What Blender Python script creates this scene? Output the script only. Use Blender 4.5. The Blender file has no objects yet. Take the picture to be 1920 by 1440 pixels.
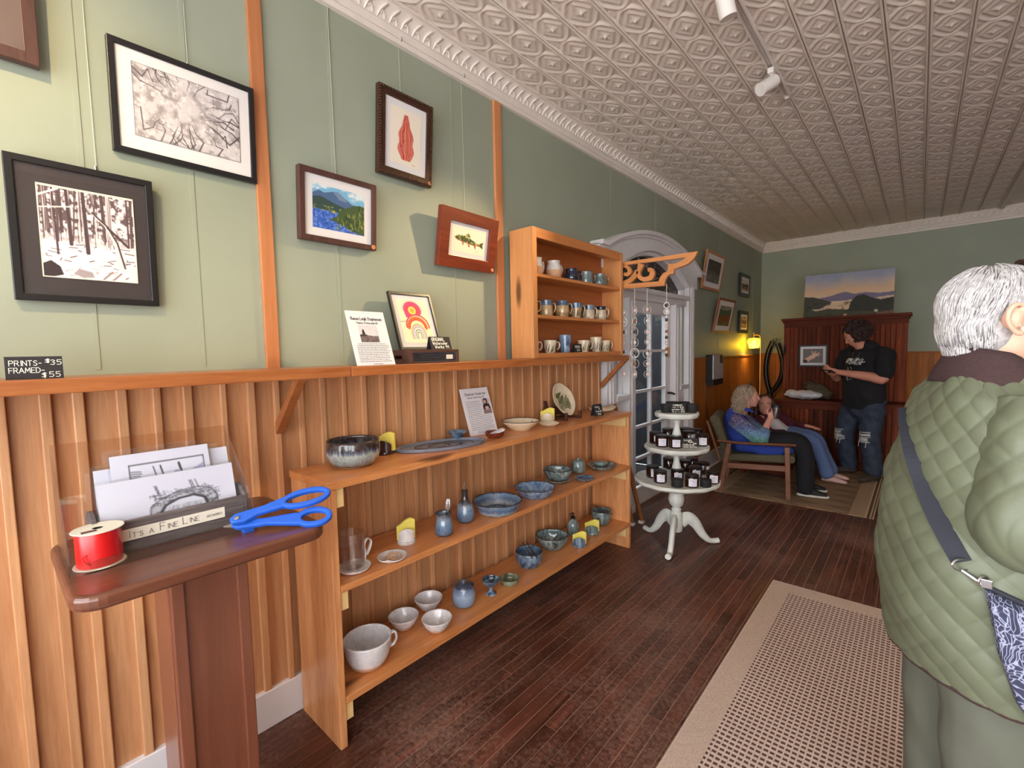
import bpy, bmesh, math, random
import numpy as np
from mathutils import Vector, Matrix
rnd = random.Random(7)
scene = bpy.context.scene
COL = scene.collection
# ------------------------------------------------------------------ camera
CAM = np.array([0.0, 0.0, 1.45])
FPX = 869.0
_yaw, _pit, _rol = math.radians(-41.35), math.radians(-4.01), math.radians(-1.147)
_f = np.array([math.sin(_yaw)*math.cos(_pit), math.cos(_yaw)*math.cos(_pit), math.sin(_pit)])
_r = np.array([math.cos(_yaw), -math.sin(_yaw), 0.0]); _u = np.cross(_r, _f)
_r2 = math.cos(_rol)*_r + math.sin(_rol)*_u; _u2 = -math.sin(_rol)*_r + math.cos(_rol)*_u
cd = bpy.data.cameras.new('camera'); cam = bpy.data.objects.new('camera', cd); COL.objects.link(cam)
cd.sensor_fit = 'HORIZONTAL'; cd.sensor_width = 36.0; cd.lens = FPX/1920*36.0; cd.clip_start = 0.02
cam.matrix_world = Matrix(((_r2[0], _u2[0], -_f[0], CAM[0]), (_r2[1], _u2[1], -_f[1], CAM[1]), (_r2[2], _u2[2], -_f[2], CAM[2]), (0, 0, 0, 1)))
scene.camera = cam
def on(px, py, ax, val):            # the point of the plane axis=val seen at a pixel of the photograph
    d = _r2*(px-960)/FPX - _u2*(py-720)/FPX + _f
    return CAM + d*((val-CAM[ax])/d[ax])
# ------------------------------------------------------------------ world, windows' daylight, exposure
w = bpy.data.worlds.new('overcast_sky'); scene.world = w; w.use_nodes = True
bg = w.node_tree.nodes['Background']; bg.inputs[0].default_value = (0.95, 0.98, 1.0, 1); bg.inputs[1].default_value = 6.8
vs = scene.view_settings
vs.view_transform = 'Standard'; vs.look = 'None'; vs.gamma = 1.0; vs.use_curve_mapping = False; vs.exposure = 0.36
def portal(loc, rot, sx, sy):
    l = bpy.data.lights.new('window_daylight', 'AREA'); l.shape = 'RECTANGLE'; l.size = sx; l.size_y = sy
    l.cycles.is_portal = True
    o = bpy.data.objects.new('window_daylight', l); COL.objects.link(o); o.location = loc; o.rotation_euler = rot
FRONT_Y = -1.35
for cx, sx in ((-0.75, 1.9), (2.35, 1.9)):
    portal((cx, FRONT_Y, 1.62), (math.radians(-90), 0, 0), sx, 2.1)
portal((0.8, FRONT_Y, 1.5), (math.radians(-90), 0, 0), 0.95, 2.3)
# ------------------------------------------------------------------ helpers
WLOC = {}
def wloc(o): return WLOC.get(o.name, (0, 0, 0)) if o is not None else (0, 0, 0)
def tag(o, label=None, cat=None, group=None, kind=None):
    if label: o['label'] = label
    if cat: o['category'] = cat
    if group: o['group'] = group
    if kind: o['kind'] = kind
    return o
def thing(name, label, cat, loc=(0, 0, 0), group=None, kind=None):
    o = bpy.data.objects.new(name, None); COL.objects.link(o); o.location = loc; o.empty_display_size = .05
    WLOC[o.name] = tuple(loc)
    return tag(o, label, cat, group, kind)
class MB:
    """collects geometry in world coordinates; build() links it as one mesh object"""
    def __init__(s, xf=None): s.v = []; s.f = []; s.xf = xf; s.m = []; s.cm = 0
    def add(s, vs_, fs, xf=None):
        n = len(s.v)
        for p in vs_:
            p = Vector(p)
            if xf is not None: p = xf @ p
            if s.xf is not None: p = s.xf @ p
            s.v.append(p[:])
        s.f += [tuple(i+n for i in f) for f in fs]; s.m += [s.cm]*len(fs)
        return s
    def box(s, x0, x1, y0, y1, z0, z1, xf=None):
        x0, x1 = min(x0, x1), max(x0, x1); y0, y1 = min(y0, y1), max(y0, y1); z0, z1 = min(z0, z1), max(z0, z1)
        return s.add([(x0,y0,z0),(x1,y0,z0),(x1,y1,z0),(x0,y1,z0),(x0,y0,z1),(x1,y0,z1),(x1,y1,z1),(x0,y1,z1)],
                     [(3,2,1,0),(4,5,6,7),(0,1,5,4),(1,2,6,5),(2,3,7,6),(3,0,4,7)], xf)
    def prism(s, poly, a, b, axis=0, xf=None):   # poly in the other two axes, extruded along axis from a to b
        n = len(poly); vs_ = []
        for t in (a, b):
            for (p, q) in poly:
                vs_.append((t, p, q) if axis == 0 else (p, t, q) if axis == 1 else (p, q, t))
        fs = [tuple(range(n)), tuple(range(2*n-1, n-1, -1))] + [(i, i+n, (i+1) % n+n, (i+1) % n) for i in range(n)]
        return s.add(vs_, fs, xf)
    def ringprism(s, outer, inner, a, b, axis=0, xf=None):   # band between two loops of equal length
        n = len(outer); vs_ = []
        for t in (a, b):
            for loop in (outer, inner):
                for (p, q) in loop:
                    vs_.append((t, p, q) if axis == 0 else (p, t, q) if axis == 1 else (p, q, t))
        fs = []
        for i in range(n):
            j = (i+1) % n
            fs += [(i, j, n+j, n+i), (2*n+i, 3*n+i, 3*n+j, 2*n+j), (i, 2*n+i, 2*n+j, j), (n+i, n+j, 3*n+j, 3*n+i)]
        return s.add(vs_, fs, xf)
    def strip(s, left, right, a, b, axis=1, xf=None):        # open band between two polylines, with thickness
        n = len(left); vs_ = []
        for t in (a, b):
            for loop in (left, right):
                for (p, q) in loop:
                    vs_.append((t, p, q) if axis == 0 else (p, t, q) if axis == 1 else (p, q, t))
        fs = []
        for i in range(n-1):
            j = i+1
            fs += [(i, j, n+j, n+i), (2*n+i, 3*n+i, 3*n+j, 2*n+j), (i, 2*n+i, 2*n+j, j), (n+i, n+j, 3*n+j, 3*n+i)]
        fs += [(0, n, 3*n, 2*n), (n-1, 3*n-1, 4*n-1, 2*n-1)]
        return s.add(vs_, fs, xf)
    def tube(s, pts, rad, seg=10, cap=True, flat=None, xf=None):
        pts = [Vector(p) for p in pts]; n = len(pts)
        rad = [rad]*n if isinstance(rad, (int, float, tuple)) else list(rad)
        vs_ = []; fs = []; up = None
        for i, p in enumerate(pts):
            d = (pts[min(i+1, n-1)]-pts[max(i-1, 0)])
            d = d.normalized() if d.length > 1e-9 else Vector((0, 0, 1))
            if up is None:
                up = Vector((0, 0, 1)) if abs(d.z) < .9 else Vector((1, 0, 0))
                if flat is not None: up = Vector(flat)
            a = d.cross(up)
            if a.length < 1e-6: a = d.orthogonal()
            a.normalize(); b = a.cross(d).normalized(); up = b
            r = rad[i]; ra, rb = (r if isinstance(r, tuple) else (r, r))
            for k in range(seg):
                t = 2*math.pi*k/seg
                vs_.append(p + a*(ra*math.cos(t)) + b*(rb*math.sin(t)))
        for i in range(n-1):
            for k in range(seg):
                k2 = (k+1) % seg
                fs.append((i*seg+k, i*seg+k2, (i+1)*seg+k2, (i+1)*seg+k))
        if cap: fs += [tuple(range(seg-1, -1, -1)), tuple((n-1)*seg+k for k in range(seg))]
        return s.add(vs_, fs, xf)
    def lathe(s, prof, c=(0, 0, 0), seg=28, rf=None, xf=None, closed=False):   # prof: (r, z); rf(theta) scales the radius
        vs_ = []; fs = []; n = len(prof)
        for (r, z) in prof:
            for k in range(seg):
                t = 2*math.pi*k/seg; q = r*(rf(t, r, z) if rf else 1)
                vs_.append((c[0]+q*math.cos(t), c[1]+q*math.sin(t), c[2]+z))
        m = n if closed else n-1
        for i in range(m):
            for k in range(seg):
                k2 = (k+1) % seg; i2 = (i+1) % n
                fs.append((i*seg+k, i*seg+k2, i2*seg+k2, i2*seg+k))
        if not closed:
            if prof[0][0] > 1e-5: fs.append(tuple(range(seg-1, -1, -1)))
            if prof[-1][0] > 1e-5: fs.append(tuple((n-1)*seg+k for k in range(seg)))
        return s.add(vs_, fs, xf)
    def sphere(s, c, r, seg=14, rings=9, xf=None):
        r = (r, r, r) if isinstance(r, (int, float)) else r
        vs_ = [(c[0], c[1], c[2]-r[2])]; fs = []
        for i in range(1, rings):
            a = -math.pi/2+math.pi*i/rings
            for k in range(seg):
                t = 2*math.pi*k/seg
                vs_.append((c[0]+r[0]*math.cos(a)*math.cos(t), c[1]+r[1]*math.cos(a)*math.sin(t), c[2]+r[2]*math.sin(a)))
        vs_.append((c[0], c[1], c[2]+r[2])); L = len(vs_)-1
        for k in range(seg):
            k2 = (k+1) % seg
            fs.append((0, 1+k2, 1+k)); fs.append((L, 1+(rings-2)*seg+k, 1+(rings-2)*seg+k2))
            for i in range(rings-2):
                fs.append((1+i*seg+k, 1+i*seg+k2, 1+(i+1)*seg+k2, 1+(i+1)*seg+k))
        return s.add(vs_, fs, xf)
    def build(s, name, mat, parent=None, smooth=False, bev=0, fixn=True, origin=None, label=None, kind=None):
        me = bpy.data.meshes.new(name)
        o0 = wloc(parent) if origin is None else origin
        me.from_pydata([(a-o0[0], b-o0[1], c-o0[2]) for a, b, c in s.v], [], s.f)
        mats = mat if isinstance(mat, (list, tuple)) else [mat]
        for m in mats: me.materials.append(m)
        if len(mats) > 1: me.polygons.foreach_set('material_index', s.m)
        if fixn:
            bm = bmesh.new(); bm.from_mesh(me); bmesh.ops.recalc_face_normals(bm, faces=bm.faces); bm.to_mesh(me); bm.free()
        if smooth:
            me.polygons.foreach_set('use_smooth', [True]*len(me.polygons))
            if smooth != 'all':
                try: me.set_sharp_from_angle(angle=math.radians(40))
                except Exception: pass
        me.update()
        o = bpy.data.objects.new(name, me); COL.objects.link(o)
        if parent is not None: o.parent = parent; WLOC[o.name] = wloc(parent)
        elif origin is not None: o.location = origin; WLOC[o.name] = tuple(origin)
        if bev:
            b = o.modifiers.new('edge', 'BEVEL'); b.width = bev; b.segments = 2; b.limit_method = 'ANGLE'; b.angle_limit = math.radians(40)
        if label: o['label'] = label
        if kind: o['kind'] = kind
        return o
def part(name, mat, parent, *boxes, bev=0, label=None):
    m = MB()
    for b in boxes: m.box(*b)
    return m.build(name, mat, parent, bev=bev, label=label)
def inst(name, me, parent, loc, scale=(1, 1, 1), rotz=0):   # shares mesh data; loc is in world coordinates
    o = bpy.data.objects.new(name, me); COL.objects.link(o)
    o0 = wloc(parent); o.parent = parent
    o.location = (loc[0]-o0[0], loc[1]-o0[1], loc[2]-o0[2]); o.scale = scale
    if rotz: o.rotation_euler = (0, 0, rotz)
    WLOC[o.name] = tuple(loc)
    return o
def lerp(a, b, t): return a+(b-a)*t
def spline(pts, n=8):                     # Catmull-Rom through the points
    P = [np.array(p, float) for p in pts]; P = [2*P[0]-P[1]]+P+[2*P[-1]-P[-2]]; out = []
    for i in range(1, len(P)-2):
        for k in range(n):
            t = k/n; a, b, c, d = P[i-1:i+3]
            out.append(.5*((2*b)+(c-a)*t+(2*a-5*b+4*c-d)*t*t+(3*b-a-3*c+d)*t**3))
    out.append(P[-2]); return [tuple(p) for p in out]
# ------------------------------------------------------------------ materials
def lin(c):
    c = tuple(v/255 for v in c) if max(c) > 1.0 else c
    return tuple((v/12.92 if v <= .04045 else ((v+.055)/1.055)**2.4) for v in c)
def newmat(name):
    m = bpy.data.materials.new(name); m.use_nodes = True
    nt = m.node_tree; return m, nt, nt.nodes['Principled BSDF']
def N(nt, t, **kw):
    n = nt.nodes.new(t)
    for k, v in kw.items(): setattr(n, k, v)
    return n
def ramp(nt, fac, stops):
    r = N(nt, 'ShaderNodeValToRGB'); els = r.color_ramp.elements
    while len(els) > 1: els.remove(els[-1])
    els[0].position = stops[0][0]; els[0].color = (*stops[0][1], 1)
    for p, c in stops[1:]:
        e = els.new(p); e.color = (*c, 1)
    nt.links.new(fac, r.inputs[0]); return r.outputs[0]
def coords(nt, scale=(1, 1, 1), rand=False):
    tc = N(nt, 'ShaderNodeTexCoord'); mp = N(nt, 'ShaderNodeMapping'); mp.inputs['Scale'].default_value = scale
    nt.links.new(tc.outputs['Object'], mp.inputs['Vector'])
    if rand:
        oi = N(nt, 'ShaderNodeObjectInfo'); ml = N(nt, 'ShaderNodeVectorMath', operation='SCALE')
        cx = N(nt, 'ShaderNodeCombineXYZ')
        for i in range(3): nt.links.new(oi.outputs['Random'], cx.inputs[i])
        nt.links.new(cx.outputs[0], ml.inputs[0]); ml.inputs['Scale'].default_value = 37.0
        nt.links.new(ml.outputs[0], mp.inputs['Location'])
    return mp.outputs[0]
def noise(nt, vec, scale, detail=3, rough=.55, dist=0):
    n = N(nt, 'ShaderNodeTexNoise'); n.inputs['Scale'].default_value = scale; n.inputs['Detail'].default_value = detail
    n.inputs['Roughness'].default_value = rough; n.inputs['Distortion'].default_value = dist
    nt.links.new(vec, n.inputs['Vector']); return n.outputs['Fac']
def bump(nt, bs, h, strength=.2, dist=.002):
    b = N(nt, 'ShaderNodeBump'); b.inputs['Strength'].default_value = strength; b.inputs['Distance'].default_value = dist
    nt.links.new(h, b.inputs['Height']); nt.links.new(b.outputs[0], bs.inputs['Normal'])
def mixc(nt, fac, a, b, mode='MIX'):
    m = N(nt, 'ShaderNodeMix', data_type='RGBA', blend_type=mode)
    for s_, v in ((0, fac), (6, a), (7, b)):
        if hasattr(v, 'is_linked') or hasattr(v, 'links'): nt.links.new(v, m.inputs[s_])
        else: m.inputs[s_].default_value = v if isinstance(v, (int, float)) else (*v, 1)
    return m.outputs[2]
def plain(name, c, rough=.5, metal=0, spec=.5, var=.0, vscale=30, bmp=0, bscale=200, coat=0):
    m, nt, bs = newmat(name); c = lin(c)
    bs.inputs['Roughness'].default_value = rough; bs.inputs['Metallic'].default_value = metal
    bs.inputs['Specular IOR Level'].default_value = spec; bs.inputs['Coat Weight'].default_value = coat
    v = coords(nt)
    if var:
        f = noise(nt, v, vscale, 4)
        nt.links.new(ramp(nt, f, [(.3, tuple(x*(1-var) for x in c)), (.7, tuple(min(1, x*(1+var)) for x in c))]), bs.inputs['Base Color'])
    else: bs.inputs['Base Color'].default_value = (*c, 1)
    if bmp: bump(nt, bs, noise(nt, v, bscale, 3), bmp)
    return m
def wood(name, dark, light, axis='z', scale=1.0, rough=.42, rand=True, knots=.0, contrast=1, coat=.0, vary=.25, spec=.5):
    m, nt, bs = newmat(name); d, l = lin(dark), lin(light)
    st = {'x': (.9, 14, 14), 'y': (14, .9, 14), 'z': (14, 14, .9)}[axis]
    v = coords(nt, tuple(s*scale for s in st), rand)
    g = noise(nt, v, 1.0, 4, .6, 1.2); fine = noise(nt, v, 7.0, 3, .7)
    c = ramp(nt, g, [(.30, d), (.5, tuple((a+b)/2 for a, b in zip(d, l))), (.68, l)])
    c = mixc(nt, .28*contrast, c, ramp(nt, fine, [(.3, d), (.7, l)]))
    if rand:
        oi = N(nt, 'ShaderNodeObjectInfo')
        hv = N(nt, 'ShaderNodeHueSaturation')
        mr = N(nt, 'ShaderNodeMapRange'); mr.inputs[3].default_value = 1-vary; mr.inputs[4].default_value = 1+vary*.6
        nt.links.new(oi.outputs['Random'], mr.inputs[0]); nt.links.new(mr.outputs[0], hv.inputs['Value'])
        nt.links.new(c, hv.inputs['Color']); c = hv.outputs[0]
    if knots:
        kv = coords(nt, {'x': (1.2, 5, 5), 'y': (5, 1.2, 5), 'z': (5, 5, 1.2)}[axis], rand)
        vo = N(nt, 'ShaderNodeTexVoronoi'); vo.inputs['Scale'].default_value = 1.0; nt.links.new(kv, vo.inputs['Vector'])
        k = ramp(nt, vo.outputs['Distance'], [(knots, (1, 1, 1)), (knots+.06, (0, 0, 0))])
        c = mixc(nt, k, c, tuple(x*.3 for x in d))
    nt.links.new(c, bs.inputs['Base Color']); bs.inputs['Roughness'].default_value = rough
    bs.inputs['Coat Weight'].default_value = coat; bs.inputs['Coat Roughness'].default_value = .2
    bs.inputs['Specular IOR Level'].default_value = spec
    bump(nt, bs, fine, .12, .001)
    return m
def glaze(name, cols, scale=18, stretch=.35, rough=.16, foot=None, metal=0):
    """pottery glaze: colours run into one another, stretched downwards"""
    m, nt, bs = newmat(name)
    v = coords(nt, (1, 1, stretch), True); f = noise(nt, v, scale, 4, .6, 1.5)
    n = len(cols)
    c = ramp(nt, f, [(.28+.44*i/(n-1), lin(k)) for i, k in enumerate(cols)])
    sp = noise(nt, coords(nt), 220, 2); c = mixc(nt, ramp(nt, sp, [(.56, (0, 0, 0)), (.7, (.35, .35, .35))]), c, lin(cols[0]))
    nt.links.new(c, bs.inputs['Base Color'])
    bs.inputs['Roughness'].default_value = rough; bs.inputs['Coat Weight'].default_value = .6; bs.inputs['Coat Roughness'].default_value = .03
    return m
def glaze_z(name, h, stops, amp=.35, scale=60, rough=.2, mot=None):
    """poured glaze: colours by height on the pot, with runs of uneven length"""
    m, nt, bs = newmat(name); v = coords(nt, (1, 1, .12), False); f = noise(nt, v, scale, 3, .6, .4)
    tc = N(nt, 'ShaderNodeTexCoord'); sx = N(nt, 'ShaderNodeSeparateXYZ'); nt.links.new(tc.outputs['Object'], sx.inputs[0])
    d = N(nt, 'ShaderNodeMath', operation='DIVIDE'); d.inputs[1].default_value = h; nt.links.new(sx.outputs[2], d.inputs[0])
    k = N(nt, 'ShaderNodeMath', operation='MULTIPLY_ADD'); k.inputs[1].default_value = amp*2; nt.links.new(f, k.inputs[0]); nt.links.new(d.outputs[0], k.inputs[2])
    s2 = N(nt, 'ShaderNodeMath', operation='SUBTRACT'); s2.inputs[1].default_value = amp; nt.links.new(k.outputs[0], s2.inputs[0])
    c = ramp(nt, s2.outputs[0], [(p, lin(q)) for p, q in stops])
    mt = noise(nt, coords(nt), 45, 3, .6, 1.0); c = mixc(nt, ramp(nt, mt, [(.45, (0, 0, 0)), (.7, (.45, .45, .45))]), c, lin(mot or stops[1][1]))
    nt.links.new(c, bs.inputs['Base Color']); bs.inputs['Roughness'].default_value = rough; bs.inputs['Coat Weight'].default_value = .8; bs.inputs['Coat Roughness'].default_value = .03
    return m
def glassmat(name, c=(1, 1, 1), rough=.02, alpha=.12, spec=.5):
    """thin clear sheet: mostly see-through, with a reflection"""
    m, nt, bs = newmat(name)
    out = nt.nodes['Material Output']; tr = N(nt, 'ShaderNodeBsdfTransparent'); gl = N(nt, 'ShaderNodeBsdfGlossy')
    tr.inputs[0].default_value = (*c, 1); gl.inputs['Roughness'].default_value = rough
    lw = N(nt, 'ShaderNodeLayerWeight'); lw.inputs[0].default_value = .5; pw = N(nt, 'ShaderNodeMath', operation='POWER'); pw.inputs[1].default_value = 4.0
    nt.links.new(lw.outputs['Facing'], pw.inputs[0])
    mr = N(nt, 'ShaderNodeMapRange'); mr.inputs[3].default_value = alpha*.3; mr.inputs[4].default_value = .75
    nt.links.new(pw.outputs[0], mr.inputs[0]); mx = N(nt, 'ShaderNodeMixShader')
    nt.links.new(mr.outputs[0], mx.inputs[0]); nt.links.new(tr.outputs[0], mx.inputs[1]); nt.links.new(gl.outputs[0], mx.inputs[2])
    nt.links.new(mx.outputs[0], out.inputs[0]); nt.nodes.remove(bs)
    return m
def emis(name, c, s, base=None):
    m, nt, bs = newmat(name); bs.inputs['Base Color'].default_value = (*lin(base or c), 1)
    bs.inputs['Emission Color'].default_value = (*lin(c), 1); bs.inputs['Emission Strength'].default_value = s; return m
PIC = None
def picmat(rough=.5, coat=.0, name='painted_sheet'):
    m, nt, bs = newmat(name); a = N(nt, 'ShaderNodeAttribute', attribute_name='Col')
    nt.links.new(a.outputs['Color'], bs.inputs['Base Color']); bs.inputs['Roughness'].default_value = rough
    bs.inputs['Coat Weight'].default_value = coat; bs.inputs['Coat Roughness'].default_value = .03; return m
PIC = picmat(.65); PICG = picmat(.5, 1.0, 'print_behind_glass')
# materials of the room
M = {}
def paint_wall():
    m, nt, bs = newmat('sage_green_paint'); v = coords(nt)
    f = noise(nt, v, 1.4, 4); f2 = noise(nt, v, 60, 3)
    c = ramp(nt, f, [(.3, lin((146, 152, 133))), (.7, lin((157, 163, 145)))])
    nt.links.new(c, bs.inputs['Base Color']); bs.inputs['Roughness'].default_value = .55
    bump(nt, bs, f2, .12, .002); return m
M['sage'] = paint_wall()
M['tin'] = plain('cream_painted_tin', (226, 212, 200), .42, var=.06, vscale=3, bmp=.05, bscale=90)
M['crown'] = plain('cream_painted_moulding', (228, 216, 206), .45, var=.05, vscale=8)
M['white'] = plain('white_paint', (226, 221, 222), .4, var=.03, vscale=6)
M['offwhite'] = plain('off_white_paint', (205, 198, 196), .5, var=.03)
M['pine'] = wood('wainscot_wood', (176, 116, 74), (216, 162, 116), 'z', 1.0, .42, contrast=1.5, vary=.16, knots=.03)
M['pine2'] = wood('wainscot_batten_wood', (182, 122, 78), (220, 168, 122), 'z', 1.0, .42, contrast=1.4, vary=.14)
M['bead'] = wood('beadboard_wood', (150, 80, 30), (196, 118, 52), 'z', 1.2, .55, vary=.2, spec=.2)
M['trim'] = wood('trim_wood', (186, 112, 66), (210, 140, 92), 'z', 1.0, .45)
M['ledge'] = wood('ledge_wood', (152, 80, 38), (200, 126, 72), 'y', 1.2, .34, coat=.2, contrast=1.6)
M['shelf'] = wood('shelf_pine', (180, 104, 54), (226, 156, 96), 'y', .9, .35, knots=.09, coat=.15, vary=.1, contrast=1.7)
M['shelfz'] = wood('shelf_side_pine', (178, 106, 58), (230, 168, 114), 'z', 1.1, .36, knots=.10, coat=.15, vary=.08, contrast=1.8)
M['cleat'] = wood('pale_cleat_wood', (226, 182, 116), (240, 206, 148), 'x', 1.0, .5, vary=.08)
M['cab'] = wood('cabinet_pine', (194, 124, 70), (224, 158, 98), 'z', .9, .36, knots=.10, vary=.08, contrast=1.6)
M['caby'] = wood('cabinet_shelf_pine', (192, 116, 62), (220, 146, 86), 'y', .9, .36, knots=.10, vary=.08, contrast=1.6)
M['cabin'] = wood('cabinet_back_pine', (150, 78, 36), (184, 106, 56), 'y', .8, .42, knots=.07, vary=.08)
M['floor'] = None
M['walnut'] = wood('dark_stand_wood', (76, 40, 28), (122, 72, 50), 'y', 1.2, .3, coat=.3, vary=.05)
M['mahog'] = wood('red_stand_wood', (108, 60, 42), (134, 80, 58), 'z', .9, .34, coat=.25, vary=.08)
M['hutch'] = wood('red_brown_cabinet_wood', (70, 28, 14), (138, 64, 34), 'z', 1.3, .6, vary=.6, knots=.05, spec=.15)
M['hutchx'] = wood('red_brown_cabinet_rail', (74, 28, 14), (114, 50, 26), 'x', 1.3, .6, vary=.15, spec=.15)
M['teak'] = wood('armchair_wood', (104, 62, 40), (146, 92, 62), 'x', 1.5, .42, vary=.1)
M['black'] = plain('black_paint', (24, 22, 24), .35)
M['blackm'] = plain('matte_black', (30, 29, 31), .7)
M['chalk'] = plain('chalkboard', (38, 34, 36), .75, var=.1, vscale=40)
M['chalkline'] = plain('white_chalk_marker', (238, 234, 220), .8)
M['ink'] = plain('dark_ink', (52, 48, 52), .8)
M['inkg'] = plain('grey_ink', (104, 96, 110), .8)
M['mat'] = plain('white_mat_board', (226, 220, 218), .8)
M['paper'] = plain('white_paper', (224, 226, 240), .75)
M['card'] = plain('white_card', (230, 224, 226), .7)
M['kraft'] = plain('cream_paper', (226, 216, 200), .75)
M['steel'] = plain('bright_steel', (200, 200, 204), .25, 1)
M['brass'] = plain('brass', (196, 150, 80), .28, 1)
M['wire'] = plain('hanging_cord', (196, 196, 172), .5)
M['walnutframe'] = wood('dark_walnut_frame', (64, 38, 34), (92, 58, 52), 'z', 2, .4, vary=.1)
M['redframe'] = wood('reddish_frame', (96, 34, 18), (134, 56, 30), 'y', 2, .35, vary=.05, coat=.2)
M['oakframe'] = wood('light_oak_frame', (170, 104, 60), (202, 140, 92), 'z', 2, .42, vary=.05)
M['brownframe'] = wood('brown_wood_frame', (120, 62, 40), (158, 92, 62), 'z', 2, .42, vary=.05)
M['glass'] = glassmat('clear_glass'); M['pane'] = glassmat('door_pane_glass', (.82, .86, .88), .03, .2)
M['acrylic'] = glassmat('clear_acrylic', (.97, .96, .96), .06, .45)
M['blueplastic'] = plain('blue_plastic', (36, 92, 196), .38)
M['red'] = plain('red_satin_ribbon', (214, 26, 28), .28, spec=.7)
M['yellow'] = plain('yellow_sponge', (228, 208, 96), .9, var=.08, vscale=120, bmp=.4, bscale=250)
M['skin'] = plain('skin', (222, 166, 138), .5, var=.05, vscale=25)
M['cream'] = plain('cream_ceramic', (224, 206, 176), .25, var=.06, vscale=40, coat=.3)
M['speck'] = glaze('white_speckled_glaze', [(196, 190, 192), (216, 210, 210), (226, 220, 216)], 30, 1, .22)
M['clay'] = plain('bare_clay', (206, 158, 120), .7)
M['bluegl'] = glaze('blue_glaze', [(40, 44, 52), (72, 92, 116), (108, 130, 152), (152, 164, 170)], 22, .4)
M['blued'] = glaze('dark_blue_glaze', [(36, 34, 38), (60, 78, 98), (112, 134, 156), (172, 178, 180)], 26, .6)
M['bluelt'] = glaze('light_blue_glaze', [(56, 66, 84), (92, 118, 150), (136, 158, 182), (160, 172, 184)], 24, .5)
M['teal'] = glaze('grey_green_glaze', [(50, 54, 54), (92, 108, 108), (128, 146, 146), (172, 180, 174)], 24, .5)
M['darkgl'] = glaze('dark_brown_glaze', [(28, 20, 24), (54, 34, 38), (78, 52, 50)], 26, .5)
M['drip'] = glaze_z('dripping_dark_and_blue_glaze', .105, [(.0, (124, 92, 66)), (.14, (110, 112, 106)), (.30, (140, 158, 160)), (.52, (168, 178, 172)), (.62, (92, 98, 118)), (.74, (40, 32, 40)), (1.0, (62, 42, 38))], .26, 75)
M['spiralgl'] = plain('grey_blue_swirl_glaze', (112, 116, 132), .38, var=.22, vscale=30)
M['navygl'] = glaze('navy_glaze', [(16, 20, 32), (34, 44, 66), (70, 76, 90)], 24, .6)
# ================================================================== STRUCTURE
XW, YB, ZC, XR = -1.90, 8.12, 3.045, 3.4      # left wall, back wall, ceiling, right wall
def struct(o, label=None): o['kind'] = 'structure'; return o
# ---- floor: strip boards
def floormat():
    m, nt, bs = newmat('dark_stained_oak_floor')
    v = coords(nt, (16, 1.1, 16), True); g = noise(nt, v, 1.3, 5, .65, 1.8)
    c = ramp(nt, g, [(.3, lin((50, 27, 20))), (.5, lin((82, 44, 32))), (.7, lin((112, 64, 48)))])
    oi = N(nt, 'ShaderNodeObjectInfo'); hv = N(nt, 'ShaderNodeHueSaturation'); mr = N(nt, 'ShaderNodeMapRange')
    mr.inputs[3].default_value = .62; mr.inputs[4].default_value = 1.4
    nt.links.new(oi.outputs['Random'], mr.inputs[0]); nt.links.new(mr.outputs[0], hv.inputs['Value']); nt.links.new(c, hv.inputs['Color']); c = hv.outputs[0]
    # scuffs and dust laid over the boards, in room coordinates
    gp = N(nt, 'ShaderNodeNewGeometry'); sc = noise(nt, gp.outputs['Position'], 1.6, 5, .7)
    du = noise(nt, gp.outputs['Position'], 55, 4, .75)
    wv = N(nt, 'ShaderNodeMath', operation='MULTIPLY'); nt.links.new(sc, wv.inputs[0]); nt.links.new(du, wv.inputs[1])
    c = mixc(nt, ramp(nt, wv.outputs[0], [(.22, (0, 0, 0)), (.40, (.55, .55, .55))]), c, lin((156, 122, 106)))
    nt.links.new(c, bs.inputs['Base Color'])
    nt.links.new(ramp(nt, sc, [(.3, (.3, .3, .3)), (.7, (.5, .5, .5))]), bs.inputs['Roughness']); bump(nt, bs, g, .15, .001); return m
M['floor'] = floormat()
M['gap'] = plain('dusty_board_gap', (176, 138, 112), .9)
fl = MB().box(XW-.1, XR, FRONT_Y-.1, YB+.1, -.12, -.0012).build('floor', M['gap']); struct(fl)
PWD = .0570
lens_ = [.55, .75, .95, 1.15, 1.4]
pm = {}
for L in lens_:
    b = MB().box(-PWD/2+.0012, PWD/2-.0012, .0012, L-.0012, -.015, 0); o = b.build('plank', M['floor'], None); pm[L] = o.data; bpy.data.objects.remove(o)
planks = []
x = XW+.02
while x < XR:
    y = FRONT_Y-rnd.random()
    while y < YB:
        L = rnd.choice(lens_)
        if y+L > FRONT_Y-.05 and y < YB: planks.append((x, y, L))
        y += L
    x += PWD
def size_seen(p):
    c = np.array([p[0], p[1]+p[2]/2, 0])-CAM; d = c@_f
    if d < .6: return 0
    u, v_ = c@_r2/d*FPX, -(c@_u2)/d*FPX
    return 0 if abs(u) > 1000 or abs(v_) > 760 else 1/d**2
planks.sort(key=lambda p: -size_seen(p))
for i, (x, y, L) in enumerate(planks[:300]):
    L2 = L if y+L <= YB else L
    inst('plank', pm[L], fl, (x, y, 0))
mb = MB()
for (x, y, L) in planks[300:]: mb.box(x-PWD/2+.0007, x+PWD/2-.0007, max(y, FRONT_Y-.05), min(y+L, YB), -.015, 0)
mb.build('plank', M['floor'], fl, kind='stuff')
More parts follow.
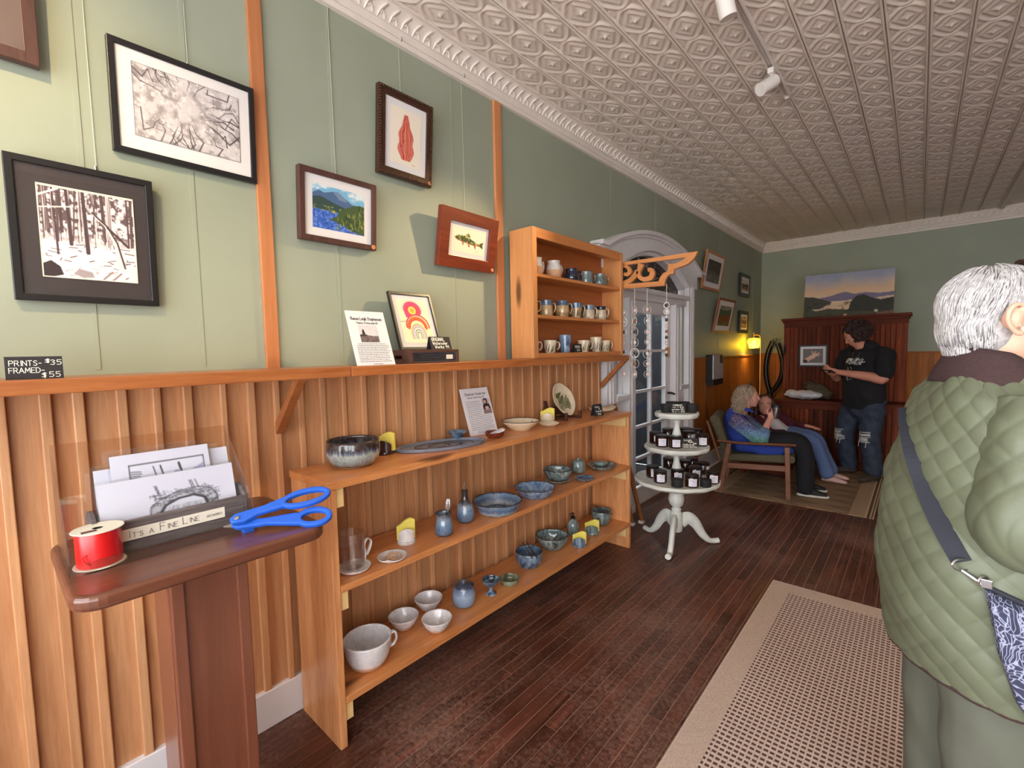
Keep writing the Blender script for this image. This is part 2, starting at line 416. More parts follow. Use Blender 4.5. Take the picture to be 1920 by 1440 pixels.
# ---- left wall with the door opening
DC, DH = 4.17, .78                # door bay centre and half width
def arch(hw, spring, top, n=24):  # segmental arch from left to right
    rise = top-spring; R = (hw*hw+rise*rise)/(2*rise); cz = top-R; a = math.asin(hw/R)
    return [(DC+R*math.sin(t), cz+R*math.cos(t)) for t in np.linspace(-a, a, n)]
inner = arch(DH, 2.08, 2.335)
poly = [(FRONT_Y-.1, 0), (DC-DH, 0)]+inner+[(DC+DH, 0), (YB+.1, 0), (YB+.1, 3.1), (FRONT_Y-.1, 3.1)]
wl = struct(MB().prism(poly, XW-.14, XW, 0).build('wall_left', M['sage']))
# joints of the upper wall panels
for px in (140, 347, 618, 845, 1145, 1230, 1298, 1351, 1415):
    yy = on(px, 330 if px > 1000 else 150, 0, XW)[1]
    MB().box(XW-.002, XW+.0022, yy-.006, yy+.006, 1.42 if yy < 3.2 else (2.5 if yy < 5.2 else 1.34), 2.9).build('panel_joint', M['sage'], wl)
# wide near wainscot: board and batten
edges = [on(px, 740-px*.03, 0, -1.86)[1] for px in (8, 95, 157, 238, 302, 361, 425, 479, 525, 572, 613, 652, 690, 724, 753, 781, 808, 836, 861, 886)]
e = edges[0]
while e > FRONT_Y: e -= .092; edges.insert(0, e)
e = edges[-1]
while e < 3.14: e += .093+rnd.uniform(-.006, .006); edges.append(e)
edges = [e for e in edges if e < 3.2]
for a, b in zip(edges[:-1], edges[1:]):
    MB().box(XW, XW+.016, a+.001, b-.001, .12, 1.37).build('board', M['pine'], wl)
    bw = .022+rnd.uniform(-.003, .006)
    MB().box(XW+.016, XW+(.034 if b < .8 else .027), b-bw, b, .142, 1.37).build('batten', M['pine2'], wl, bev=.003)
# far wainscot: narrow beadboard, a few pixels wide
mb = MB(); y = 5.10
while y < YB-.03:
    mb.box(XW, XW+.014, y+.003, y+.050, .14, 1.32); y += .052
mb.build('beadboard', M['bead'], wl, kind='stuff')
MB().box(XW, XW+.03, 5.10, YB, 1.315, 1.335).build('wainscot_cap', M['bead'], wl)
# ---- back wall
wb = struct(MB().box(XW-.14, XR+.1, YB, YB+.14, 0, 3.1).build('wall_back', M['sage']))
x = XW+.01; bbm = None
MB().box(XW, XR, YB-.03, YB, 1.325, 1.345).build('wainscot_cap', M['bead'], wb)
o = MB().box(.002, .070, -.014, 0, .12, 1.33).build('board', M['bead'], None); bbm = o.data; bpy.data.objects.remove(o)
while x < XR-.05:
    inst('board', bbm, wb, (x, YB, 0)); x += .073
for px in (1540, 1782, 1900):
    xx = on(px, 500, 1, YB)[0]; MB().box(xx-.006, xx+.006, YB-.003, YB+.002, 1.35, 2.9).build('panel_joint', M['sage'], wb)
struct(MB().box(XR, XR+.14, FRONT_Y-.1, YB+.1, 0, 3.1).build('wall_right', M['sage']))
struct(MB().box(XR-.02, XR, FRONT_Y, YB, 0, 1.34).build('baseboard_right', M['bead']))
# ---- shop front behind the viewpoint: piers, sill, header and the frames of three tall windows
mb = MB()
mb.box(XW-.1, -1.70, FRONT_Y-.12, FRONT_Y, 0, 3.1).box(.2, .32, FRONT_Y-.12, FRONT_Y, 0, 3.1).box(1.28, 1.4, FRONT_Y-.12, FRONT_Y, 0, 3.1).box(3.3, XR+.1, FRONT_Y-.12, FRONT_Y, 0, 3.1)
mb.box(-1.70, .2, FRONT_Y-.12, FRONT_Y, 0, .57).box(1.4, 3.3, FRONT_Y-.12, FRONT_Y, 0, .57).box(.32, 1.28, FRONT_Y-.12, FRONT_Y, 0, .3)
mb.box(-1.70, 3.3, FRONT_Y-.12, FRONT_Y, 2.68, 3.1)
struct(mb.build('wall_front', M['offwhite']))
for k, (a, b, z0) in enumerate(((-1.70, .2, .57), (1.4, 3.3, .57), (.32, 1.28, .3))):
    mb = MB()
    for (p, q) in ((a, a+.05), (b-.05, b), ((a+b)/2-.025, (a+b)/2+.025)): mb.box(p, q, FRONT_Y-.08, FRONT_Y-.03, z0, 2.68)
    for (p, q) in ((z0, z0+.05), (2.63, 2.68), (2.15, 2.19)): mb.box(a, b, FRONT_Y-.08, FRONT_Y-.03, p, q)
    struct(mb.build('window_%d' % (k+1), M['white']))
# ---- pressed tin ceiling
ce = struct(MB().box(XW-.1, XR+.1, FRONT_Y-.1, YB+.1, ZC, ZC+.12).build('ceiling', M['tin']))
RIB, TL, X0C = .165, .222, -1.829
def tin_h(u, v):    # relief of one panel, u across (-.5..+.5), v along
    au, av = abs(u), abs(v); h = 0
    d = math.sqrt((u/.455)**2+(v/.47)**2)+.10*abs(math.sin(2*math.atan2(v, u)))**3; h += 1.0*math.exp(-((d-1)/.085)**2)                 # scalloped oval
    if d < 1: h += .22
    dd = au/.29+av/.34
    if dd < 1: h += 1.0*(1-dd)*(.35+.65*abs(math.cos(2*math.atan2(v, u+1e-6))))                 # fan of leaves
    h += .75*math.exp(-((dd-1)/.13)**2)
    h += .9*math.exp(-((u*u+v*v)/.0022))                                                      # boss
    q = math.sqrt((au-.46)**2/.010+(av-.5)**2/.012); h += .7*math.exp(-(q-1)**2/.10)          # corner curls
    return h
def tile_mesh(nx, ny, name):
    vs_ = []; fs = []
    for j in range(ny+1):
        for i in range(nx+1):
            u = -.46+.92*i/nx; v = -.5+j/ny
            vs_.append((u*RIB, v*TL, -.0095*tin_h(u, v)))
    for j in range(ny):
        for i in range(nx):
            a = j*(nx+1)+i; fs.append((a, a+nx+1, a+nx+2, a+1))
    me = bpy.data.meshes.new(name); me.from_pydata(vs_, [], fs); me.materials.append(M['tin'])
    me.polygons.foreach_set('use_smooth', [True]*len(fs)); me.update(); return me, vs_, fs
hi, _, _ = tile_mesh(22, 28, 'tin_panel'); _, lv, lf = tile_mesh(12, 15, 'tin_panel_far')
tiles = []
ncol = 15
for c in range(ncol):
    r = 0; y = FRONT_Y+.1
    while y < YB-.1:
        tiles.append((X0C+RIB*(c+.5), y+TL/2)); y += TL
def tseen(t):
    c = np.array([t[0], t[1], ZC])-CAM; d = c@_f
    if d < .5: return 0
    u, v_ = c@_r2/d*FPX, -(c@_u2)/d*FPX
    return 0 if abs(u) > 1010 or v_ < -790 else 1/d**3
tiles.sort(key=lambda t: -tseen(t))
for t in tiles[:300]: inst('tin_panel', hi, ce, (t[0], t[1], ZC-.002))
far = MB()
for t in tiles[300:]:
    n = len(far.v); far.v += [(a+t[0], b+t[1], c+ZC-.002) for a, b, c in lv]; far.f += [tuple(i+n for i in f) for f in lf]; far.m += [0]*len(lf)
far.build('tin_panel', M['tin'], ce, smooth='all', fixn=False, kind='stuff')
for c in range(ncol+1):
    xx = X0C+RIB*c; m = MB()
    for dx in (-.0075, .0075):
        m.tube([(xx+dx, FRONT_Y, ZC-.006), (xx+dx, YB-.05, ZC-.006)], (.0066, .0105), 10, False)
    m.build('tin_rib', M['tin'], ce, smooth=True)
xe = X0C+RIB*ncol
MB().box(xe+.01, xe+.05, FRONT_Y, YB, ZC-.03, ZC).build('tin_rib', M['tin'], ce, bev=.004)
# ---- crown mouldings
prof = [(0, 2.895), (.022, 2.895), (.028, 2.915), (.020, 2.925), (.030, 2.935), (.036, 2.950), (.030, 2.957), (.044, 2.990), (.064, 3.018), (.070, 3.022), (.070, 3.032), (.082, 3.038), (.082, 3.05), (0, 3.05)]
tr = struct(MB().prism([(XW+a, z) for a, z in prof], FRONT_Y, YB, 1).build('trim_1', M['crown'], smooth=True))
tr2 = struct(MB().prism([(YB-a, z) for a, z in prof], XW, XR, 0).build('trim_2', M['crown'], smooth=True))
lf_ = MB()
lf_.tube(spline([(.030, -.018, 2.960), (.046, -.010, 2.985), (.060, .008, 3.005), (.064, .020, 3.012)], 3), [.003, .005, .006, .006, .0065, .0065, .006, .006, .005, .003], 6)
lf_.tube(spline([(.034, .020, 2.962), (.042, .012, 2.978), (.046, .002, 2.984), (.040, -.004, 2.972)], 2), .0038, 5)
o = lf_.build('leaf', M['crown'], None, smooth=True); lfm = o.data; bpy.data.objects.remove(o)
y = .2
while y < 6.6: inst('leaf', lfm, tr, (XW, y, 0)); y += .0635
mb = MB(); n0 = len(lf_.v)
while y < YB-.1:
    mb.add([(a+XW, b+y, c) for a, b, c in lf_.v], lf_.f); y += .0635
mb.build('leaf', M['crown'], tr, smooth=True, kind='stuff')
mb = MB(); x = XW+.1
while x < XR-.1:
    mb.add([(b+x, YB-a, c) for a, b, c in lf_.v], lf_.f); x += .0635
mb.build('leaf', M['crown'], tr2, smooth=True, kind='stuff')
# ---- wooden strips on the wall
def strip_trim(n, ya, yb, z0=1.40): struct(MB().box(XW, XW+.016, ya, yb, z0, 2.895).build('trim_%d' % n, M['trim'], bev=.002))
strip_trim(3, .719, .768); strip_trim(4, 2.034, 2.092)
# ---- baseboards
struct(MB().box(XW, XW+.038, FRONT_Y, 3.2, 0, .150).build('baseboard_left', M['white'], bev=.004))
struct(MB().box(XW, XW+.03, 5.1, YB, 0, .19).box(XW, XW+.045, 5.1, YB, 0, .02).build('baseboard_far_left', M['white'], bev=.004))
struct(MB().box(XW, XR, YB-.03, YB, 0, .16).build('baseboard_back', M['white'], bev=.004))
# ---- plate ledge with its two brackets
lg = thing('trim_5', None, None, (XW+.02, 1.5, 1.365)); lg['kind'] = 'structure'
for (a, b) in ((FRONT_Y, .925), (.927, 3.19)):
    part('board', M['ledge'], lg, (XW+.001, -1.632, a, b, 1.366, 1.405), bev=.003)
for yc in (.74, 3.165):
    m = MB(); m.prism([(-1.68, 1.366), (-1.638, 1.366), (XW+.045, 1.150), (XW+.045, 1.195)], yc-.016, yc+.016, 1)
    m.build('bracket', M['ledge'], lg, bev=.002)
# ---- arched door bay
M['stain'] = None
def stainmat():
    m, nt, bs = newmat('stained_glass'); v = coords(nt)
    f = noise(nt, v, 7, 3, .5, 1); c = ramp(nt, f, [(.3, lin((20, 16, 18))), (.48, lin((52, 30, 24))), (.58, lin((40, 38, 44))), (.72, lin((72, 44, 26)))])
    nt.links.new(c, bs.inputs['Base Color']); bs.inputs['Roughness'].default_value = .12; return m
M['stain'] = stainmat()
dr = thing('door_1', None, None, (XW, DC, 0)); dr['kind'] = 'structure'
X1 = XW+.055
for (a, b) in ((DC-DH-.165, DC-DH), (DC+DH, DC+DH+.165)):
    part('casing_post', M['white'], dr, (XW, X1, a, b, 0, 2.16), bev=.004)
    for k in (.35, .65): part('casing_bead', M['white'], dr, (X1, X1+.008, lerp(a, b, k)-.012, lerp(a, b, k)+.012, .2, 2.1))
    part('plinth', M['white'], dr, (XW, X1+.012, a-.006, b+.006, 0, .20), bev=.004)
m = MB(); out = arch(1.0, 2.235, 2.455, 24); inn = arch(DH-.001, 2.08, 2.335, 24)
m.strip(out, inn, XW, X1+.005, 0); m.build('arch_board', M['white'], dr)
part('arch_spandrel', M['white'], dr, (XW, X1+.004, DC-1.0, DC-DH+.0, 2.08, 2.24), (XW, X1+.004, DC+DH, DC+1.0, 2.08, 2.24))
hood = arch(1.0, 2.235, 2.455, 24); hood = [(DC-1.09, 2.235)]+hood+[(DC+1.09, 2.235)]
hood2 = [(p, q+.035) for p, q in hood]
MB().strip(hood, hood2, XW, X1+.06, 0).build('arch_hood', M['white'], dr, bev=.004)
MB().strip([(p, q+.01) for p, q in hood], [(p, q-.02) for p, q in hood], XW, X1+.03, 0).build('arch_bed_mould', M['white'], dr)
mi = arch(DH, 2.085, 2.335, 24); mo = arch(DH-.035, 2.06, 2.30, 24)
MB().strip(mi, mo, XW-.06, XW+.02, 0).build('transom_frame', M['white'], dr)
m = MB(); ap = arch(DH-.03, 2.06, 2.305, 24); m.prism([(DC-DH+.03, 1.985)]+ap+[(DC+DH-.03, 1.985)], XW-.06, XW-.052, 0)
m.build('transom_glass', M['stain'], dr)
m = MB()                                                    # leading of the transom
def lead(pts): m.tube([(XW-.05, p, q) for p, q in pts], .004, 5)
lead(arch(DH-.14, 2.0, 2.24, 16)); lead(arch(DH-.2, 2.0, 2.19, 16))
for t in np.linspace(-.62, .62, 9): lead([(DC+t*1.0, 2.21-.25*t*t), (DC+t*1.12, 2.285-.25*t*t)])
for s in (-1, 1):
    lead(spline([(DC, 2.0), (DC+s*.12, 2.10), (DC+s*.3, 2.14), (DC+s*.42, 2.06), (DC+s*.34, 2.0)], 6))
    lead(spline([(DC+s*.1, 2.0), (DC+s*.16, 2.05), (DC+s*.24, 2.06), (DC+s*.26, 2.0)], 6))
lead([(DC+.07*math.cos(t), 2.07+.06*math.sin(t)) for t in np.linspace(0, 6.28, 16)])
m.build('leading', M['steel'], dr)
part('transom_bar', M['white'], dr, (XW-.05, XW+.075, DC-DH, DC+DH, 1.945, 1.985), bev=.005)
part('transom_rail', M['white'], dr, (XW-.06, XW+.03, DC-DH, DC+DH, 1.885, 1.945), bev=.003)
MB().strip(arch(DH+.004, 2.082, 2.338, 24), arch(DH-.012, 2.072, 2.322, 24), XW-.139, XW+.003, 0).build('arch_jamb', M['white'], dr)
for (a, b) in ((DC-DH, DC-DH+.012), (DC+DH-.012, DC+DH)): part('jamb', M['white'], dr, (XW-.139, XW+.003, a, b, 1.98, 2.10))
DL, DR = 3.745, 4.625                                       # door leaf
for (a, b) in ((DL-.115, DL-.006), (DR+.006, DR+.115)):
    part('mullion_post', M['white'], dr, (XW-.06, XW+.045, a, b, 0, 1.89), bev=.004)
    part('casing_bead', M['white'], dr, (XW+.045, XW+.053, (a+b)/2-.018, (a+b)/2+.018, .1, 1.86))
for (a, b) in ((DC-DH, DL-.115), (DR+.115, DC+DH)):         # sidelights
    part('sidelight_panel', M['white'], dr, (XW-.05, XW+.0, a, b, 0, 1.02))
    part('sidelight_panel_bead', M['white'], dr, (XW, XW+.012, a+.03, b-.03, .25, .92), bev=.004)
    part('sidelight_sill', M['white'], dr, (XW-.05, XW+.06, a, b, 1.02, 1.065), bev=.004)
    part('sidelight_frame', M['white'], dr, (XW-.06, XW-.015, a, a+.025, 1.06, 1.885), (XW-.06, XW-.015, b-.025, b, 1.06, 1.885))
    part('pane', M['pane'], dr, (XW-.05, XW-.044, a+.02, b-.02, 1.06, 1.885))
leaf = MB()
leaf = part('door_leaf', M['white'], dr, (XW-.055, XW-.012, DL, DL+.115, .01, 1.885), (XW-.055, XW-.012, DR-.115, DR, .01, 1.885),
            (XW-.055, XW-.012, DL+.11, DR-.11, 1.775, 1.885), (XW-.055, XW-.012, DL+.11, DR-.11, .01, .17), bev=.003)
gz = [.17, .525, .875, 1.135, 1.435, 1.775]
gz = [.17, .44, .735, 1.06, 1.43, 1.775]
ym = (DL+DR)/2
part('muntin', M['white'], leaf, (XW-.05, XW-.014, ym-.014, ym+.014, .17, 1.775))
for z in gz[1:-1]: part('muntin', M['white'], leaf, (XW-.049, XW-.016, DL+.115, DR-.115, z-.012, z+.012))
for k in range(5):
    for (a, b) in ((DL+.114, ym-.013), (ym+.013, DR-.114)):
        part('pane', M['pane'], leaf, (XW-.036, XW-.032, a, b, gz[k]+.01, gz[k+1]-.01))
m = MB(); m.tube([(XW-.012, DR-.06, 1.0), (XW+.03, DR-.06, 1.0)], .012, 10); m.tube([(XW+.03, DR-.06, 1.0), (XW+.032, DR-.0, .985)], .011, 8)
m.build('door_handle', M['black'], leaf, smooth=True)
part('latch', M['brass'], leaf, (XW-.012, XW-.004, DR-.10, DR-.03, 1.36, 1.46))
# the passage seen through the panes
M['siding'] = plain('grey_painted_siding', (62, 63, 68), .7)
hall = MB(); hall.box(XW-1.5, XW-1.4, 3.0, 5.4, 0, 2.6).box(XW-1.5, XW-.14, 2.95, 3.0, 0, 2.6).box(XW-1.5, XW-.14, 5.4, 5.45, 0, 2.6).box(XW-1.5, XW-.14, 3.0, 5.4, -.05, -.003)
hw = struct(hall.build('wall_passage', M['siding']))
z = .05
while z < 2.5:
    MB().prism([(XW-1.4, z), (XW-1.385, z), (XW-1.398, z+.2)], 3.0, 5.4, 1).build('siding_board', M['siding'], hw); z += .2
M['lace'] = plain('pale_curtain', (196, 192, 186), .9)
for (a, b) in ((3.42, 3.60), (4.76, 4.92)):
    m = MB(); pts = [(XW-.12+.012*math.sin(k*1.7), lerp(a, b, k/14)) for k in range(15)]
    m.strip([(p, q) for p, q in pts], [(p-.003, q) for p, q in pts], 1.07 if a > 4 else 1.35, 1.88, 2)
    c_ = m.build('sidelight_curtain', M['lace'], dr, smooth=True)
# ================================================================== drawing on sheets (colours per point)
def vnoise(h, w_, n, seed=0):
    r = np.random.RandomState(seed); n2 = max(2, int(n*w_/h)); g = r.rand(n+2, n2+2)
    yy = np.linspace(0, n, h); xx = np.linspace(0, n2, w_); y0 = yy.astype(int).clip(0, n); x0 = xx.astype(int).clip(0, n2)
    fy = (yy-y0)[:, None]; fx = (xx-x0)[None]; fy = fy*fy*(3-2*fy); fx = fx*fx*(3-2*fx)
    a = g[y0][:, x0]; b = g[y0][:, x0+1]; c = g[y0+1][:, x0]; d = g[y0+1][:, x0+1]
    return (a*(1-fx)+b*fx)*(1-fy)+(c*(1-fx)+d*fx)*fy
def fnoise(h, w_, n, seed=0, oct_=4):
    o = 0; a = .5; t = 0
    for k in range(oct_): o = o+a*vnoise(h, w_, n*2**k, seed+k); t += a; a *= .6
    return o/t
class Sheet:
    """a little raster whose pixels become the points of a real grid mesh"""
    def __init__(s, w_, h, bg=(255, 255, 255)):
        s.w, s.h = w_, h; s.a = np.ones((h, w_, 3))*np.array(bg)/255.; s.Y, s.X = np.mgrid[0:h, 0:w_].astype(float)
        s.X = (s.X+.5)/w_; s.Y = (s.Y+.5)/h; s.asp = w_/h
    def put(s, mask, c): s.a = s.a*(1-mask[..., None])+np.array(c)/255.*mask[..., None]
    def poly(s, pts, c, al=1.):
        ins = np.zeros((s.h, s.w), bool); n = len(pts)
        for i in range(n):
            (x0, y0), (x1, y1) = pts[i], pts[(i+1) % n]
            if y0 == y1: continue
            cr = ((s.Y > min(y0, y1)) & (s.Y <= max(y0, y1))) & (s.X < (s.Y-y0)*(x1-x0)/(y1-y0)+x0); ins ^= cr
        s.put(ins*al, c)
    def line(s, pts, wd, c, al=1.):
        wd = list(wd) if isinstance(wd, (list, tuple)) else [wd]*len(pts)
        for (p, q, wa, wb) in zip(pts[:-1], pts[1:], wd[:-1], wd[1:]):
            ax, ay, bx, by = p[0]*s.asp, p[1], q[0]*s.asp, q[1]; dx, dy = bx-ax, by-ay; L = dx*dx+dy*dy+1e-12
            X = s.X*s.asp; t = np.clip(((X-ax)*dx+(s.Y-ay)*dy)/L, 0, 1); d = np.hypot(X-ax-t*dx, s.Y-ay-t*dy)
            s.put(np.clip((wa+(wb-wa)*t)/2*s.h-d*s.h+.5, 0, 1)*al, c)
    def disc(s, x, y, rx, ry, c, al=1.):
        d = np.hypot((s.X-x)/rx, (s.Y-y)/ry); s.put(np.clip((1-d)*min(rx*s.w, ry*s.h)+.5, 0, 1)*al, c)
    def obj(s, name, corners, parent, mat=None):   # corners: TL, TR, BR, BL in world coordinates
        TLc, TRc, BRc, BLc = [np.array(c, float) for c in corners]; h, w_ = s.h, s.w
        u = np.linspace(0, 1, w_)[None, :, None]; v = np.linspace(0, 1, h)[:, None, None]
        P = ((TLc*(1-u)+TRc*u)*(1-v)+(BLc*(1-u)+BRc*u)*v).reshape(-1, 3)-np.array(wloc(parent))
        ii = np.arange(h*w_).reshape(h, w_); F = np.stack([ii[:-1, :-1], ii[1:, :-1], ii[1:, 1:], ii[:-1, 1:]], -1).reshape(-1, 4)
        me = bpy.data.meshes.new(name); me.vertices.add(h*w_); me.vertices.foreach_set('co', P.ravel())
        me.loops.add(F.size); me.loops.foreach_set('vertex_index', F.ravel().astype(np.int32)); me.polygons.add(len(F))
        me.polygons.foreach_set('loop_start', np.arange(0, F.size, 4, dtype=np.int32)); me.update(calc_edges=True)
        at = me.color_attributes.new('Col', 'FLOAT_COLOR', 'POINT')
        c = np.clip(s.a, 0, 1).reshape(-1, 3); c = np.where(c <= .04045, c/12.92, ((c+.055)/1.055)**2.4)
        at.data.foreach_set('color', np.concatenate([c, np.ones((len(c), 1))], 1).ravel())
        me.materials.append(mat or PIC); o = bpy.data.objects.new(name, me); COL.objects.link(o)
        if parent is not None: o.parent = parent; WLOC[o.name] = wloc(parent)
        return o
# ------------------------------------------------------------------ hand lettering: pen strokes on a unit cell
GL = {'A': ['0,0 .4,1 .8,0', '.15,.35 .65,.35'], 'B': ['0,0 0,1 .5,1 .6,.8 .5,.55 0,.52', '.5,.55 .68,.3 .5,0 0,0'], 'C': ['.7,.85 .4,1 .1,.8 0,.5 .1,.15 .4,0 .7,.15'],
 'D': ['0,0 0,1 .4,1 .7,.7 .7,.3 .4,0 0,0'], 'E': ['.6,1 0,1 0,0 .6,0', '0,.52 .5,.52'], 'F': ['.6,1 0,1 0,0', '0,.52 .5,.52'], 'G': ['.7,.85 .4,1 .1,.8 0,.5 .1,.15 .4,0 .7,.15 .7,.45 .4,.45'],
 'H': ['0,0 0,1', '.65,0 .65,1', '0,.5 .65,.5'], 'I': ['.15,0 .15,1'], 'K': ['0,0 0,1', '.6,1 0,.45 .65,0'], 'L': ['0,1 0,0 .55,0'], 'M': ['0,0 .1,1 .42,.3 .75,1 .85,0'], 'N': ['0,0 0,1 .65,0 .65,1'],
 'O': ['.35,1 .05,.75 .05,.25 .35,0 .65,.25 .65,.75 .35,1'], 'P': ['0,0 0,1 .5,1 .65,.75 .5,.5 0,.48'], 'R': ['0,0 0,1 .5,1 .62,.75 .5,.52 0,.5', '.3,.5 .68,0'], 'S': ['.6,.88 .3,1 .05,.8 .15,.58 .5,.45 .6,.2 .35,0 0,.12'],
 'T': ['.3,0 .3,1', '0,1 .65,1'], 'U': ['0,1 0,.2 .3,0 .6,.2 .6,1'], 'V': ['0,1 .35,0 .7,1'], 'W': ['0,1 .2,0 .42,.7 .65,0 .85,1'], 'Y': ['0,1 .32,.5 .65,1', '.32,.5 .32,0'], 'X': ['0,0 .6,1', '0,1 .6,0'],
 '3': ['.05,.9 .35,1 .55,.8 .25,.55 .55,.35 .4,.03 .02,.08'], '5': ['.55,1 .08,1 .05,.6 .4,.62 .58,.35 .4,.03 .02,.08'], '9': ['.55,.7 .3,.5 .08,.7 .25,.98 .5,.9 .55,.7 .5,0'], '2': ['.05,.8 .3,1 .55,.8 .5,.55 .03,0 .6,0'], '1': ['.1,.8 .3,1 .3,0'], '0': ['.3,1 .05,.7 .05,.3 .3,0 .55,.3 .55,.7 .3,1'],
 '$': ['.55,.8 .3,.9 .08,.72 .5,.35 .4,.12 .05,.15', '.3,1.05 .3,-.05', '.42,1.05 .42,-.05'], '-': ['.05,.45 .5,.45'], "'": ['.1,1 .05,.75'], '|': ['.1,-.1 .1,1.1'], '.': ['.05,0 .1,.03'],
 'a': ['.5,.5 .25,.6 .05,.35 .2,0 .5,.2 .5,.58 .55,0'], 'c': ['.5,.5 .25,.6 .05,.3 .25,0 .5,.12'], 'd': ['.5,1 .5,0', '.5,.45 .25,.6 .05,.3 .25,0 .5,.15'], 'e': ['.05,.32 .5,.35 .3,.62 .05,.3 .25,0 .5,.1'], 'k': ['0,0 0,1', '.45,.6 .02,.28 .48,0'],
 'l': ['.1,1 .1,0'], 'n': ['.02,0 .02,.6', '.02,.4 .3,.6 .48,.4 .48,0'], 'o': ['.28,.6 .05,.3 .28,0 .5,.3 .28,.6'], 'r': ['.03,0 .03,.6', '.03,.35 .2,.58 .4,.58'], 's': ['.42,.52 .2,.6 .08,.45 .4,.22 .25,0 .02,.08'], 't': ['.2,.95 .2,.1 .4,0', '0,.65 .4,.65'], 'u': ['.03,.6 .05,.1 .25,0 .45,.2 .47,.6', '.47,.3 .5,0'],
 'g': ['.48,.5 .25,.6 .05,.35 .25,.05 .48,.25 .48,.6 .45,-.25 .1,-.25'], 'h': ['0,0 0,1', '0,.4 .3,.6 .46,.4 .46,0'], 'i': ['.08,0 .08,.6', '.08,.8 .09,.84'], 'm': ['.02,0 .02,.6', '.02,.4 .2,.6 .34,.4 .34,0', '.34,.4 .52,.6 .66,.4 .66,0'], 'p': ['.02,-.3 .02,.6', '.02,.45 .3,.6 .5,.3 .28,0 .02,.12'], 'v': ['0,.6 .22,0 .45,.6'], 'w': ['0,.6 .15,0 .3,.45 .45,0 .6,.6'], 'y': ['0,.6 .24,.05', '.48,.6 .1,-.3']}
def strokes(text, size=1.0, gap=.22):
    x = 0; out = []
    for ch in text:
        if ch == ' ': x += .45; continue
        g = GL.get(ch) or GL.get(ch.upper()) or GL['-']; wmax = 0
        for s_ in g:
            pts = [tuple(map(float, p.split(','))) for p in s_.split()]; wmax = max(wmax, max(p[0] for p in pts))
            out.append([((x+a)*size, b*size) for a, b in pts])
        x += wmax+gap
    return out, (x-gap)*size
class Face:
    """a flat face given by origin (lower left), right and up vectors: writes ribbons just in front of it"""
    def __init__(s, o, right, up): s.o = np.array(o, float); s.r = np.array(right, float); s.u = np.array(up, float); s.r /= np.linalg.norm(s.r); s.u /= np.linalg.norm(s.u); s.n = np.cross(s.r, s.u); s.mb = MB()
    def p(s, a, b, h=.0006): return s.o+s.r*a+s.u*b+s.n*h
    def write(s, text, x, y, size, wd, slope=0., center=False, width=None):
        st, L = strokes(text, size)
        k = 1. if width is None else width/L
        if center: x -= L*k/2
        for pl in st:
            for (a, b), (c, d) in zip(pl[:-1], pl[1:]):
                a2, c2 = x+a*k, x+c*k; b2, d2 = y+b+a*k*slope, y+d+c*k*slope
                dx, dy = c2-a2, d2-b2; q = math.hypot(dx, dy)+1e-9; nx, ny = -dy/q*wd/2, dx/q*wd/2; ex, ey = dx/q*wd*.35, dy/q*wd*.35
                s.mb.add([s.p(a2-ex+nx, b2-ey+ny), s.p(a2-ex-nx, b2-ey-ny), s.p(c2+ex-nx, d2+ey-ny), s.p(c2+ex+nx, d2+ey+ny)], [(0, 1, 2, 3)])
    def rect(s, x0, y0, x1, y1): s.mb.add([s.p(x0, y0), s.p(x1, y0), s.p(x1, y1), s.p(x0, y1)], [(0, 1, 2, 3)])
    def done(s, name, mat, parent): return s.mb.build(name, mat, parent, fixn=False, kind='stuff')
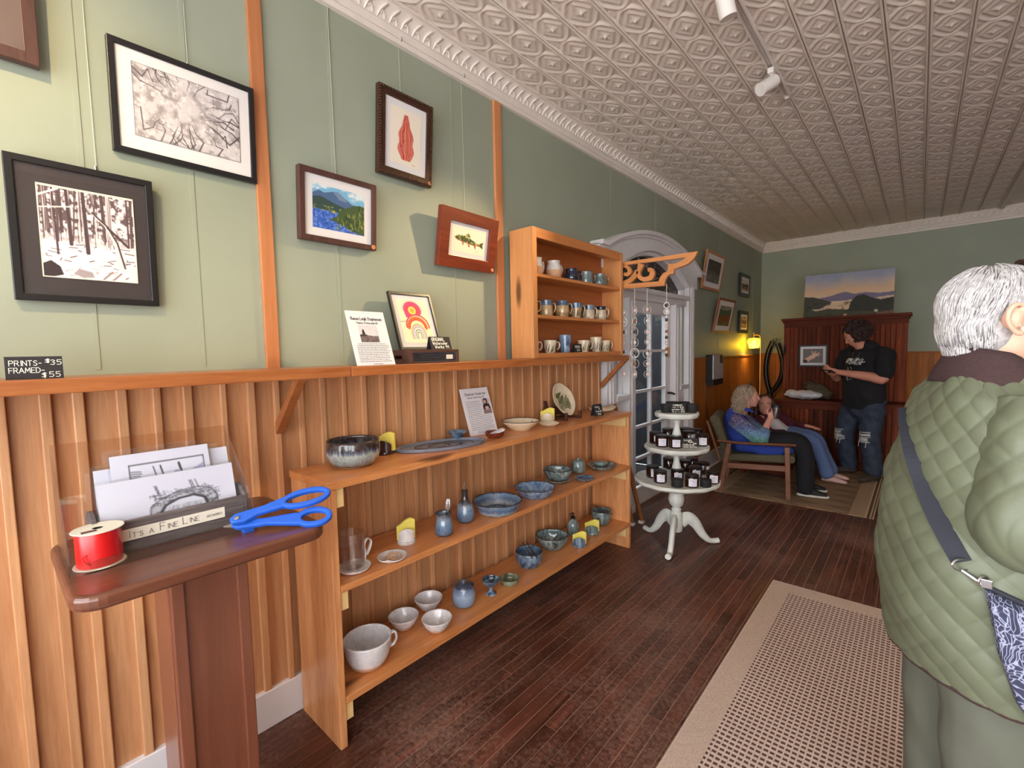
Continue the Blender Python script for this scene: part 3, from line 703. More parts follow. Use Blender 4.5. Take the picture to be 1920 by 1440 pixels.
# ================================================================== framed pictures
def frame(name, label, corners, fw, depth, fmat, sheet=None, mat_w=0, mat_m=None, x_wall=None, cat='picture', glass=False, inset=.004, nrm=None, group=None, base=None):
    """corners: TL, TR, BR, BL of the face in world space"""
    c = [np.array(p, float) for p in corners]; nr = np.cross(c[3]-c[0], c[1]-c[0]); nr /= np.linalg.norm(nr)   # towards the room
    ctr = sum(c)/4; t = thing(name, label, cat, tuple(c[2]*.5+c[3]*.5-nr*depth) if base is None else base, group)
    r = (c[1]-c[0]); W = np.linalg.norm(r); r /= W; u = (c[0]-c[3]); H = np.linalg.norm(u); u /= H
    def pt(a, b, h): return tuple(c[3]+r*a+u*b+nr*h)
    def slab(m, a0, a1, b0, b1, h0, h1):
        m.add([pt(a0, b0, h0), pt(a1, b0, h0), pt(a1, b1, h0), pt(a0, b1, h0), pt(a0, b0, h1), pt(a1, b0, h1), pt(a1, b1, h1), pt(a0, b1, h1)], [(3,2,1,0),(4,5,6,7),(0,1,5,4),(1,2,6,5),(2,3,7,6),(3,0,4,7)])
    m = MB()
    o = [pt(0, 0, 0), pt(W, 0, 0), pt(W, H, 0), pt(0, H, 0)]; i_ = [pt(fw, fw, 0), pt(W-fw, fw, 0), pt(W-fw, H-fw, 0), pt(fw, H-fw, 0)]
    o2 = [pt(0, 0, -depth), pt(W, 0, -depth), pt(W, H, -depth), pt(0, H, -depth)]; i2 = [pt(fw, fw, -depth), pt(W-fw, fw, -depth), pt(W-fw, H-fw, -depth), pt(fw, H-fw, -depth)]
    fs = []
    for k in range(4):
        j = (k+1) % 4
        fs += [(k, j, 4+j, 4+k), (8+k, 12+k, 12+j, 8+j), (k, 8+k, 8+j, j), (4+k, 4+j, 12+j, 12+k)]
    m.add(o+i_+o2+i2, fs); m.build('frame', fmat, t, bev=.002)
    h = -inset
    if mat_w:
        m = MB(); slab(m, fw-.001, W-fw+.001, fw-.001, H-fw+.001, h-.006, h-.003); m.build('mat_board', mat_m or M['mat'], t)
    else:
        m = MB(); slab(m, fw-.001, W-fw+.001, fw-.001, H-fw+.001, h-.006, h-.003); m.build('backing', M['mat'], t)
    if sheet is not None:
        a, b = fw+mat_w, fw+mat_w
        if isinstance(mat_w, tuple): pass
        pic = sheet.obj('picture_sheet', [pt(a, H-b, h-.002), pt(W-a, H-b, h-.002), pt(W-a, b, h-.002), pt(a, b, h-.002)], t)
    if glass:
        m = MB(); slab(m, fw-.001, W-fw+.001, fw-.001, H-fw+.001, h-.0012, h-.0006); m.build('glass', M['glass'], t)
    return t, pt, W, H
def wallrect(y0, z0, y1, z1, xt, xb, tilt=0.):     # TL, TR, BR, BL on the left wall; top leans out to xt, bottom sits at xb
    cy, cz = (y0+y1)/2, (z0+z1)/2; c, s_ = math.cos(tilt), math.sin(tilt)
    def q(y, z, x): return (x, cy+(y-cy)*c-(z-cz)*s_, cz+(y-cy)*s_+(z-cz)*c)
    return [q(y0, z1, xt), q(y1, z1, xt), q(y1, z0, xb), q(y0, z0, xb)]
def forest_sheet(w_=170, h=200):
    s = Sheet(w_, h, (232, 220, 218)); R = np.random.RandomState(3); dk = (70, 48, 52)
    n = fnoise(h, w_, 26, 4, 3); up = np.clip((.62-s.Y)*6, 0, 1); s.put(np.clip((n-.46)*7, 0, 1)*up*.85, dk)
    for k in range(26):
        x = R.rand(); b = .45+.25*R.rand(); wd = .008+.02*R.rand(); s.line([(x, -.02), (x+.03*R.randn(), b)], wd, (92, 72, 74) if R.rand() < .5 else (215, 200, 198))
        s.line([(x+wd*.35, 0), (x+wd*.35, b)], .006, dk)
    s.poly([(0, .64), (.3, .58), (.6, .66), (1, .58), (1, .72), (.5, .74), (0, .76)], (238, 228, 226), .9)
    for k in range(40):
        x, y = R.rand(), .6+.4*R.rand(); s.line([(x, y), (x+.12*R.rand(), y-.03+.05*R.rand())], .006+.006*R.rand(), dk, .8)
    for (x, b, w2) in ((.30, .62, .035), (.47, .70, .04), (.16, .74, .02)): s.line([(x-.02, 0), (x, b)], [w2*.8, w2], (74, 54, 58))
    s.line([(.52, .22), (.68, .36), (.78, .55), (.84, .84)], [.02, .03, .045, .07], (228, 214, 212)); s.line([(.54, .23), (.70, .37), (.80, .55), (.87, .84)], .018, dk)
    s.line([(.7, .38), (.92, .58)], .025, dk); s.line([(0, .12), (.2, .02)], .02, (230, 216, 214)); s.line([(0, .25), (.32, .2)], .014, (226, 212, 210))
    s.poly([(.0, 1), (.0, .86), (.08, .82), (.17, .88), (.2, .97), (.1, 1)], (48, 34, 38)); s.poly([(.3, .95), (.36, .89), (.5, .92), (.52, .98), (.4, .99)], (66, 50, 54))
    s.poly([(.2, .9), (.6, .84), (.95, .9), (.8, 1), (.3, 1)], (236, 226, 224), .55); s.line([(.62, .99), (.72, .9)], .02, (150, 130, 132)); s.line([(.72, 1), (.82, .91)], .02, (150, 130, 132)); return s
def canopy_sheet(w_=210, h=140):
    s = Sheet(w_, h, (206, 198, 198)); R = np.random.RandomState(8)
    n = fnoise(h, w_, 9, 2, 5); s.put(np.clip((n-.42)*4, 0, 1)*.8, (142, 132, 132)); n2 = fnoise(h, w_, 16, 9, 4); s.put(np.clip((n2-.55)*6, 0, 1)*.8, (228, 220, 218))
    for k in range(30):
        a = R.rand()*6.283; d0 = .22+.2*R.rand(); d1 = .75; cx, cy = .45, .42
        p = [(cx+math.cos(a+.05*R.randn()*q)*d*.75, cy+math.sin(a+.05*R.randn()*q)*d) for q, d in enumerate(np.linspace(d0, d1, 5))]
        s.line(p, list(np.linspace(.006, .013+.012*R.rand(), 5)), (58, 50, 54), .92)
        for j in range(2): x, y = p[1+j]; s.line([(x, y), (x+.07*R.randn(), y+.07*R.randn())], .005, (70, 62, 66), .8)
    s.line([(.002, .002), (.998, .002), (.998, .998), (.002, .998), (.002, .002)], .012, (70, 62, 64)); return s
def lake_sheet(w_=120, h=110):
    s = Sheet(w_, h, (120, 176, 208)); R = np.random.RandomState(5); n = fnoise(h, w_, 5, 3, 4)
    s.put(np.clip((n-.45)*5, 0, 1)*np.clip((.3-s.Y)*9, 0, 1), (216, 226, 228))
    s.poly([(0, .22), (.12, .13), (.22, .17), (.38, .10), (.48, .08), (.62, .2), (.75, .3), (1, .3), (1, .6), (0, .6)], (74, 100, 136)); s.poly([(.38, .10), (.48, .08), (.62, .2), (.66, .28), (.5, .26)], (112, 134, 162))
    s.poly([(0, .3), (.15, .26), (.4, .36), (.6, .42), (.6, .55), (0, .55)], (46, 70, 66)); s.put(np.clip((fnoise(h, w_, 14, 6, 3)-.5)*6, 0, 1)*((s.Y > .45) & (s.Y < .6)), (170, 160, 60))
    s.poly([(0, .56), (.45, .6), (1, .7), (1, 1), (0, 1)], (52, 96, 186)); m = (s.Y > .57)
    s.put(np.clip((vnoise(h, w_, 30, 2)-.5)*5, 0, 1)*m*.7, (120, 150, 222)); s.put(np.clip((vnoise(h, w_, 40, 12)-.6)*5, 0, 1)*m*.6, (30, 60, 130))
    s.poly([(.3, .76), (.45, .66), (.5, .52), (.62, .42), (.75, .34), (.9, .28), (1, .3), (1, 1), (.85, .96), (.66, .9), (.5, .8)], (62, 84, 44))
    for k in range(90):
        x = .45+.55*R.rand(); y = lerp(.72, .3, (x-.45)/.55)+.5*R.rand(); 
        if y < .97: s.line([(x, y-.09), (x+.01, y)], [.004, .03], [(36, 52, 30), (98, 116, 52), (150, 150, 70), (52, 66, 36)][k % 4], .9)
    return s
def figure_sheet(w_=90, h=130):
    s = Sheet(w_, h, (240, 226, 206)); R = np.random.RandomState(2)
    def half(t): return .06+.05*math.sin(min(t, .25)/.25*1.6)+(.13*math.exp(-((t-.45)/.16)**2))+.16*math.exp(-((t-.78)/.17)**2)
    L = [(.5-half(t), .1+.8*t) for t in np.linspace(.0, 1, 30)]; Rr = [(.5+half(t), .1+.8*t) for t in np.linspace(0, 1, 30)]
    s.poly(L+Rr[::-1], (212, 92, 76), .8)
    for k in range(34):
        f = R.uniform(-1, 1); ph = R.rand()*6; c = [(176, 48, 40), (226, 128, 104), (150, 36, 34), (232, 150, 120)][k % 4]
        s.line([(.5+half(t)*f*(.92+.1*math.sin(9*t+ph))+.012*math.sin(22*t+ph), .1+.8*t) for t in np.linspace(0, 1, 26)], .009, c, .85)
    s.line([(.72, .95), (.8, .955)], .006, (120, 90, 80)); return s
def fish_sheet(w_=90, h=80):
    s = Sheet(w_, h, (238, 228, 204)); body = spline([(.10, .42), (.16, .34), (.3, .3), (.5, .36), (.7, .48), (.82, .54)], 5); bot = spline([(.82, .6), (.66, .62), (.45, .58), (.28, .54), (.16, .5), (.10, .42)], 5)
    s.poly(body+bot, (66, 78, 40)); s.poly([(.8, .53), (.94, .42), (.93, .72), (.88, .66), (.8, .6)], (70, 62, 36)); s.poly([(.36, .31), (.48, .17), (.56, .34)], (84, 82, 44))
    for (x, y) in ((.3, .56), (.48, .6), (.66, .63)): s.poly([(x, y), (x+.05, y), (x+.07, y+.13), (x+.02, y+.12)], (186, 70, 40))
    s.line(bot, .03, (196, 110, 70), .7); n = vnoise(h, w_, 22, 4); ins = (s.a[..., 1] < .36); s.put(np.clip((n-.6)*8, 0, 1)*ins, (176, 170, 88)); s.disc(.16, .42, .02, .022, (16, 14, 12)); s.line([(.7, .86), (.78, .87)], .008, (130, 110, 90)); return s
def rainbow_sheet(w_=110, h=150):
    s = Sheet(w_, h, (246, 234, 196))
    for k in range(20):
        a = math.pi+math.pi*k/19; s.line([(.47+.30*math.cos(a), .24+.2*math.sin(a)), (.47+.34*math.cos(a), .24+.235*math.sin(a))], .006, (60, 40, 46))
    s.disc(.47, .24, .29, .20, (226, 60, 118)); s.poly([(.18, .24), (.22, .42), (.5, .4), (.76, .3), (.76, .24)], (226, 60, 118)); s.disc(.47, .25, .2, .13, (214, 54, 62), .7); s.disc(.46, .25, .13, .095, (240, 204, 96)); s.disc(.46, .25, .06, .05, (232, 160, 50))
    def bow(cx, cy, rx, ry, wd, c, a0=math.pi*.98, a1=math.pi*2.02): s.line([(cx+rx*math.cos(a), cy+ry*math.sin(a)) for a in np.linspace(a0, a1, 28)], wd, c)
    bow(.55, .62, .36, .26, .05, (206, 66, 92)); bow(.55, .62, .33, .235, .03, (240, 210, 160)); bow(.53, .64, .28, .21, .075, (226, 96, 44)); bow(.53, .64, .25, .17, .02, (214, 50, 46))
    for (r, c, w2) in ((.24, (246, 230, 170), .05), (.22, (190, 160, 70), .02), (.19, (228, 190, 200), .035), (.16, (60, 58, 66), .012), (.14, (214, 220, 222), .035), (.10, (58, 56, 60), .014), (.075, (246, 234, 210), .03), (.05, (52, 50, 56), .012)):
        s.line([(.52+r*math.cos(a)+(.0 if a < 4.7 else .02), .80+1.05*r*math.sin(a)) for a in np.linspace(math.pi, 2*math.pi, 24)], w2, c); s.line([(.52-r, .80), (.52-r+.01, .9)], w2, c); s.line([(.54+r, .80), (.54+r, .9)], w2, c)
    s.line([(.0, .52), (.2, .50)], .008, (70, 60, 60)); return s
def wash_sheet(w_, h, bands, seed=1, dark=(40, 34, 30)):
    s = Sheet(w_, h, bands[0][1]); n = fnoise(h, w_, 5, seed, 4)-.5
    for (y, c) in bands: s.put(np.clip((s.Y+n*.16-y)*h*.5, 0, 1), c)
    s.put(np.clip((fnoise(h, w_, 10, seed+5, 3)-.56)*6, 0, 1)*.45, dark); return s
# nine of them hang on the left wall
def cord(label, y, z0, px=None, ztop=2.905, lab2=None):
    t = thing('picture_cord', label, 'cord', (XW+.006, y, z0))
    MB().tube([(XW+.004, y, ztop), (XW+.006, y+.002, z0+.01)], .0011, 5).build('line', M['wire'], t)
    MB().tube([(XW+.006, y, z0+.016), (XW+.006, y, z0-.006)], .0036, 8).build('adjuster', M['steel'], t, smooth=True)
    m = MB().tube([(XW+.004, y, ztop-.006), (XW+.018, y, ztop+.002), (XW+.034, y, ztop+.014), (XW+.030, y, ztop+.024)], .003, 6); m.build('hook', M['steel'], t, smooth=True)
M['darkmat'] = plain('dark_brown_mat_board', (52, 42, 44), .6)
t1, pt, W, H = frame('framed_print', 'black framed ink print of a snowy forest stream in a wide dark mat', wallrect(.068, 1.620, .392, 2.014, -1.858, -1.872), .019, .022, M['black'], None, .06, M['darkmat'])
forest_sheet().obj('picture_sheet', [pt(.062, .325, -.005), pt(.270, .325, -.005), pt(.270, .072, -.005), pt(.062, .072, -.005)], t1)
m = MB(); m.add([pt(.018, .018, -.003), pt(W-.018, .018, -.003), pt(W-.018, H-.018, -.003), pt(.018, H-.018, -.003)], [(0, 1, 2, 3)]); m.build('glass', M['glass'], t1)
m = MB()
for (a, b, c_, d) in ((.059, .273, .322, .328), (.059, .273, .069, .072), (.059, .062, .069, .328), (.270, .273, .069, .328)): m.add([pt(a, c_, -.0045), pt(b, c_, -.0045), pt(b, d, -.0045), pt(a, d, -.0045)], [(0, 1, 2, 3)])
m.build('mat_bevel', M['kraft'], t1)
t2, pt, W, H = frame('framed_print', 'black framed ink drawing looking up into bare treetops with a wide white mat', wallrect(.305, 2.092, .716, 2.426, -1.858, -1.874), .018, .020, M['black'], None, .05)
canopy_sheet().obj('picture_sheet', [pt(.057, H-.052, -.005), pt(W-.052, H-.052, -.005), pt(W-.052, .062, -.005), pt(.057, .062, -.005)], t2)
m = MB(); m.add([pt(.018, .018, -.003), pt(W-.018, .018, -.003), pt(W-.018, H-.018, -.003), pt(.018, H-.018, -.003)], [(0, 1, 2, 3)]); m.build('glass', M['glass'], t2)
M['greybrown'] = plain('grey_brown_canvas', (98, 80, 76), .6, var=.08, vscale=12)
t0, pt, W, H = frame('framed_picture', 'brown framed dull picture cut off at the upper left corner of the view', wallrect(-.25, 2.264, .158, 2.62, -1.85, -1.86), .03, .03, M['walnutframe'], None, 0)
m = MB(); m.add([pt(.03, .03, -.003), pt(W-.03, .03, -.003), pt(W-.03, H-.03, -.003), pt(.03, H-.03, -.003)], [(0, 1, 2, 3)]); m.build('canvas', M['greybrown'], t0)
frame('framed_painting', 'dark walnut framed painting of a blue lake below mountains and firs', wallrect(.862, 1.916, 1.206, 2.200, -1.842, -1.862), .022, .032, M['walnutframe'], lake_sheet(), .034, inset=.008)
M['gilt'] = plain('dark_gilt_frame', (72, 44, 30), .35, .3, var=.6, vscale=160, bmp=.8, bscale=220)
t4, pt, W, H = frame('framed_painting', 'ornate dark gilt framed watercolour of a red wavy-haired figure', wallrect(1.232, 2.274, 1.537, 2.652, -1.830, -1.862), .036, .028, M['gilt'], figure_sheet(), .03, inset=.006)
m = MB()
for k in range(26):
    for (a, b) in ((.010+k*(W-.02)/25, .008), (.010+k*(W-.02)/25, H-.008)): m.sphere(pt(a, b, .001), .0052, 6, 4)
for k in range(32):
    for a in (.008, W-.008): m.sphere(pt(a, .01+k*(H-.02)/31, .001), .0052, 6, 4)
m.build('beading', M['gilt'], t4)
frame('framed_painting', 'wide reddish wood framed painting of a speckled brook fish', wallrect(1.553, 1.896, 1.966, 2.186, -1.800, -1.848), .062, .034, M['redframe'], fish_sheet(), .022, inset=.012)
M['cork'] = plain('copper_sticker', (206, 128, 76), .5)
def dot(parent_label, y, z, x):
    for o in COL.objects:
        if o.get('label') == parent_label:
            c_ = MB(); c_.tube([(x, y, z), (x+.0025, y, z)], .010, 14); c_.build('price_dot', M['cork'], o); return
dot('dark walnut framed painting of a blue lake below mountains and firs', 1.190, 1.930, -1.8612)
dot('ornate dark gilt framed watercolour of a red wavy-haired figure', 1.524, 2.292, -1.8612)
dot('wide reddish wood framed painting of a speckled brook fish', 1.944, 1.914, -1.8445)
cord('thin cord holding the snowy forest print from the moulding', .262, 2.02); cord('thin cord holding the treetops drawing from the moulding', .52, 2.432)
cord('thin cord holding the blue lake painting from the moulding', 1.04, 2.212); cord('thin cord holding the red figure watercolour from the moulding', 1.39, 2.665); cord('thin cord holding the fish painting from the moulding', 1.79, 2.2)
# ---- four small ones beyond the door
def far(name, label, a, b, c_, d, fm, fw, sheet, mw, xt=-1.86): frame(name, label, wallrect(a, c_, b, d, xt, -1.868), fw, .022, fm, sheet, mw, inset=.003)
far('framed_picture', 'light oak framed grey picture beside the arched door, upper of two tilted ones', 5.39, 6.01, 2.12, 2.54, M['oakframe'], .03, wash_sheet(24, 30, [(0, (74, 68, 56)), (.45, (96, 88, 76)), (.62, (120, 112, 104))], 3), .06, -1.80)
far('framed_picture', 'brown framed woodland picture hung lower than the grey one, above the wall heater', 5.79, 6.42, 1.63, 2.04, M['brownframe'], .028, wash_sheet(26, 30, [(0, (150, 140, 128)), (.15, (58, 84, 62)), (.42, (120, 62, 40)), (.75, (104, 96, 52))], 7), .06, -1.79)
far('framed_picture', 'slim black framed landscape picture hung highest near the corner', 6.88, 7.355, 2.15, 2.463, M['black'], .05, wash_sheet(20, 30, [(0, (214, 206, 196)), (.38, (48, 42, 38)), (.5, (150, 92, 56)), (.8, (190, 160, 130))], 11), .03)
far('framed_picture', 'slim black framed yellow picture hung just above the floor lamp', 6.86, 7.29, 1.64, 1.95, M['black'], .05, wash_sheet(20, 30, [(0, (206, 180, 110)), (.3, (120, 92, 60)), (.6, (196, 160, 90)), (.85, (110, 84, 50))], 13), .03)
# ================================================================== LOW SHELF UNIT
SX, SY0, SY1 = -1.548, .772, 3.045
ZT, ZM, ZL = 1.0, .615, .192
su = thing('shelf_unit', 'long low open pine shelf unit of three shelves holding pottery', 'shelf', (-1.70, 1.9, 0))
XBK = XW+.044
for (a, b) in ((SY0, SY0+.028), (SY1-.028, SY1)):
    part('side_panel', M['shelfz'], su, (XBK, SX-.002, a, b, 0, ZT-.029), bev=.0025)
for z, a, b in ((ZT, SY0-.006, SY1+.012), (ZM, SY0+.029, SY1-.012), (ZL, SY0+.029, SY1-.012)):
    part('shelf_board', M['shelf'], su, (XBK, SX+.002, a, b, z-.028, z), bev=.0025)
    for (c_, d) in ((SY0+.029, SY0+.060), (SY1-.060, SY1-.029)):
        part('cleat', M['cleat'], su, (XBK, SX-.012, c_, d, z-.100, z-.0285))
# ================================================================== POTTERY
def prof_open(pts, wall=.005):      # outer profile (r, z) from the foot to the rim, then back down inside
    inn = [(max(r-wall, .0005), z) for r, z in pts[::-1]]
    inn = [(r, max(z, pts[0][1]+wall)) for r, z in inn]
    rr, zz = pts[-1]
    return [(.0005, pts[0][1])]+pts+[(rr-wall*.5, zz+wall*.35)]+inn+[(.0005, pts[0][1]+wall)]
def pot(name, label, cat, x, y, z, pts, mat, wall=.005, rf=None, group=None, foot=None, seg=36, parts=()):
    t = thing(name, label, cat, (x, y, z), group)
    b = MB().lathe(prof_open(pts, wall), (x, y, z), seg, rf).build('body', mat, t, smooth='all')
    if foot: MB().lathe([(foot-.003, .0005), (foot, .0005), (foot+.001, .004), (foot-.003, .005)], (x, y, z-.0), 28, closed=True).build('foot_ring', M['clay'], t, smooth=True)
    return t
def smooth_prof(pts, n=5): return spline(pts, n)
def rim(t, r, z, mat, x, y, w_=.003, rf=None):
    pts = []
    for k in range(41):
        a = 2*math.pi*k/40; q = r*(rf(a, r, z-t.location[2]) if rf else 1); pts.append((x+q*math.cos(a), y+q*math.sin(a), z))
    MB().tube(pts, w_, 6, False).build('rim', mat, t, smooth=True)
def handle(t, mat, c, dirv, r0, z0, z1, out, rad=.006, name='handle'):     # loop on the side
    d = Vector((*dirv, 0)).normalized(); c = Vector(c)
    p = [c+d*r0+Vector((0, 0, z1)), c+d*(r0+out*.75)+Vector((0, 0, z1+.004)), c+d*(r0+out)+Vector((0, 0, (z0*.35+z1*.65))), c+d*(r0+out*.7)+Vector((0, 0, z0*.8+z1*.2)), c+d*(r0-.002)+Vector((0, 0, z0))]
    MB().tube(spline(p, 5), (rad*.7, rad*1.2), 8, flat=(d.y, -d.x, 0)).build(name, mat, t, smooth=True)
M['rimdk'] = plain('dark_rim_glaze', (58, 46, 42), .25)
M['pitchgl'] = glaze_z('blue_run_glaze', .11, [(.0, (44, 42, 46)), (.12, (84, 104, 128)), (.45, (104, 130, 158)), (.75, (132, 150, 166)), (.92, (70, 70, 80)), (1.0, (52, 44, 42))], .18, 55, mot=(52, 66, 88))
M['jargl'] = glaze_z('pale_blue_jar_glaze', .13, [(.0, (70, 74, 84)), (.10, (116, 138, 166)), (.50, (146, 164, 186)), (.72, (96, 114, 140)), (.80, (50, 50, 58)), (1.0, (84, 96, 112))], .12, 50, mot=(110, 132, 164))
M['bakegl'] = glaze_z('blue_baking_glaze', .065, [(.0, (120, 116, 116)), (.2, (160, 168, 176)), (.5, (84, 106, 136)), (.85, (116, 140, 166)), (1.0, (56, 48, 46))], .3, 50, mot=(62, 80, 108))
# -- top shelf
x, y = -1.725, .972
t = pot('mixing_bowl', 'large deep bowl with dripping dark and blue glaze on the top shelf', 'bowl', x, y, ZT, smooth_prof([(.066, .002), (.088, .014), (.104, .045), (.106, .075), (.103, .103)]), M['drip'], .006, foot=.064); rim(t, .101, ZT+.104, M['rimdk'], x, y)
def sponge_holder(label, x, y, z, r, h, mat, ang, tall=1.0, group='sponge holders on the shelves'):
    t = thing('sponge_holder', label, 'sponge holder', (x, y, z), group); xf = Matrix.Translation((x, y, z)) @ Matrix.Rotation(ang, 4, 'Z')
    MB().lathe([(.0005, 0), (r*.95, 0), (r, .006), (r*.96, .012), (.0005, .012)], (0, 0, 0), 26, xf=xf).build('base', mat, t, smooth=True)
    n = 14; m = MB(); L = []; Rr = []
    wallh = lambda a: h*.62+h*.12*math.cos(a*1.3)
    for k in range(n+1):
        a = -1.15+2.3*k/n; L.append((r*.92*math.sin(a), -r*.92*math.cos(a)*.75)); Rr.append((r*.82*math.sin(a), -r*.82*math.cos(a)*.75))
    vs_ = []; fs = []
    for k in range(n+1):
        a = -1.15+2.3*k/n; hh = h*(.40+.26*math.cos(a*1.2))
        vs_ += [(*L[k], .01), (*Rr[k], .01), (*L[k], hh), (*Rr[k], hh)]
    for k in range(n):
        i = 4*k; j = i+4; fs += [(i, j, j+2, i+2), (i+1, i+3, j+3, j+1), (i+2, j+2, j+3, i+3)]
    fs += [(0, 2, 3, 1), (4*n, 4*n+1, 4*n+3, 4*n+2)]
    MB().add(vs_, fs, xf).build('wall', mat, t, smooth=True)
    m = MB(); top = [(-r*.98, h*.70), (-r*.5, h*.80), (0, h*.94), (r*.5, h*1.0), (r*.98, h*.92)]
    m.prism([(-r*.98, .013)]+[(-r*.98, h*.70)]+[(p, q) for p, q in spline(top, 4)]+[(r*.98, .013)], .004, .020, 1, xf=xf)
    m.build('sponge', M['yellow'], t, bev=.002)
    return t
sponge_holder('dark brown sponge holder with a yellow sponge beside the big dripped bowl', -1.808, 1.172, ZT, .046, .098, M['darkgl'], .55)
# oval tray with attached dip bowl
t = thing('serving_tray', 'oval grey-blue swirl tray with a small dip bowl at one end', 'tray', (-1.70, 1.41, ZT))
def ell(a, s=1): return (-1.715+s*(.105*math.cos(a)*math.cos(.35)-.205*math.sin(a)*-math.sin(.35)), 1.43+s*(.105*math.cos(a)*math.sin(-.35)+.215*math.sin(a)))
m = MB(); loop = [ell(2*math.pi*k/40) for k in range(40)]; loop2 = [ell(2*math.pi*k/40, .93) for k in range(40)]
m.prism(loop2, ZT, ZT+.006, 2); m.build('base', M['spiralgl'], t)
MB().ringprism(loop, loop2, ZT+.001, ZT+.016, 2).build('rim', M['spiralgl'], t, bev=.003)
m = MB(); m.tube([(ell(a, .8-.1*a/2.2)[0], ell(a, .8-.1*a/2.2)[1], ZT+.0065) for a in np.linspace(0, 15, 90)], .0024, 5); m.build('spiral_ridge', M['rimdk'], t, smooth=True)
m = MB().lathe(prof_open(smooth_prof([(.026, 0), (.030, .012), (.040, .026), (.052, .040)]), .004), (-1.775, 1.585, ZT+.0065), 32); m.build('dip_bowl', M['bluegl'], t, smooth='all')
pot('saucer_dish', 'shallow dark red dish holding business cards on the top shelf', 'dish', -1.672, 1.752, ZT, smooth_prof([(.034, 0), (.046, .010), (.053, .030)]), M['darkgl'], .004, rf=lambda a, r, z: 1+.03*math.sin(3*a))
M['redgl'] = glaze('dark_red_glaze', [(64, 22, 14), (104, 40, 26), (128, 58, 38)], 30, .5)
COL.objects[-1].data.materials[0] = M['redgl']
t = thing('business_cards', 'small stack of printed cards leaning in the dark red dish', 'cards', (-1.672, 1.752, ZT+.008))
for k in range(3):
    xf = Matrix.Translation((-1.668, 1.756+.004*k, ZT+.022+.003*k)) @ Matrix.Rotation(.9+.1*k, 4, 'Z') @ Matrix.Rotation(-.33, 4, 'Y')
    MB().box(-.043, .043, -.024, .024, 0, .0012, xf=xf).build('card', M['card'], t)
x, y = -1.712, 2.014
t = pot('serving_bowl', 'wide cream flared bowl with dark rim on the top shelf', 'bowl', x, y, ZT, smooth_prof([(.052, 0), (.060, .006), (.088, .030), (.110, .052)]), M['cream'], .005); rim(t, .108, ZT+.054, M['rimdk'], x, y, .0025)
m = MB()
for a in (.6, 1.3, 3.6, 4.4, 5.2):
    for k in range(5): m.tube([(x+.06*math.cos(a), y+.06*math.sin(a), ZT+.018), (x+(.075+.006*k)*math.cos(a+.08*(k-2)), y+(.075+.006*k)*math.sin(a+.08*(k-2)), ZT+.030+.004*k)], .0012, 4)
m.build('painted_fern', plain('green_brown_leaf_print', (96, 92, 50), .5), t, kind='stuff')
M['leafpr'] = bpy.data.materials['green_brown_leaf_print']
pot('sauce_dish', 'small ruffled cream dish in front of a yellow sponge holder', 'dish', -1.663, 2.218, ZT, smooth_prof([(.030, 0), (.044, .006), (.060, .020)]), M['cream'], .004, rf=lambda a, r, z: 1+.09*math.sin(5*a)*(z > .004))
sponge_holder('cream sponge holder with a bright yellow sponge near the standing plate', -1.765, 2.34, ZT, .046, .090, M['cream'], .6)
# plate on an easel
t = thing('plate_easel', 'dark brown wooden plate stand on the top shelf', 'stand', (-1.75, 2.50, ZT))
M['easelw'] = wood('dark_easel_wood', (62, 32, 26), (92, 52, 42), 'y', 2, .4, vary=.1)
for (dy) in (-.075, .085):
    part('foot', M['easelw'], t, (-1.835, -1.675, 2.505+dy-.010, 2.505+dy+.010, ZT, ZT+.018), bev=.002)
    part('stop', M['easelw'], t, (-1.690, -1.676, 2.505+dy-.010, 2.505+dy+.010, ZT+.018, ZT+.052), bev=.002)
    MB().prism([(-1.835, ZT+.018), (-1.815, ZT+.018), (-1.845, ZT+.12), (-1.856, ZT+.12)], 2.505+dy-.009, 2.505+dy+.009, 1).build('upright', M['easelw'], t)
part('crossbar', M['easelw'], t, (-1.80, -1.785, 2.43, 2.59, ZT+.003, ZT+.016))
MB().prism([(2.43, ZT+.02), (2.59, ZT+.02), (2.56, ZT+.075), (2.46, ZT+.075)], -1.835, -1.825, 0).build('back_panel', M['easelw'], t)
pc = (-1.762, 2.51, ZT+.128); xf = Matrix.Translation(pc) @ Matrix.Rotation(math.radians(66), 4, 'Y') @ Matrix.Scale(1, 4)
t = thing('display_plate', 'round cream plate with pressed fern pattern standing on a plate easel', 'plate', (pc[0], pc[1], ZT+.018))
MB().lathe([(.0005, -.010), (.06, -.010), (.085, -.004), (.112, .008), (.114, .011), (.108, .010), (.082, -.001), (.060, -.006), (.0005, -.006)], (0, 0, 0), 40, rf=lambda a, r, z: 1+.02*math.sin(4*a+1)+.012*math.sin(7*a), xf=xf).build('body', M['cream'], t, smooth='all')
m = MB()
def fern(p0, ang, L, n=9):
    for k in range(n):
        f = k/n; q = (p0[0]+L*f*math.cos(ang), p0[1]+L*f*math.sin(ang)); w2 = L*.34*(1-f)+.003
        for s_ in (-1, 1):
            e_ = (q[0]+w2*math.cos(ang+s_*.9), q[1]+w2*math.sin(ang+s_*.9))
            m.tube([(*q, -.0045+.11*max(0, math.hypot(*q)-.06)), (*e_, -.0045+.16*max(0, math.hypot(*e_)-.06))], [.0042, .0014], 4, xf=xf)
fern((.07, -.055), 2.45, .12); fern((.06, .0), 2.6, .11); fern((.075, .04), 2.9, .09); fern((.02, -.05), 2.2, .09); fern((-.02, -.06), 2.0, .07)
m.build('fern_print', M['leafpr'], t, kind='stuff')
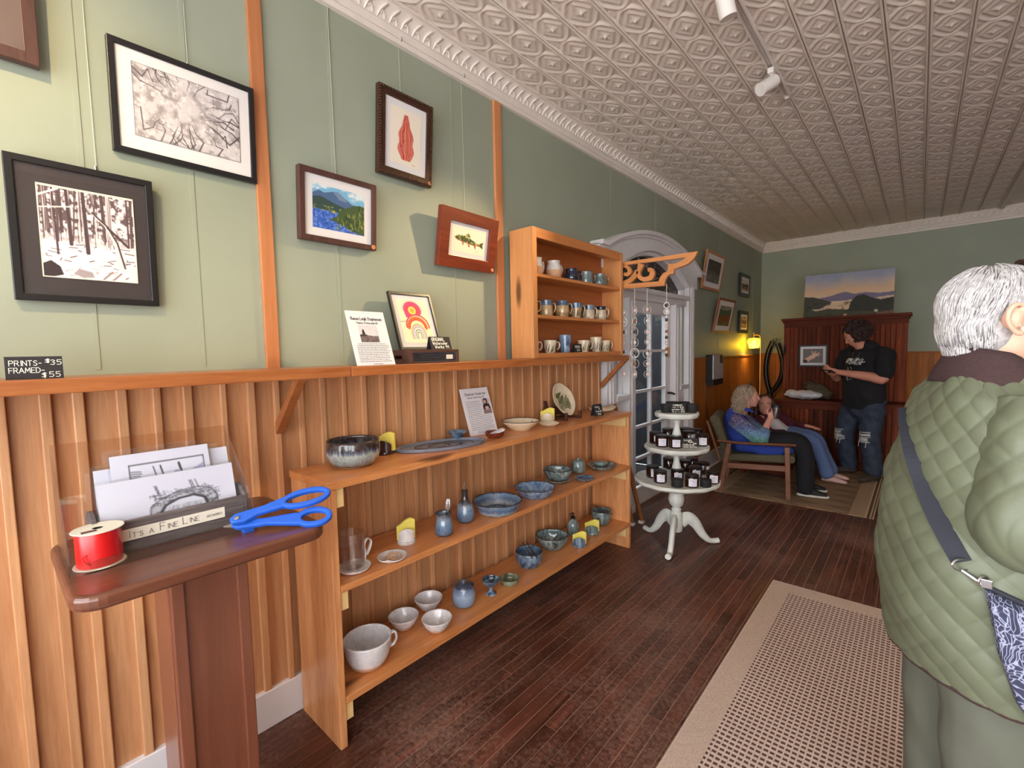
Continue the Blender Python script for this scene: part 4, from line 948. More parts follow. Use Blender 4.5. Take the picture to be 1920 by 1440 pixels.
# little black price tent
def tent(name, label, cat, x, y, z, w_, h, ang, lines, size, wd, lean=.25, group=None):
    t = thing(name, label, cat, (x, y, z), group); R_ = Matrix.Translation((x, y, z)) @ Matrix.Rotation(ang, 4, 'Z')
    d = h*math.tan(lean); m = MB()
    def P(a, b, c_): return R_ @ Vector((a, b, c_))
    m.add([P(d, -w_/2, 0), P(d, w_/2, 0), P(0, w_/2, h), P(0, -w_/2, h), P(d-.003, -w_/2, 0), P(d-.003, w_/2, 0), P(-.003, w_/2, h), P(-.003, -w_/2, h)], [(0,1,2,3),(7,6,5,4),(0,4,5,1),(2,6,7,3),(0,3,7,4),(1,5,6,2)])
    m.build('front_leaf', M['chalk'], t)
    m = MB(); m.add([P(-d, -w_/2, 0), P(-d, w_/2, 0), P(-.003, w_/2, h), P(-.003, -w_/2, h), P(-d-.003, -w_/2, 0), P(-d-.003, w_/2, 0), P(-.006, w_/2, h), P(-.006, -w_/2, h)], [(0,1,2,3),(7,6,5,4),(0,4,5,1),(2,6,7,3),(0,3,7,4),(1,5,6,2)])
    m.build('back_leaf', M['chalk'], t)
    o = P(d, -w_/2, 0); f = Face(o, P(d, w_/2, 0)-o, P(0, -w_/2, h)-o); f.n = np.array((R_.to_3x3() @ Vector((math.cos(lean), 0, math.sin(lean))))[:])
    for (txt, fx, fy, sc, ww) in lines: f.write(txt, fx*w_, fy*h, size*sc, wd, width=ww*w_)
    f.done('chalk_lettering', M['chalkline'], t); return t
tent('price_sign', 'small black price tent between the standing plate and the leaf tray', 'sign', -1.652, 2.757, ZT, .088, .078, -.15, [('Plates', .14, .72, 1, .5), ('of', .55, .55, .8, .15), ('food safe', .2, .34, .9, .7), ('$32', .35, .08, 1.1, .4)], .011, .0022)
t = thing('leaf_tray', 'long ruffled cream tray with leaf print at the far end of the top shelf', 'tray', (-1.70, 2.95, ZT))
m = MB(); n = 44; vs_ = []; fs = []
for i, s_ in enumerate((0., .5, .8, 1.0)):
    for k in range(n):
        a = 2*math.pi*k/n; rr = 1+.05*math.sin(7*a)*s_+.03*math.sin(3*a+1); vs_.append((-1.712+.085*s_*rr*math.cos(a), 2.935+.135*s_*rr*math.sin(a), ZT+.004+(.0 if s_ < .7 else .012 if s_ < .9 else .030+.006*math.sin(5*a))))
for i in range(3):
    for k in range(n): fs.append((i*n+k, i*n+(k+1) % n, (i+1)*n+(k+1) % n, (i+1)*n+k))
m.add(vs_, fs); o = m.build('body', M['cream'], t, smooth='all'); sd = o.modifiers.new('thick', 'SOLIDIFY'); sd.thickness = .005; sd.offset = -1
m = MB()
for k in range(12):
    a = k*.52; m.tube([(-1.712, 2.935-.08+.013*k, ZT+.0075), (-1.712+.05*math.cos(a), 2.935-.06+.013*k, ZT+.012)], [.003, .001], 4)
m.build('leaf_print', M['leafpr'], t, kind='stuff')
# -- artist cards standing on the ledge and on the shelf
def bio_card(label, corners, depth, title, sub, ph, lines, _, lay):
    c = [np.array(p, float) for p in corners]; r = c[1]-c[0]; W_ = np.linalg.norm(r); u = c[0]-c[3]; H_ = np.linalg.norm(u); nr = np.cross(c[3]-c[0], r); nr /= np.linalg.norm(nr)
    t = thing('artist_card', label, 'card', tuple((c[2]+c[3])/2), 'artist cards')
    m = MB(); b_ = [tuple(p-nr*.003) for p in c]; m.add([tuple(p) for p in c]+b_, [(3, 2, 1, 0), (4, 5, 6, 7), (0, 1, 5, 4), (1, 2, 6, 5), (2, 3, 7, 6), (3, 0, 4, 7)]); m.build('sheet', M['card'], t)
    m = MB(); zb = c[3][2]; q = [c[3], c[2], c[2]+np.array((-depth, 0, 0)), c[3]+np.array((-depth, 0, 0))]
    m.add([tuple(p) for p in q]+[(p[0], p[1], zb+.002) for p in q], [(3, 2, 1, 0), (4, 5, 6, 7), (0, 1, 5, 4), (1, 2, 6, 5), (2, 3, 7, 6), (3, 0, 4, 7)]); m.build('acrylic_foot', M['acrylic'], t)
    f = Face(c[3], r, u); f.n = nr
    f.write(title[0], W_/2, H_*title[1], H_*.055, .0022, center=True, width=W_*title[2]); f.write(sub[0], W_/2, H_*sub[1], H_*.036, .0014, center=True, width=W_*sub[2])
    R = random.Random(4)
    for (y, a, b) in lay:                       # lines of small print: a dash for each word
        xx = a*W_
        while xx < b*W_-.004:
            L = R.uniform(.004, .013); L = min(L, b*W_-xx); f.rect(xx, y*H_, xx+L, y*H_+.0021); xx += L+.0022
    f.done('printed_text', M['ink'], t)
    x0, y0, x1, y1 = lines; g = lambda a, b: c[3]+r*a+u*b+nr*.0006
    ph.obj('photograph', [g(x0, y1), g(x1, y1), g(x1, y0), g(x0, y0)], t); return t
ph = Sheet(40, 34, (214, 204, 208)); ph.put(np.clip((fnoise(34, 40, 5, 4)-.5)*3, 0, 1)*.4, (180, 170, 176)); ph.poly([(.0, .55), (.2, .5), (.45, .58), (.7, .62), (1, .62), (1, 1), (0, 1)], (112, 96, 98)); ph.poly([(.0, .55), (.2, .5), (.45, .58), (.3, .62), (0, .66)], (40, 32, 36)); ph.poly([(.14, .52), (.17, .3), (.22, .22), (.28, .3), (.3, .52)], (34, 28, 32)); ph.put(np.clip((fnoise(34, 40, 9, 2)-.5)*4, 0, 1)*(ph.Y > .65), (74, 62, 64))
bl = on(668, 687, 0, -1.665); br = on(737.5, 684, 0, -1.665); yl, yr = bl[1], br[1]
bio_card('white artist card with a dark photograph standing on the ledge left of the crate', [(-1.735, yl, 1.628), (-1.735, yl+.176, 1.628), (-1.655, yl+.176, 1.4055), (-1.655, yl, 1.4055)], .05, ('Renee Leigh Stephenson', .83, .80), ('Painter | Pottersville NY', .76, .55), ph, (.24, .42, .72, .73),
         [], [(.385-.032*k, .10 if k else .14, .93-(.0 if k % 3 else .06)) for k in range(11)]+[(.02, .42, .66)])
ph = Sheet(30, 50, (206, 196, 206)); ph.disc(.45, .2, .26, .2, (52, 36, 34)); ph.disc(.4, .22, .15, .12, (228, 172, 148)); ph.poly([(.1, .4), (.8, .35), (.95, .7), (.05, .72)], (40, 34, 36)); ph.disc(.5, .62, .22, .1, (226, 176, 156)); ph.poly([(0, .75), (1, .72), (1, 1), (0, 1)], (146, 120, 116)); ph.poly([(.2, .3), (.3, .5), (.1, .5)], (52, 36, 34))
cbl = on(882.7, 819.7, 2, ZT+.001); cbr = on(934.7, 802.5, 2, ZT+.001)
cbl = np.array((-1.780, 1.683, ZT+.001)); cbr = np.array((-1.780, 1.895, ZT+.001)); ctl = np.array((-1.848, 1.671, ZT+.252)); ctr = np.array((-1.848, 1.883, ZT+.252))
bio_card('white artist card with a portrait photograph standing on the pottery shelf', [tuple(ctl), tuple(ctr), (cbr[0], cbr[1], ZT+.001), (cbl[0], cbl[1], ZT+.001)], .06, ('Shannon Andersen', .85, .74), ('Potter | North River NY', .78, .6), ph, (.66, .42, .96, .76),
         [], [(.71-.037*k, .10, .62-(.04 if k % 3 == 1 else 0)) for k in range(9)]+[(.377-.037*k, .10, .92-(.05 if k % 3 == 2 else 0)) for k in range(8)]+[(.075, .3, .75), (.04, .28, .5)])
# -- middle shelf
x, y = -1.632, .902
t = thing('lantern_saucer', 'white ceramic saucer with a tall looped handle under a clear glass', 'saucer', (x, y, ZM))
MB().lathe([(.0005, .001), (.05, .001), (.060, .006), (.063, .014), (.060, .014), (.056, .008), (.0005, .007)], (x, y, ZM), 36).build('dish', M['speck'], t, smooth=True)
hd = Vector((-.35, 1, 0)).normalized(); q = Vector((x, y, ZM+.010))
pts = [q+hd*.056, q+hd*.064+Vector((0, 0, .03)), q+hd*.058+Vector((0, 0, .062)), q+hd*.078+Vector((0, 0, .082)), q+hd*.100+Vector((0, 0, .066)), q+hd*.092+Vector((0, 0, .040)), q+hd*.072+Vector((0, 0, .018))]
MB().tube(spline(pts, 5), (.0035, .0075), 8, flat=(hd.y, -hd.x, 0)).build('handle', M['speck'], t, smooth=True)
x2, y2 = -1.640, .901
t = thing('glass_cylinder', 'clear straight glass standing on the white handled saucer', 'glass', (x2, y2, ZM+.0075))
MB().lathe([(.0005, 0), (.045, 0), (.046, .004), (.046, .140), (.0445, .141), (.043, .140), (.043, .006), (.0005, .005)], (x2, y2, ZM+.0075), 36).build('body', M['acrylic'], t, smooth=True)
x, y = -1.590, 1.046
t = thing('spoon_rest', 'white spiral saucer with a notched edge beside the glass', 'saucer', (x, y, ZM))
MB().lathe([(.0005, .001), (.04, .001), (.056, .010), (.060, .017), (.056, .016), (.040, .007), (.0005, .005)], (x, y, ZM), 40, rf=lambda a, r, z: 1-.25*math.exp(-((a-5.4)/.25)**2)*(r > .05)).build('dish', M['speck'], t, smooth='all')
MB().tube([(x+(.004+.0024*a)*math.cos(a), y+(.004+.0024*a)*math.sin(a), ZM+.0075+.0002*a) for a in np.linspace(0, 15.5, 80)], .0021, 5).build('spiral_ridge', M['clay'], t, smooth=True)
sponge_holder('white sponge holder with a tall yellow sponge on the middle shelf', -1.685, 1.185, ZM, .041, .106, M['speck'], 1.05)
x, y = -1.625, 1.352
t = pot('small_pitcher', 'blue glazed waisted pitcher with a whisk standing in it', 'pitcher', x, y, ZM, smooth_prof([(.036, 0), (.042, .010), (.039, .05), (.033, .078), (.037, .100)]), M['pitchgl'], .004, rf=lambda a, r, z: 1+.22*math.exp(-((a-5.9)/.25)**2)*max(0, (z-.07)/.03), foot=.035); rim(t, .0355, ZM+.101, M['rimdk'], x, y, .002, rf=lambda a, r, z: 1+.22*math.exp(-((a-5.9)/.25)**2))
t = thing('whisk', 'small wire whisk standing in the blue waisted pitcher', 'whisk', (x, y, ZM+.006)); m = MB()
for k in range(4):
    a = k*math.pi/4; b_ = Vector((x+.01, y+.012, ZM+.1)); ax_ = Vector((.05, .10, 1)).normalized(); sd = Vector((math.cos(a), math.sin(a), 0))
    m.tube(spline([b_+sd*.003, b_+ax_*.035+sd*.010, b_+ax_*.062+sd*.006, b_+ax_*.066, b_+ax_*.062-sd*.006, b_+ax_*.035-sd*.010, b_-sd*.003], 4), .0011, 4)
m.build('wires', M['steel'], t)
MB().tube([(x-.012, y-.010, ZM+.008), (x+.01, y+.012, ZM+.1)], .0035, 8).build('grip', M['steel'], t, smooth=True)
x, y = -1.668, 1.525
t = pot('oil_bottle', 'blue glazed oil bottle with a metal pour spout', 'bottle', x, y, ZM, smooth_prof([(.034, 0), (.044, .014), (.046, .045), (.036, .085), (.018, .115), (.0145, .140), (.0175, .152)]), M['pitchgl'], .004, foot=.033)
MB().lathe([(.0005, .148), (.0165, .148), (.0175, .154), (.012, .160), (.0005, .161)], (x, y, ZM), 16).build('stopper', M['rimdk'], t, smooth=True)
MB().tube([(x, y, ZM+.158), (x, y, ZM+.176), (x+.002, y+.004, ZM+.196)], [.006, .004, .003], 8).build('spout', M['steel'], t, smooth=True)
x, y = -1.640, 1.730
t = pot('baking_dish', 'large round blue baking dish with raised rings inside', 'baking dish', x, y, ZM, smooth_prof([(.094, 0), (.104, .008), (.118, .036), (.130, .060)]), M['bakegl'], .006); rim(t, .128, ZM+.062, M['rimdk'], x, y, .0028)
m = MB()
for r in (.035, .05, .063, .076): m.tube([(x+r*math.cos(a), y+r*math.sin(a), ZM+.0075) for a in np.linspace(0, 6.2832, 40)], .0028, 5, False)
m.lathe([(.028, .006), (.026, .014), (.012, .020), (.0005, .018)], (x, y, ZM), 24); m.build('raised_rings', M['blued'], t, smooth=True)
x, y = -1.655, 2.062
sc = lambda a, r, z: 1+.035*math.sin(9*a)*max(0, (z-.02)/.03)
t = pot('pie_dish', 'blue pie dish with scalloped edge next to the ringed baking dish', 'pie dish', x, y, ZM, smooth_prof([(.084, 0), (.092, .008), (.106, .028), (.119, .048)]), M['bluelt'], .006, rf=sc); rim(t, .117, ZM+.050, M['rimdk'], x, y, .0026, rf=sc)
x, y = -1.715, 2.375; sc = lambda a, r, z: 1+.05*math.sin(5*a)*max(0, (z-.02)/.05)
t = pot('berry_bowl', 'grey green wavy rimmed bowl standing on its own saucer', 'bowl', x, y, ZM, smooth_prof([(.046, .016), (.062, .022), (.080, .050), (.092, .080)]), M['teal'], .005, rf=sc); rim(t, .090, ZM+.082, M['rimdk'], x, y, .0024, rf=sc)
MB().lathe([(.0005, .001), (.06, .001), (.082, .012), (.085, .018), (.079, .016), (.056, .007), (.0005, .006)], (x, y, ZM), 36, rf=lambda a, r, z: 1+.04*math.sin(5*a)*(r > .06)).build('saucer', M['teal'], t, smooth='all')
def lidded(label, x, y, z, r, h, mat, group=None):
    t = pot('lidded_jar', label, 'jar', x, y, z, smooth_prof([(r*.72, 0), (r*.96, h*.12), (r, h*.45), (r*.86, h*.72), (r*.80, h*.78)]), mat, .004, foot=r*.7)
    MB().lathe([(.0005, h*.775), (r*.86, h*.775), (r*.92, h*.80), (r*.88, h*.84), (r*.40, h*.87), (r*.22, h*.89), (r*.18, h*.94), (r*.24, h*.98), (r*.14, h*1.02), (.0005, h*1.02)], (x, y, z), 30).build('lid', mat, t, smooth='all')
    return t
lidded('grey green lidded jar at the far end of the middle shelf', -1.735, 2.640, ZM, .050, .100, M['teal'])
x, y = -1.600, 2.505
pot('small_plate', 'little grey blue saucer in front of the green lidded jar', 'saucer', x, y, ZM, smooth_prof([(.040, 0), (.052, .005), (.066, .016)]), M['bluegl'], .004)
x, y = -1.665, 2.835
t = pot('chip_plate', 'grey green plate with a small lidded bowl in its centre', 'plate', x, y, ZM, smooth_prof([(.066, 0), (.082, .006), (.104, .026)]), M['teal'], .005); rim(t, .102, ZM+.027, M['rimdk'], x, y, .002)
MB().lathe([(.0005, .006), (.034, .006), (.048, .026), (.052, .036), (.046, .040), (.030, .046), (.0005, .048)], (x-.02, y+.018, ZM), 28).build('dip_bowl', M['teal'], t, smooth='all')
# -- bottom shelf
def two_tone(t, prof, x, y, z, zc):   # bare clay band low on the outside
    pts = [(r+.0007, zz) for r, zz in prof if zz <= zc]; m = MB().lathe(pts, (x, y, z), 36); m.f = [f for f in m.f if len(f) == 4]; m.m = m.m[:len(m.f)]; m.build('bare_band', M['clay'], t, smooth='all')
x, y = -1.652, .956; P = smooth_prof([(.050, 0), (.066, .008), (.084, .040), (.092, .080), (.095, .112)])
sp = lambda a, r, z: 1+.22*math.exp(-((a-4.25)/.16)**2)*max(0, (z-.07)/.04)
t = pot('batter_bowl', 'large white speckled batter bowl with pouring spout and side handle', 'bowl', x, y, ZL, P, M['speck'], .006, rf=sp); two_tone(t, P, x, y, ZL, .030)
handle(t, M['speck'], (x, y, ZL), (math.cos(1.2), math.sin(1.2)), .086, .045, .100, .030, .008)
for lab, x, y in (('small white speckled bowl right behind the batter bowl', -1.745, 1.196), ('small white speckled bowl farthest back against the wainscot', -1.780, 1.368), ('small white speckled bowl nearest the front edge of the bottom shelf', -1.612, 1.282)):
    P = smooth_prof([(.028, 0), (.036, .005), (.056, .030), (.069, .060)]); t = pot('small_bowl', lab, 'bowl', x, y, ZL, P, M['speck'], .004, group='three small white bowls'); two_tone(t, P, x, y, ZL, .022)
lidded('blue lidded jar with a dark looped lid on the bottom shelf', -1.676, 1.508, ZL, .058, .128, M['jargl'])
x, y = -1.643, 1.668; P = smooth_prof([(.030, 0), (.028, .006), (.012, .016), (.010, .038), (.022, .048), (.040, .058), (.047, .078)])
pot('goblet', 'small blue footed goblet on the bottom shelf', 'goblet', x, y, ZL, P, M['blued'], .0035)
MB().lathe([(.0005, .047), (.018, .047), (.020, .0495), (.0005, .0495)], (x, y, ZL), 20).build('cup_floor', M['blued'], COL.objects[-2], smooth=True)
pot('dipping_dish', 'small round green brown dish beside the footed goblet', 'dish', -1.640, 1.812, ZL, smooth_prof([(.040, 0), (.049, .006), (.055, .030)]), glaze('olive_glaze', [(74, 66, 44), (122, 124, 94), (134, 158, 148)], 26, 1), .004)
M['stick'] = plain('dark_chopsticks', (54, 26, 24), .3)
def noodle(label, x, y, r, h, mat, ca, lab2):
    P = smooth_prof([(r*.62, 0), (r*.8, h*.10), (r*.98, h*.5), (r, h)]); t = pot('noodle_bowl', label, 'bowl', x, y, ZL, P, mat, .005, foot=r*.6); rim(t, r-.0025, ZL+h+.0015, M['rimdk'], x, y, .0022)
    t = thing('chopsticks', lab2, 'chopsticks', (x, y, ZL+h+.003), 'pairs of chopsticks'); d = Vector((math.cos(ca), math.sin(ca), 0)); s_ = Vector((-d.y, d.x, 0))
    for k in (-.010, .012):
        MB().tube([Vector((x, y, ZL+h+.0065))+s_*k-d*.115, Vector((x, y, ZL+h+.0065))+s_*k*1.3+d*.115], [.0022, .0034], 6).build('stick', M['stick'], t, smooth=True)
noodle('blue noodle bowl with chopsticks across it', -1.690, 2.042, .080, .088, M['bluegl'], -.62, 'dark chopsticks laid on the blue noodle bowl')
x, y = -1.735, 2.330; sc = lambda a, r, z: 1-.09*math.exp(-((math.sin(a*1.5))/.25)**2)*max(0, (z-.02)/.05)
t = pot('lobed_bowl', 'grey green bowl with a pinched three-lobed rim', 'bowl', x, y, ZL, smooth_prof([(.055, 0), (.070, .008), (.094, .045), (.104, .080)]), M['teal'], .006, rf=sc); rim(t, .101, ZL+.082, M['rimdk'], x, y, .0026, rf=sc)
x, y = -1.745, 2.585
t = pot('soap_dispenser', 'green glazed soap dispenser with a black pump', 'dispenser', x, y, ZL, smooth_prof([(.032, 0), (.039, .010), (.040, .06), (.030, .092), (.016, .106), (.015, .116)]), M['teal'], .004)
MB().lathe([(.0005, .112), (.017, .112), (.017, .126), (.008, .130), (.005, .132), (.005, .144), (.010, .145), (.010, .152), (.0005, .153)], (x, y, ZL), 18).tube([(x, y, ZL+.148), (x-.004, y-.034, ZL+.148), (x-.004, y-.037, ZL+.140)], .004, 7).build('pump', M['black'], t, smooth=True)
sponge_holder('blue sponge holder with yellow sponge nearest the front edge', -1.614, 2.462, ZL, .045, .092, M['bluegl'], .5)
sponge_holder('grey green sponge holder with yellow sponge beside the far noodle bowl', -1.660, 2.690, ZL, .050, .092, M['teal'], .5)
noodle('grey blue noodle bowl at the far end of the bottom shelf', -1.700, 2.885, .070, .096, M['teal'], -.45, 'dark chopsticks laid on the far grey blue noodle bowl')
# ================================================================== MUG CABINET ON THE LEDGE
CX0, CX1, CY0, CY1, CZ0, CZ1 = XW+.038, -1.702, 2.118, 3.200, 1.4055, 2.165
cb = thing('mug_cabinet', 'open pine cabinet of mugs standing on the ledge', 'cabinet', (-1.78, 2.66, CZ0))
part('side_panel', M['cab'], cb, (CX0, CX1, CY0, CY0+.022, CZ0, CZ1), bev=.002); part('side_panel', M['cab'], cb, (CX0, CX1, CY1-.022, CY1, CZ0, CZ1), bev=.002)
part('face_stile', M['cab'], cb, (CX1, CX1+.014, CY0, CY0+.042, CZ0, CZ1), bev=.002); part('face_stile', M['cab'], cb, (CX1, CX1+.014, CY1-.034, CY1, CZ0, CZ1), bev=.002)
part('face_rail', M['caby'], cb, (CX1, CX1+.014, CY0+.042, CY1-.034, CZ1-.058, CZ1), bev=.002)
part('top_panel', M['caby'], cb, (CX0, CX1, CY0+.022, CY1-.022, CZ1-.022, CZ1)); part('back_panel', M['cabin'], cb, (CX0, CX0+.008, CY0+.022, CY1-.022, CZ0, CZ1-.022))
CSZ = [1.436, 1.664, 1.906]
part('bottom_panel', M['caby'], cb, (CX0, CX1+.012, CY0+.022, CY1-.022, CZ0, CSZ[0]), bev=.002)
for z in CSZ[1:]: part('shelf_board', M['caby'], cb, (CX0+.008, CX1+.006, CY0+.023, CY1-.023, z-.020, z), bev=.002)
M['mugbr'] = glaze('tan_and_blue_mug_glaze', [(120, 92, 62), (196, 160, 112), (206, 176, 130), (92, 104, 118)], 30, .5)
M['ferncup'] = M['cream']
def mug(label, y, z, r, h, mat, hang, shape=0, band=None, ferns=False, hnd=True, low=None):
    x = -1.772; t = thing('mug', label, 'mug', (x, y, z), 'mugs in the pine cabinet')
    P = [[(r*.86, 0), (r*.97, h*.1), (r, h*.4), (r*.92, h*.75), (r*.98, h)], [(r*.7, 0), (r*.96, h*.15), (r, h*.45), (r*.80, h*.8), (r*.86, h)], [(r*.72, 0), (r*.78, h*.1), (r*.92, h*.6), (r, h)], [(r*.80, 0), (r, h*.3), (r*.98, h*.6), (r*.8, h*.86), (r*.84, h)]][shape]
    P = smooth_prof(P); MB().lathe(prof_open(P, .0035), (x, y, z), 24).build('body', mat, t, smooth='all')
    if band is not None:
        lo, hi_, bm = band; pts = [(rr+.0006, zz) for rr, zz in P if lo*h <= zz <= hi_*h+1e-6]; m = MB().lathe(pts, (x, y, z), 24); m.f = [f for f in m.f if len(f) == 4]; m.m = m.m[:len(m.f)]; m.build('glaze_band', bm, t, smooth='all')
    if ferns:
        m = MB(); R = random.Random(int(y*1000))
        for k in range(11):
            a = -1.6+3.4*k/10+R.uniform(-.1, .1); z0 = z+h*R.uniform(.08, .2); L = h*R.uniform(.35, .7); an = R.uniform(.3, .8)
            for j in range(5):
                f = j/5; aa = a+an*f*.5; rr = r*.99; q = (x+rr*math.cos(aa), y+rr*math.sin(aa), z0+L*f)
                m.tube([q, (x+rr*math.cos(aa+.22*(1-f)), y+rr*math.sin(aa+.22*(1-f)), z0+L*f+.012)], [.0022, .0008], 4)
        m.build('fern_print', M['fernink'], t, kind='stuff')
    if hnd: handle(t, mat if band is None or low else mat, (x, y, z), (math.cos(hang), math.sin(hang)), r*.88, h*.2, h*.8, r*.72, .0055)
    return t
M['fernink'] = plain('dark_fern_ink', (66, 60, 44), .4)
M['whitegl'] = glaze('white_mug_glaze', [(196, 186, 176), (222, 214, 206), (230, 224, 216)], 26, 1)
HA = 1.15
r1 = [('tall cream mug with a tan lower half, nearest the cabinet side on the top row', 2.262, .040, .108, M['whitegl'], 1, (0, .52, M['clay'])), ('wide cream and tan mug second on the top row', 2.440, .050, .112, M['whitegl'], 3, (0, .50, M['clay'])),
      ('round navy mug third on the top row', 2.640, .050, .086, M['navygl'], 1, None), ('grey green mug fourth on the top row', 2.820, .046, .088, M['teal'], 0, None), ('teal green handled mug last on the top row', 2.998, .048, .092, M['teal'], 1, None)]
for k, (lab, y, r, h, mt, sh, bd) in enumerate(r1): mug(lab, y, CSZ[2], r, h, mt, HA if k > 1 else 1.5, sh, bd, hnd=True)
r2 = [(2.205, .040, .104, 0), (2.352, .042, .100, 0), (2.528, .046, .110, 3), (2.686, .045, .104, 2), (2.850, .043, .100, 0), (3.016, .044, .102, 1)]
n2 = ['blue rimmed tan mug half hidden at the near end of the middle row', 'blue rimmed tan mug second on the middle row', 'tall rounded tan mug third on the middle row', 'straight tan mug with pale blue rim fourth on the middle row', 'fern patterned mug with blue rim fifth on the middle row', 'dark navy rimmed fern mug last on the middle row']
for k, (y, r, h, sh) in enumerate(r2): mug(n2[k], y, CSZ[1], r, h, M['cream'] if k > 3 else M['mugbr'], HA, sh, (.68, 1.0, M['navygl'] if k == 5 else M['bluegl']), ferns=k > 1)
r3 = [(2.210, .040, .078, 0, M['cream']), (2.388, .043, .080, 2, M['cream']), (2.556, .041, .116, 2, M['bluelt']), (2.782, .045, .082, 2, M['cream']), (2.946, .043, .106, 2, M['cream']), (3.072, .042, .082, 2, M['cream'])]
n3 = ['cream fern mug half hidden at the near end of the bottom row', 'cream fern mug left of the blue tumbler', 'tall blue tumbler on the bottom row of the cabinet', 'cream fern mug right of the small black sign', 'tall cream fern cup without a handle on the bottom row', 'cream fern mug last on the bottom row']
for k, (y, r, h, sh, mt) in enumerate(r3): mug(n3[k], y, CSZ[0], r, h, mt, HA, sh, None, ferns=k != 2, hnd=k not in (2, 4))
tent('mug_sign', 'small dark sign between mugs on the bottom row', 'sign', -1.755, 2.675, CSZ[0], .085, .055, -.1, [('MUGS', .2, .55, 1.1, .62), ('$ 38', .38, .15, 1, .4)], .014, .003, lean=.15)
# ================================================================== ON THE LEDGE
ZG = 1.4055
cr = thing('wire_crate', 'dark wooden crate with wire mesh front standing on the ledge', 'crate', (-1.76, 1.37, ZG))
M['cratew'] = wood('dark_crate_wood', (66, 40, 32), (98, 62, 48), 'y', 2, .55, vary=.15)
a, b, x0, x1, z1 = 1.232, 1.512, -1.865, -1.668, 1.466
part('top_board', M['cratew'], cr, (x0, x1, a, b, z1-.012, z1), bev=.001); part('bottom_board', M['cratew'], cr, (x0, x1, a, b, ZG, ZG+.006))
part('end_board', M['cratew'], cr, (x0, x1, b-.012, b, ZG+.006, z1-.012)); part('back_board', M['cratew'], cr, (x0, x0+.01, a+.012, b-.012, ZG+.006, z1-.012))
m = MB(); hx0, hx1, hz0, hz1 = -1.80, -1.735, ZG+.020, ZG+.036
m.box(x0, hx0, a, a+.012, ZG+.006, z1-.012).box(hx1, x1, a, a+.012, ZG+.006, z1-.012).box(hx0, hx1, a, a+.012, ZG+.006, hz0).box(hx0, hx1, a, a+.012, hz1, z1-.012); m.build('end_board_with_handhold', M['cratew'], cr)
m = MB(); k = a+.012
while k < b-.012: m.box(x1-.004, x1-.0028, k, k+.001, ZG+.006, z1-.012); k += .0075
k = ZG+.008
while k < z1-.012: m.box(x1-.0045, x1-.0033, a+.012, b-.012, k, k+.001); k += .0075
m.build('wire_mesh', M['steel'], cr)
part('paper_tag', M['kraft'], cr, (x1-.0027, x1-.002, 1.435, 1.475, ZG+.016, ZG+.036))
c = [(-1.845, 1.245, z1+.275), (-1.845, 1.490, z1+.275), (-1.755, 1.490, z1+.001), (-1.755, 1.245, z1+.001)]
frame('framed_painting', 'black framed painting of pink and orange rainbow arches standing on the wire crate', c, .014, .016, M['black'], rainbow_sheet(), .022, inset=.004)
tent('chalk_sign', 'little black tent sign for watercolours on the wire crate', 'sign', -1.705, 1.425, z1, .122, .060, 0., [('ORIGINAL', .08, .70, 1.1, .62), ('Watercolor', .10, .40, 1.0, .72), ('Works 99', .18, .10, 1.0, .68)], .014, .0032, lean=.3)
t = tent('chalk_sign', 'black tent sign listing print and framed prices at the near end of the ledge', 'sign', -1.672, .084, ZG, .102, .056, 0., [('PRINTS-', .07, .60, 1.05, .55), ('$', .68, .72, .8, .09), ('35', .78, .62, 1.05, .2), ('FRAMED-', .06, .28, 1.05, .60), ('$', .60, .05, 1.0, .09), ('55', .74, .06, 1.1, .2)], .012, .0014, lean=.15)
# ================================================================== PEDESTAL STAND AT THE LEFT
ZS = .985
ps = thing('pedestal_stand', 'dark wooden pedestal stand with rounded top in front of the wainscot', 'stand', (-1.50, .37, 0))
def rrect(x0, x1, y0, y1, r, n=6):
    out = []
    for (cx, cy, a0) in ((x1-r, y1-r, 0), (x0+r, y1-r, math.pi/2), (x0+r, y0+r, math.pi), (x1-r, y0+r, 1.5*math.pi)):
        out += [(cx+r*math.cos(a0+math.pi/2*k/n), cy+r*math.sin(a0+math.pi/2*k/n)) for k in range(n+1)]
    return out
o = MB().prism(rrect(-1.66, -1.205, .078, .600, .055), ZS-.034, ZS, 2).build('top', M['walnut'], ps, bev=.011)
o.modifiers['edge'].segments = 4
part('column_core', M['mahog'], ps, (-1.632, -1.475, .290, .463, .03, ZS-.034))
part('column_front', M['mahog'], ps, (-1.4749, -1.465, .314, .440, .03, ZS-.034))
for (a, b) in ((.283, .314), (.440, .470)): part('column_stile', M['mahog'], ps, (-1.4749, -1.455, a, b, .03, ZS-.034), bev=.003)
for a, b in ((.2795, .2899), (.4631, .4735)): part('column_side', M['mahog'], ps, (-1.635, -1.475, a, b, .03, ZS-.034), bev=.003)
part('base_board', M['mahog'], ps, (-1.70, -1.42, .22, .53, 0, .03), bev=.006)
# clear bin around the box of prints
bn = thing('acrylic_bin', 'clear acrylic open-fronted bin on the pedestal stand', 'bin', (-1.42, .28, ZS))
B0, B1, BY0, BY1 = -1.345, -1.560, .090, .465
part('bottom', M['acrylic'], bn, (B1, B0, BY0, BY1, ZS+.0003, ZS+.0028)); part('front_lip', M['acrylic'], bn, (B0-.003, B0, BY0, BY1, ZS+.003, ZS+.026))
part('back', M['acrylic'], bn, (B1, B1+.003, BY0, BY1, ZS+.003, ZS+.262))
for (a, b) in ((BY0, BY0+.003), (BY1-.003, BY1)):
    MB().prism([(B1+.004, ZS+.003), (B0-.004, ZS+.003), (B0-.004, ZS+.026), (B0-.05, ZS+.10), (B1+.004, ZS+.26)], a, b, 1).build('side', M['acrylic'], bn)
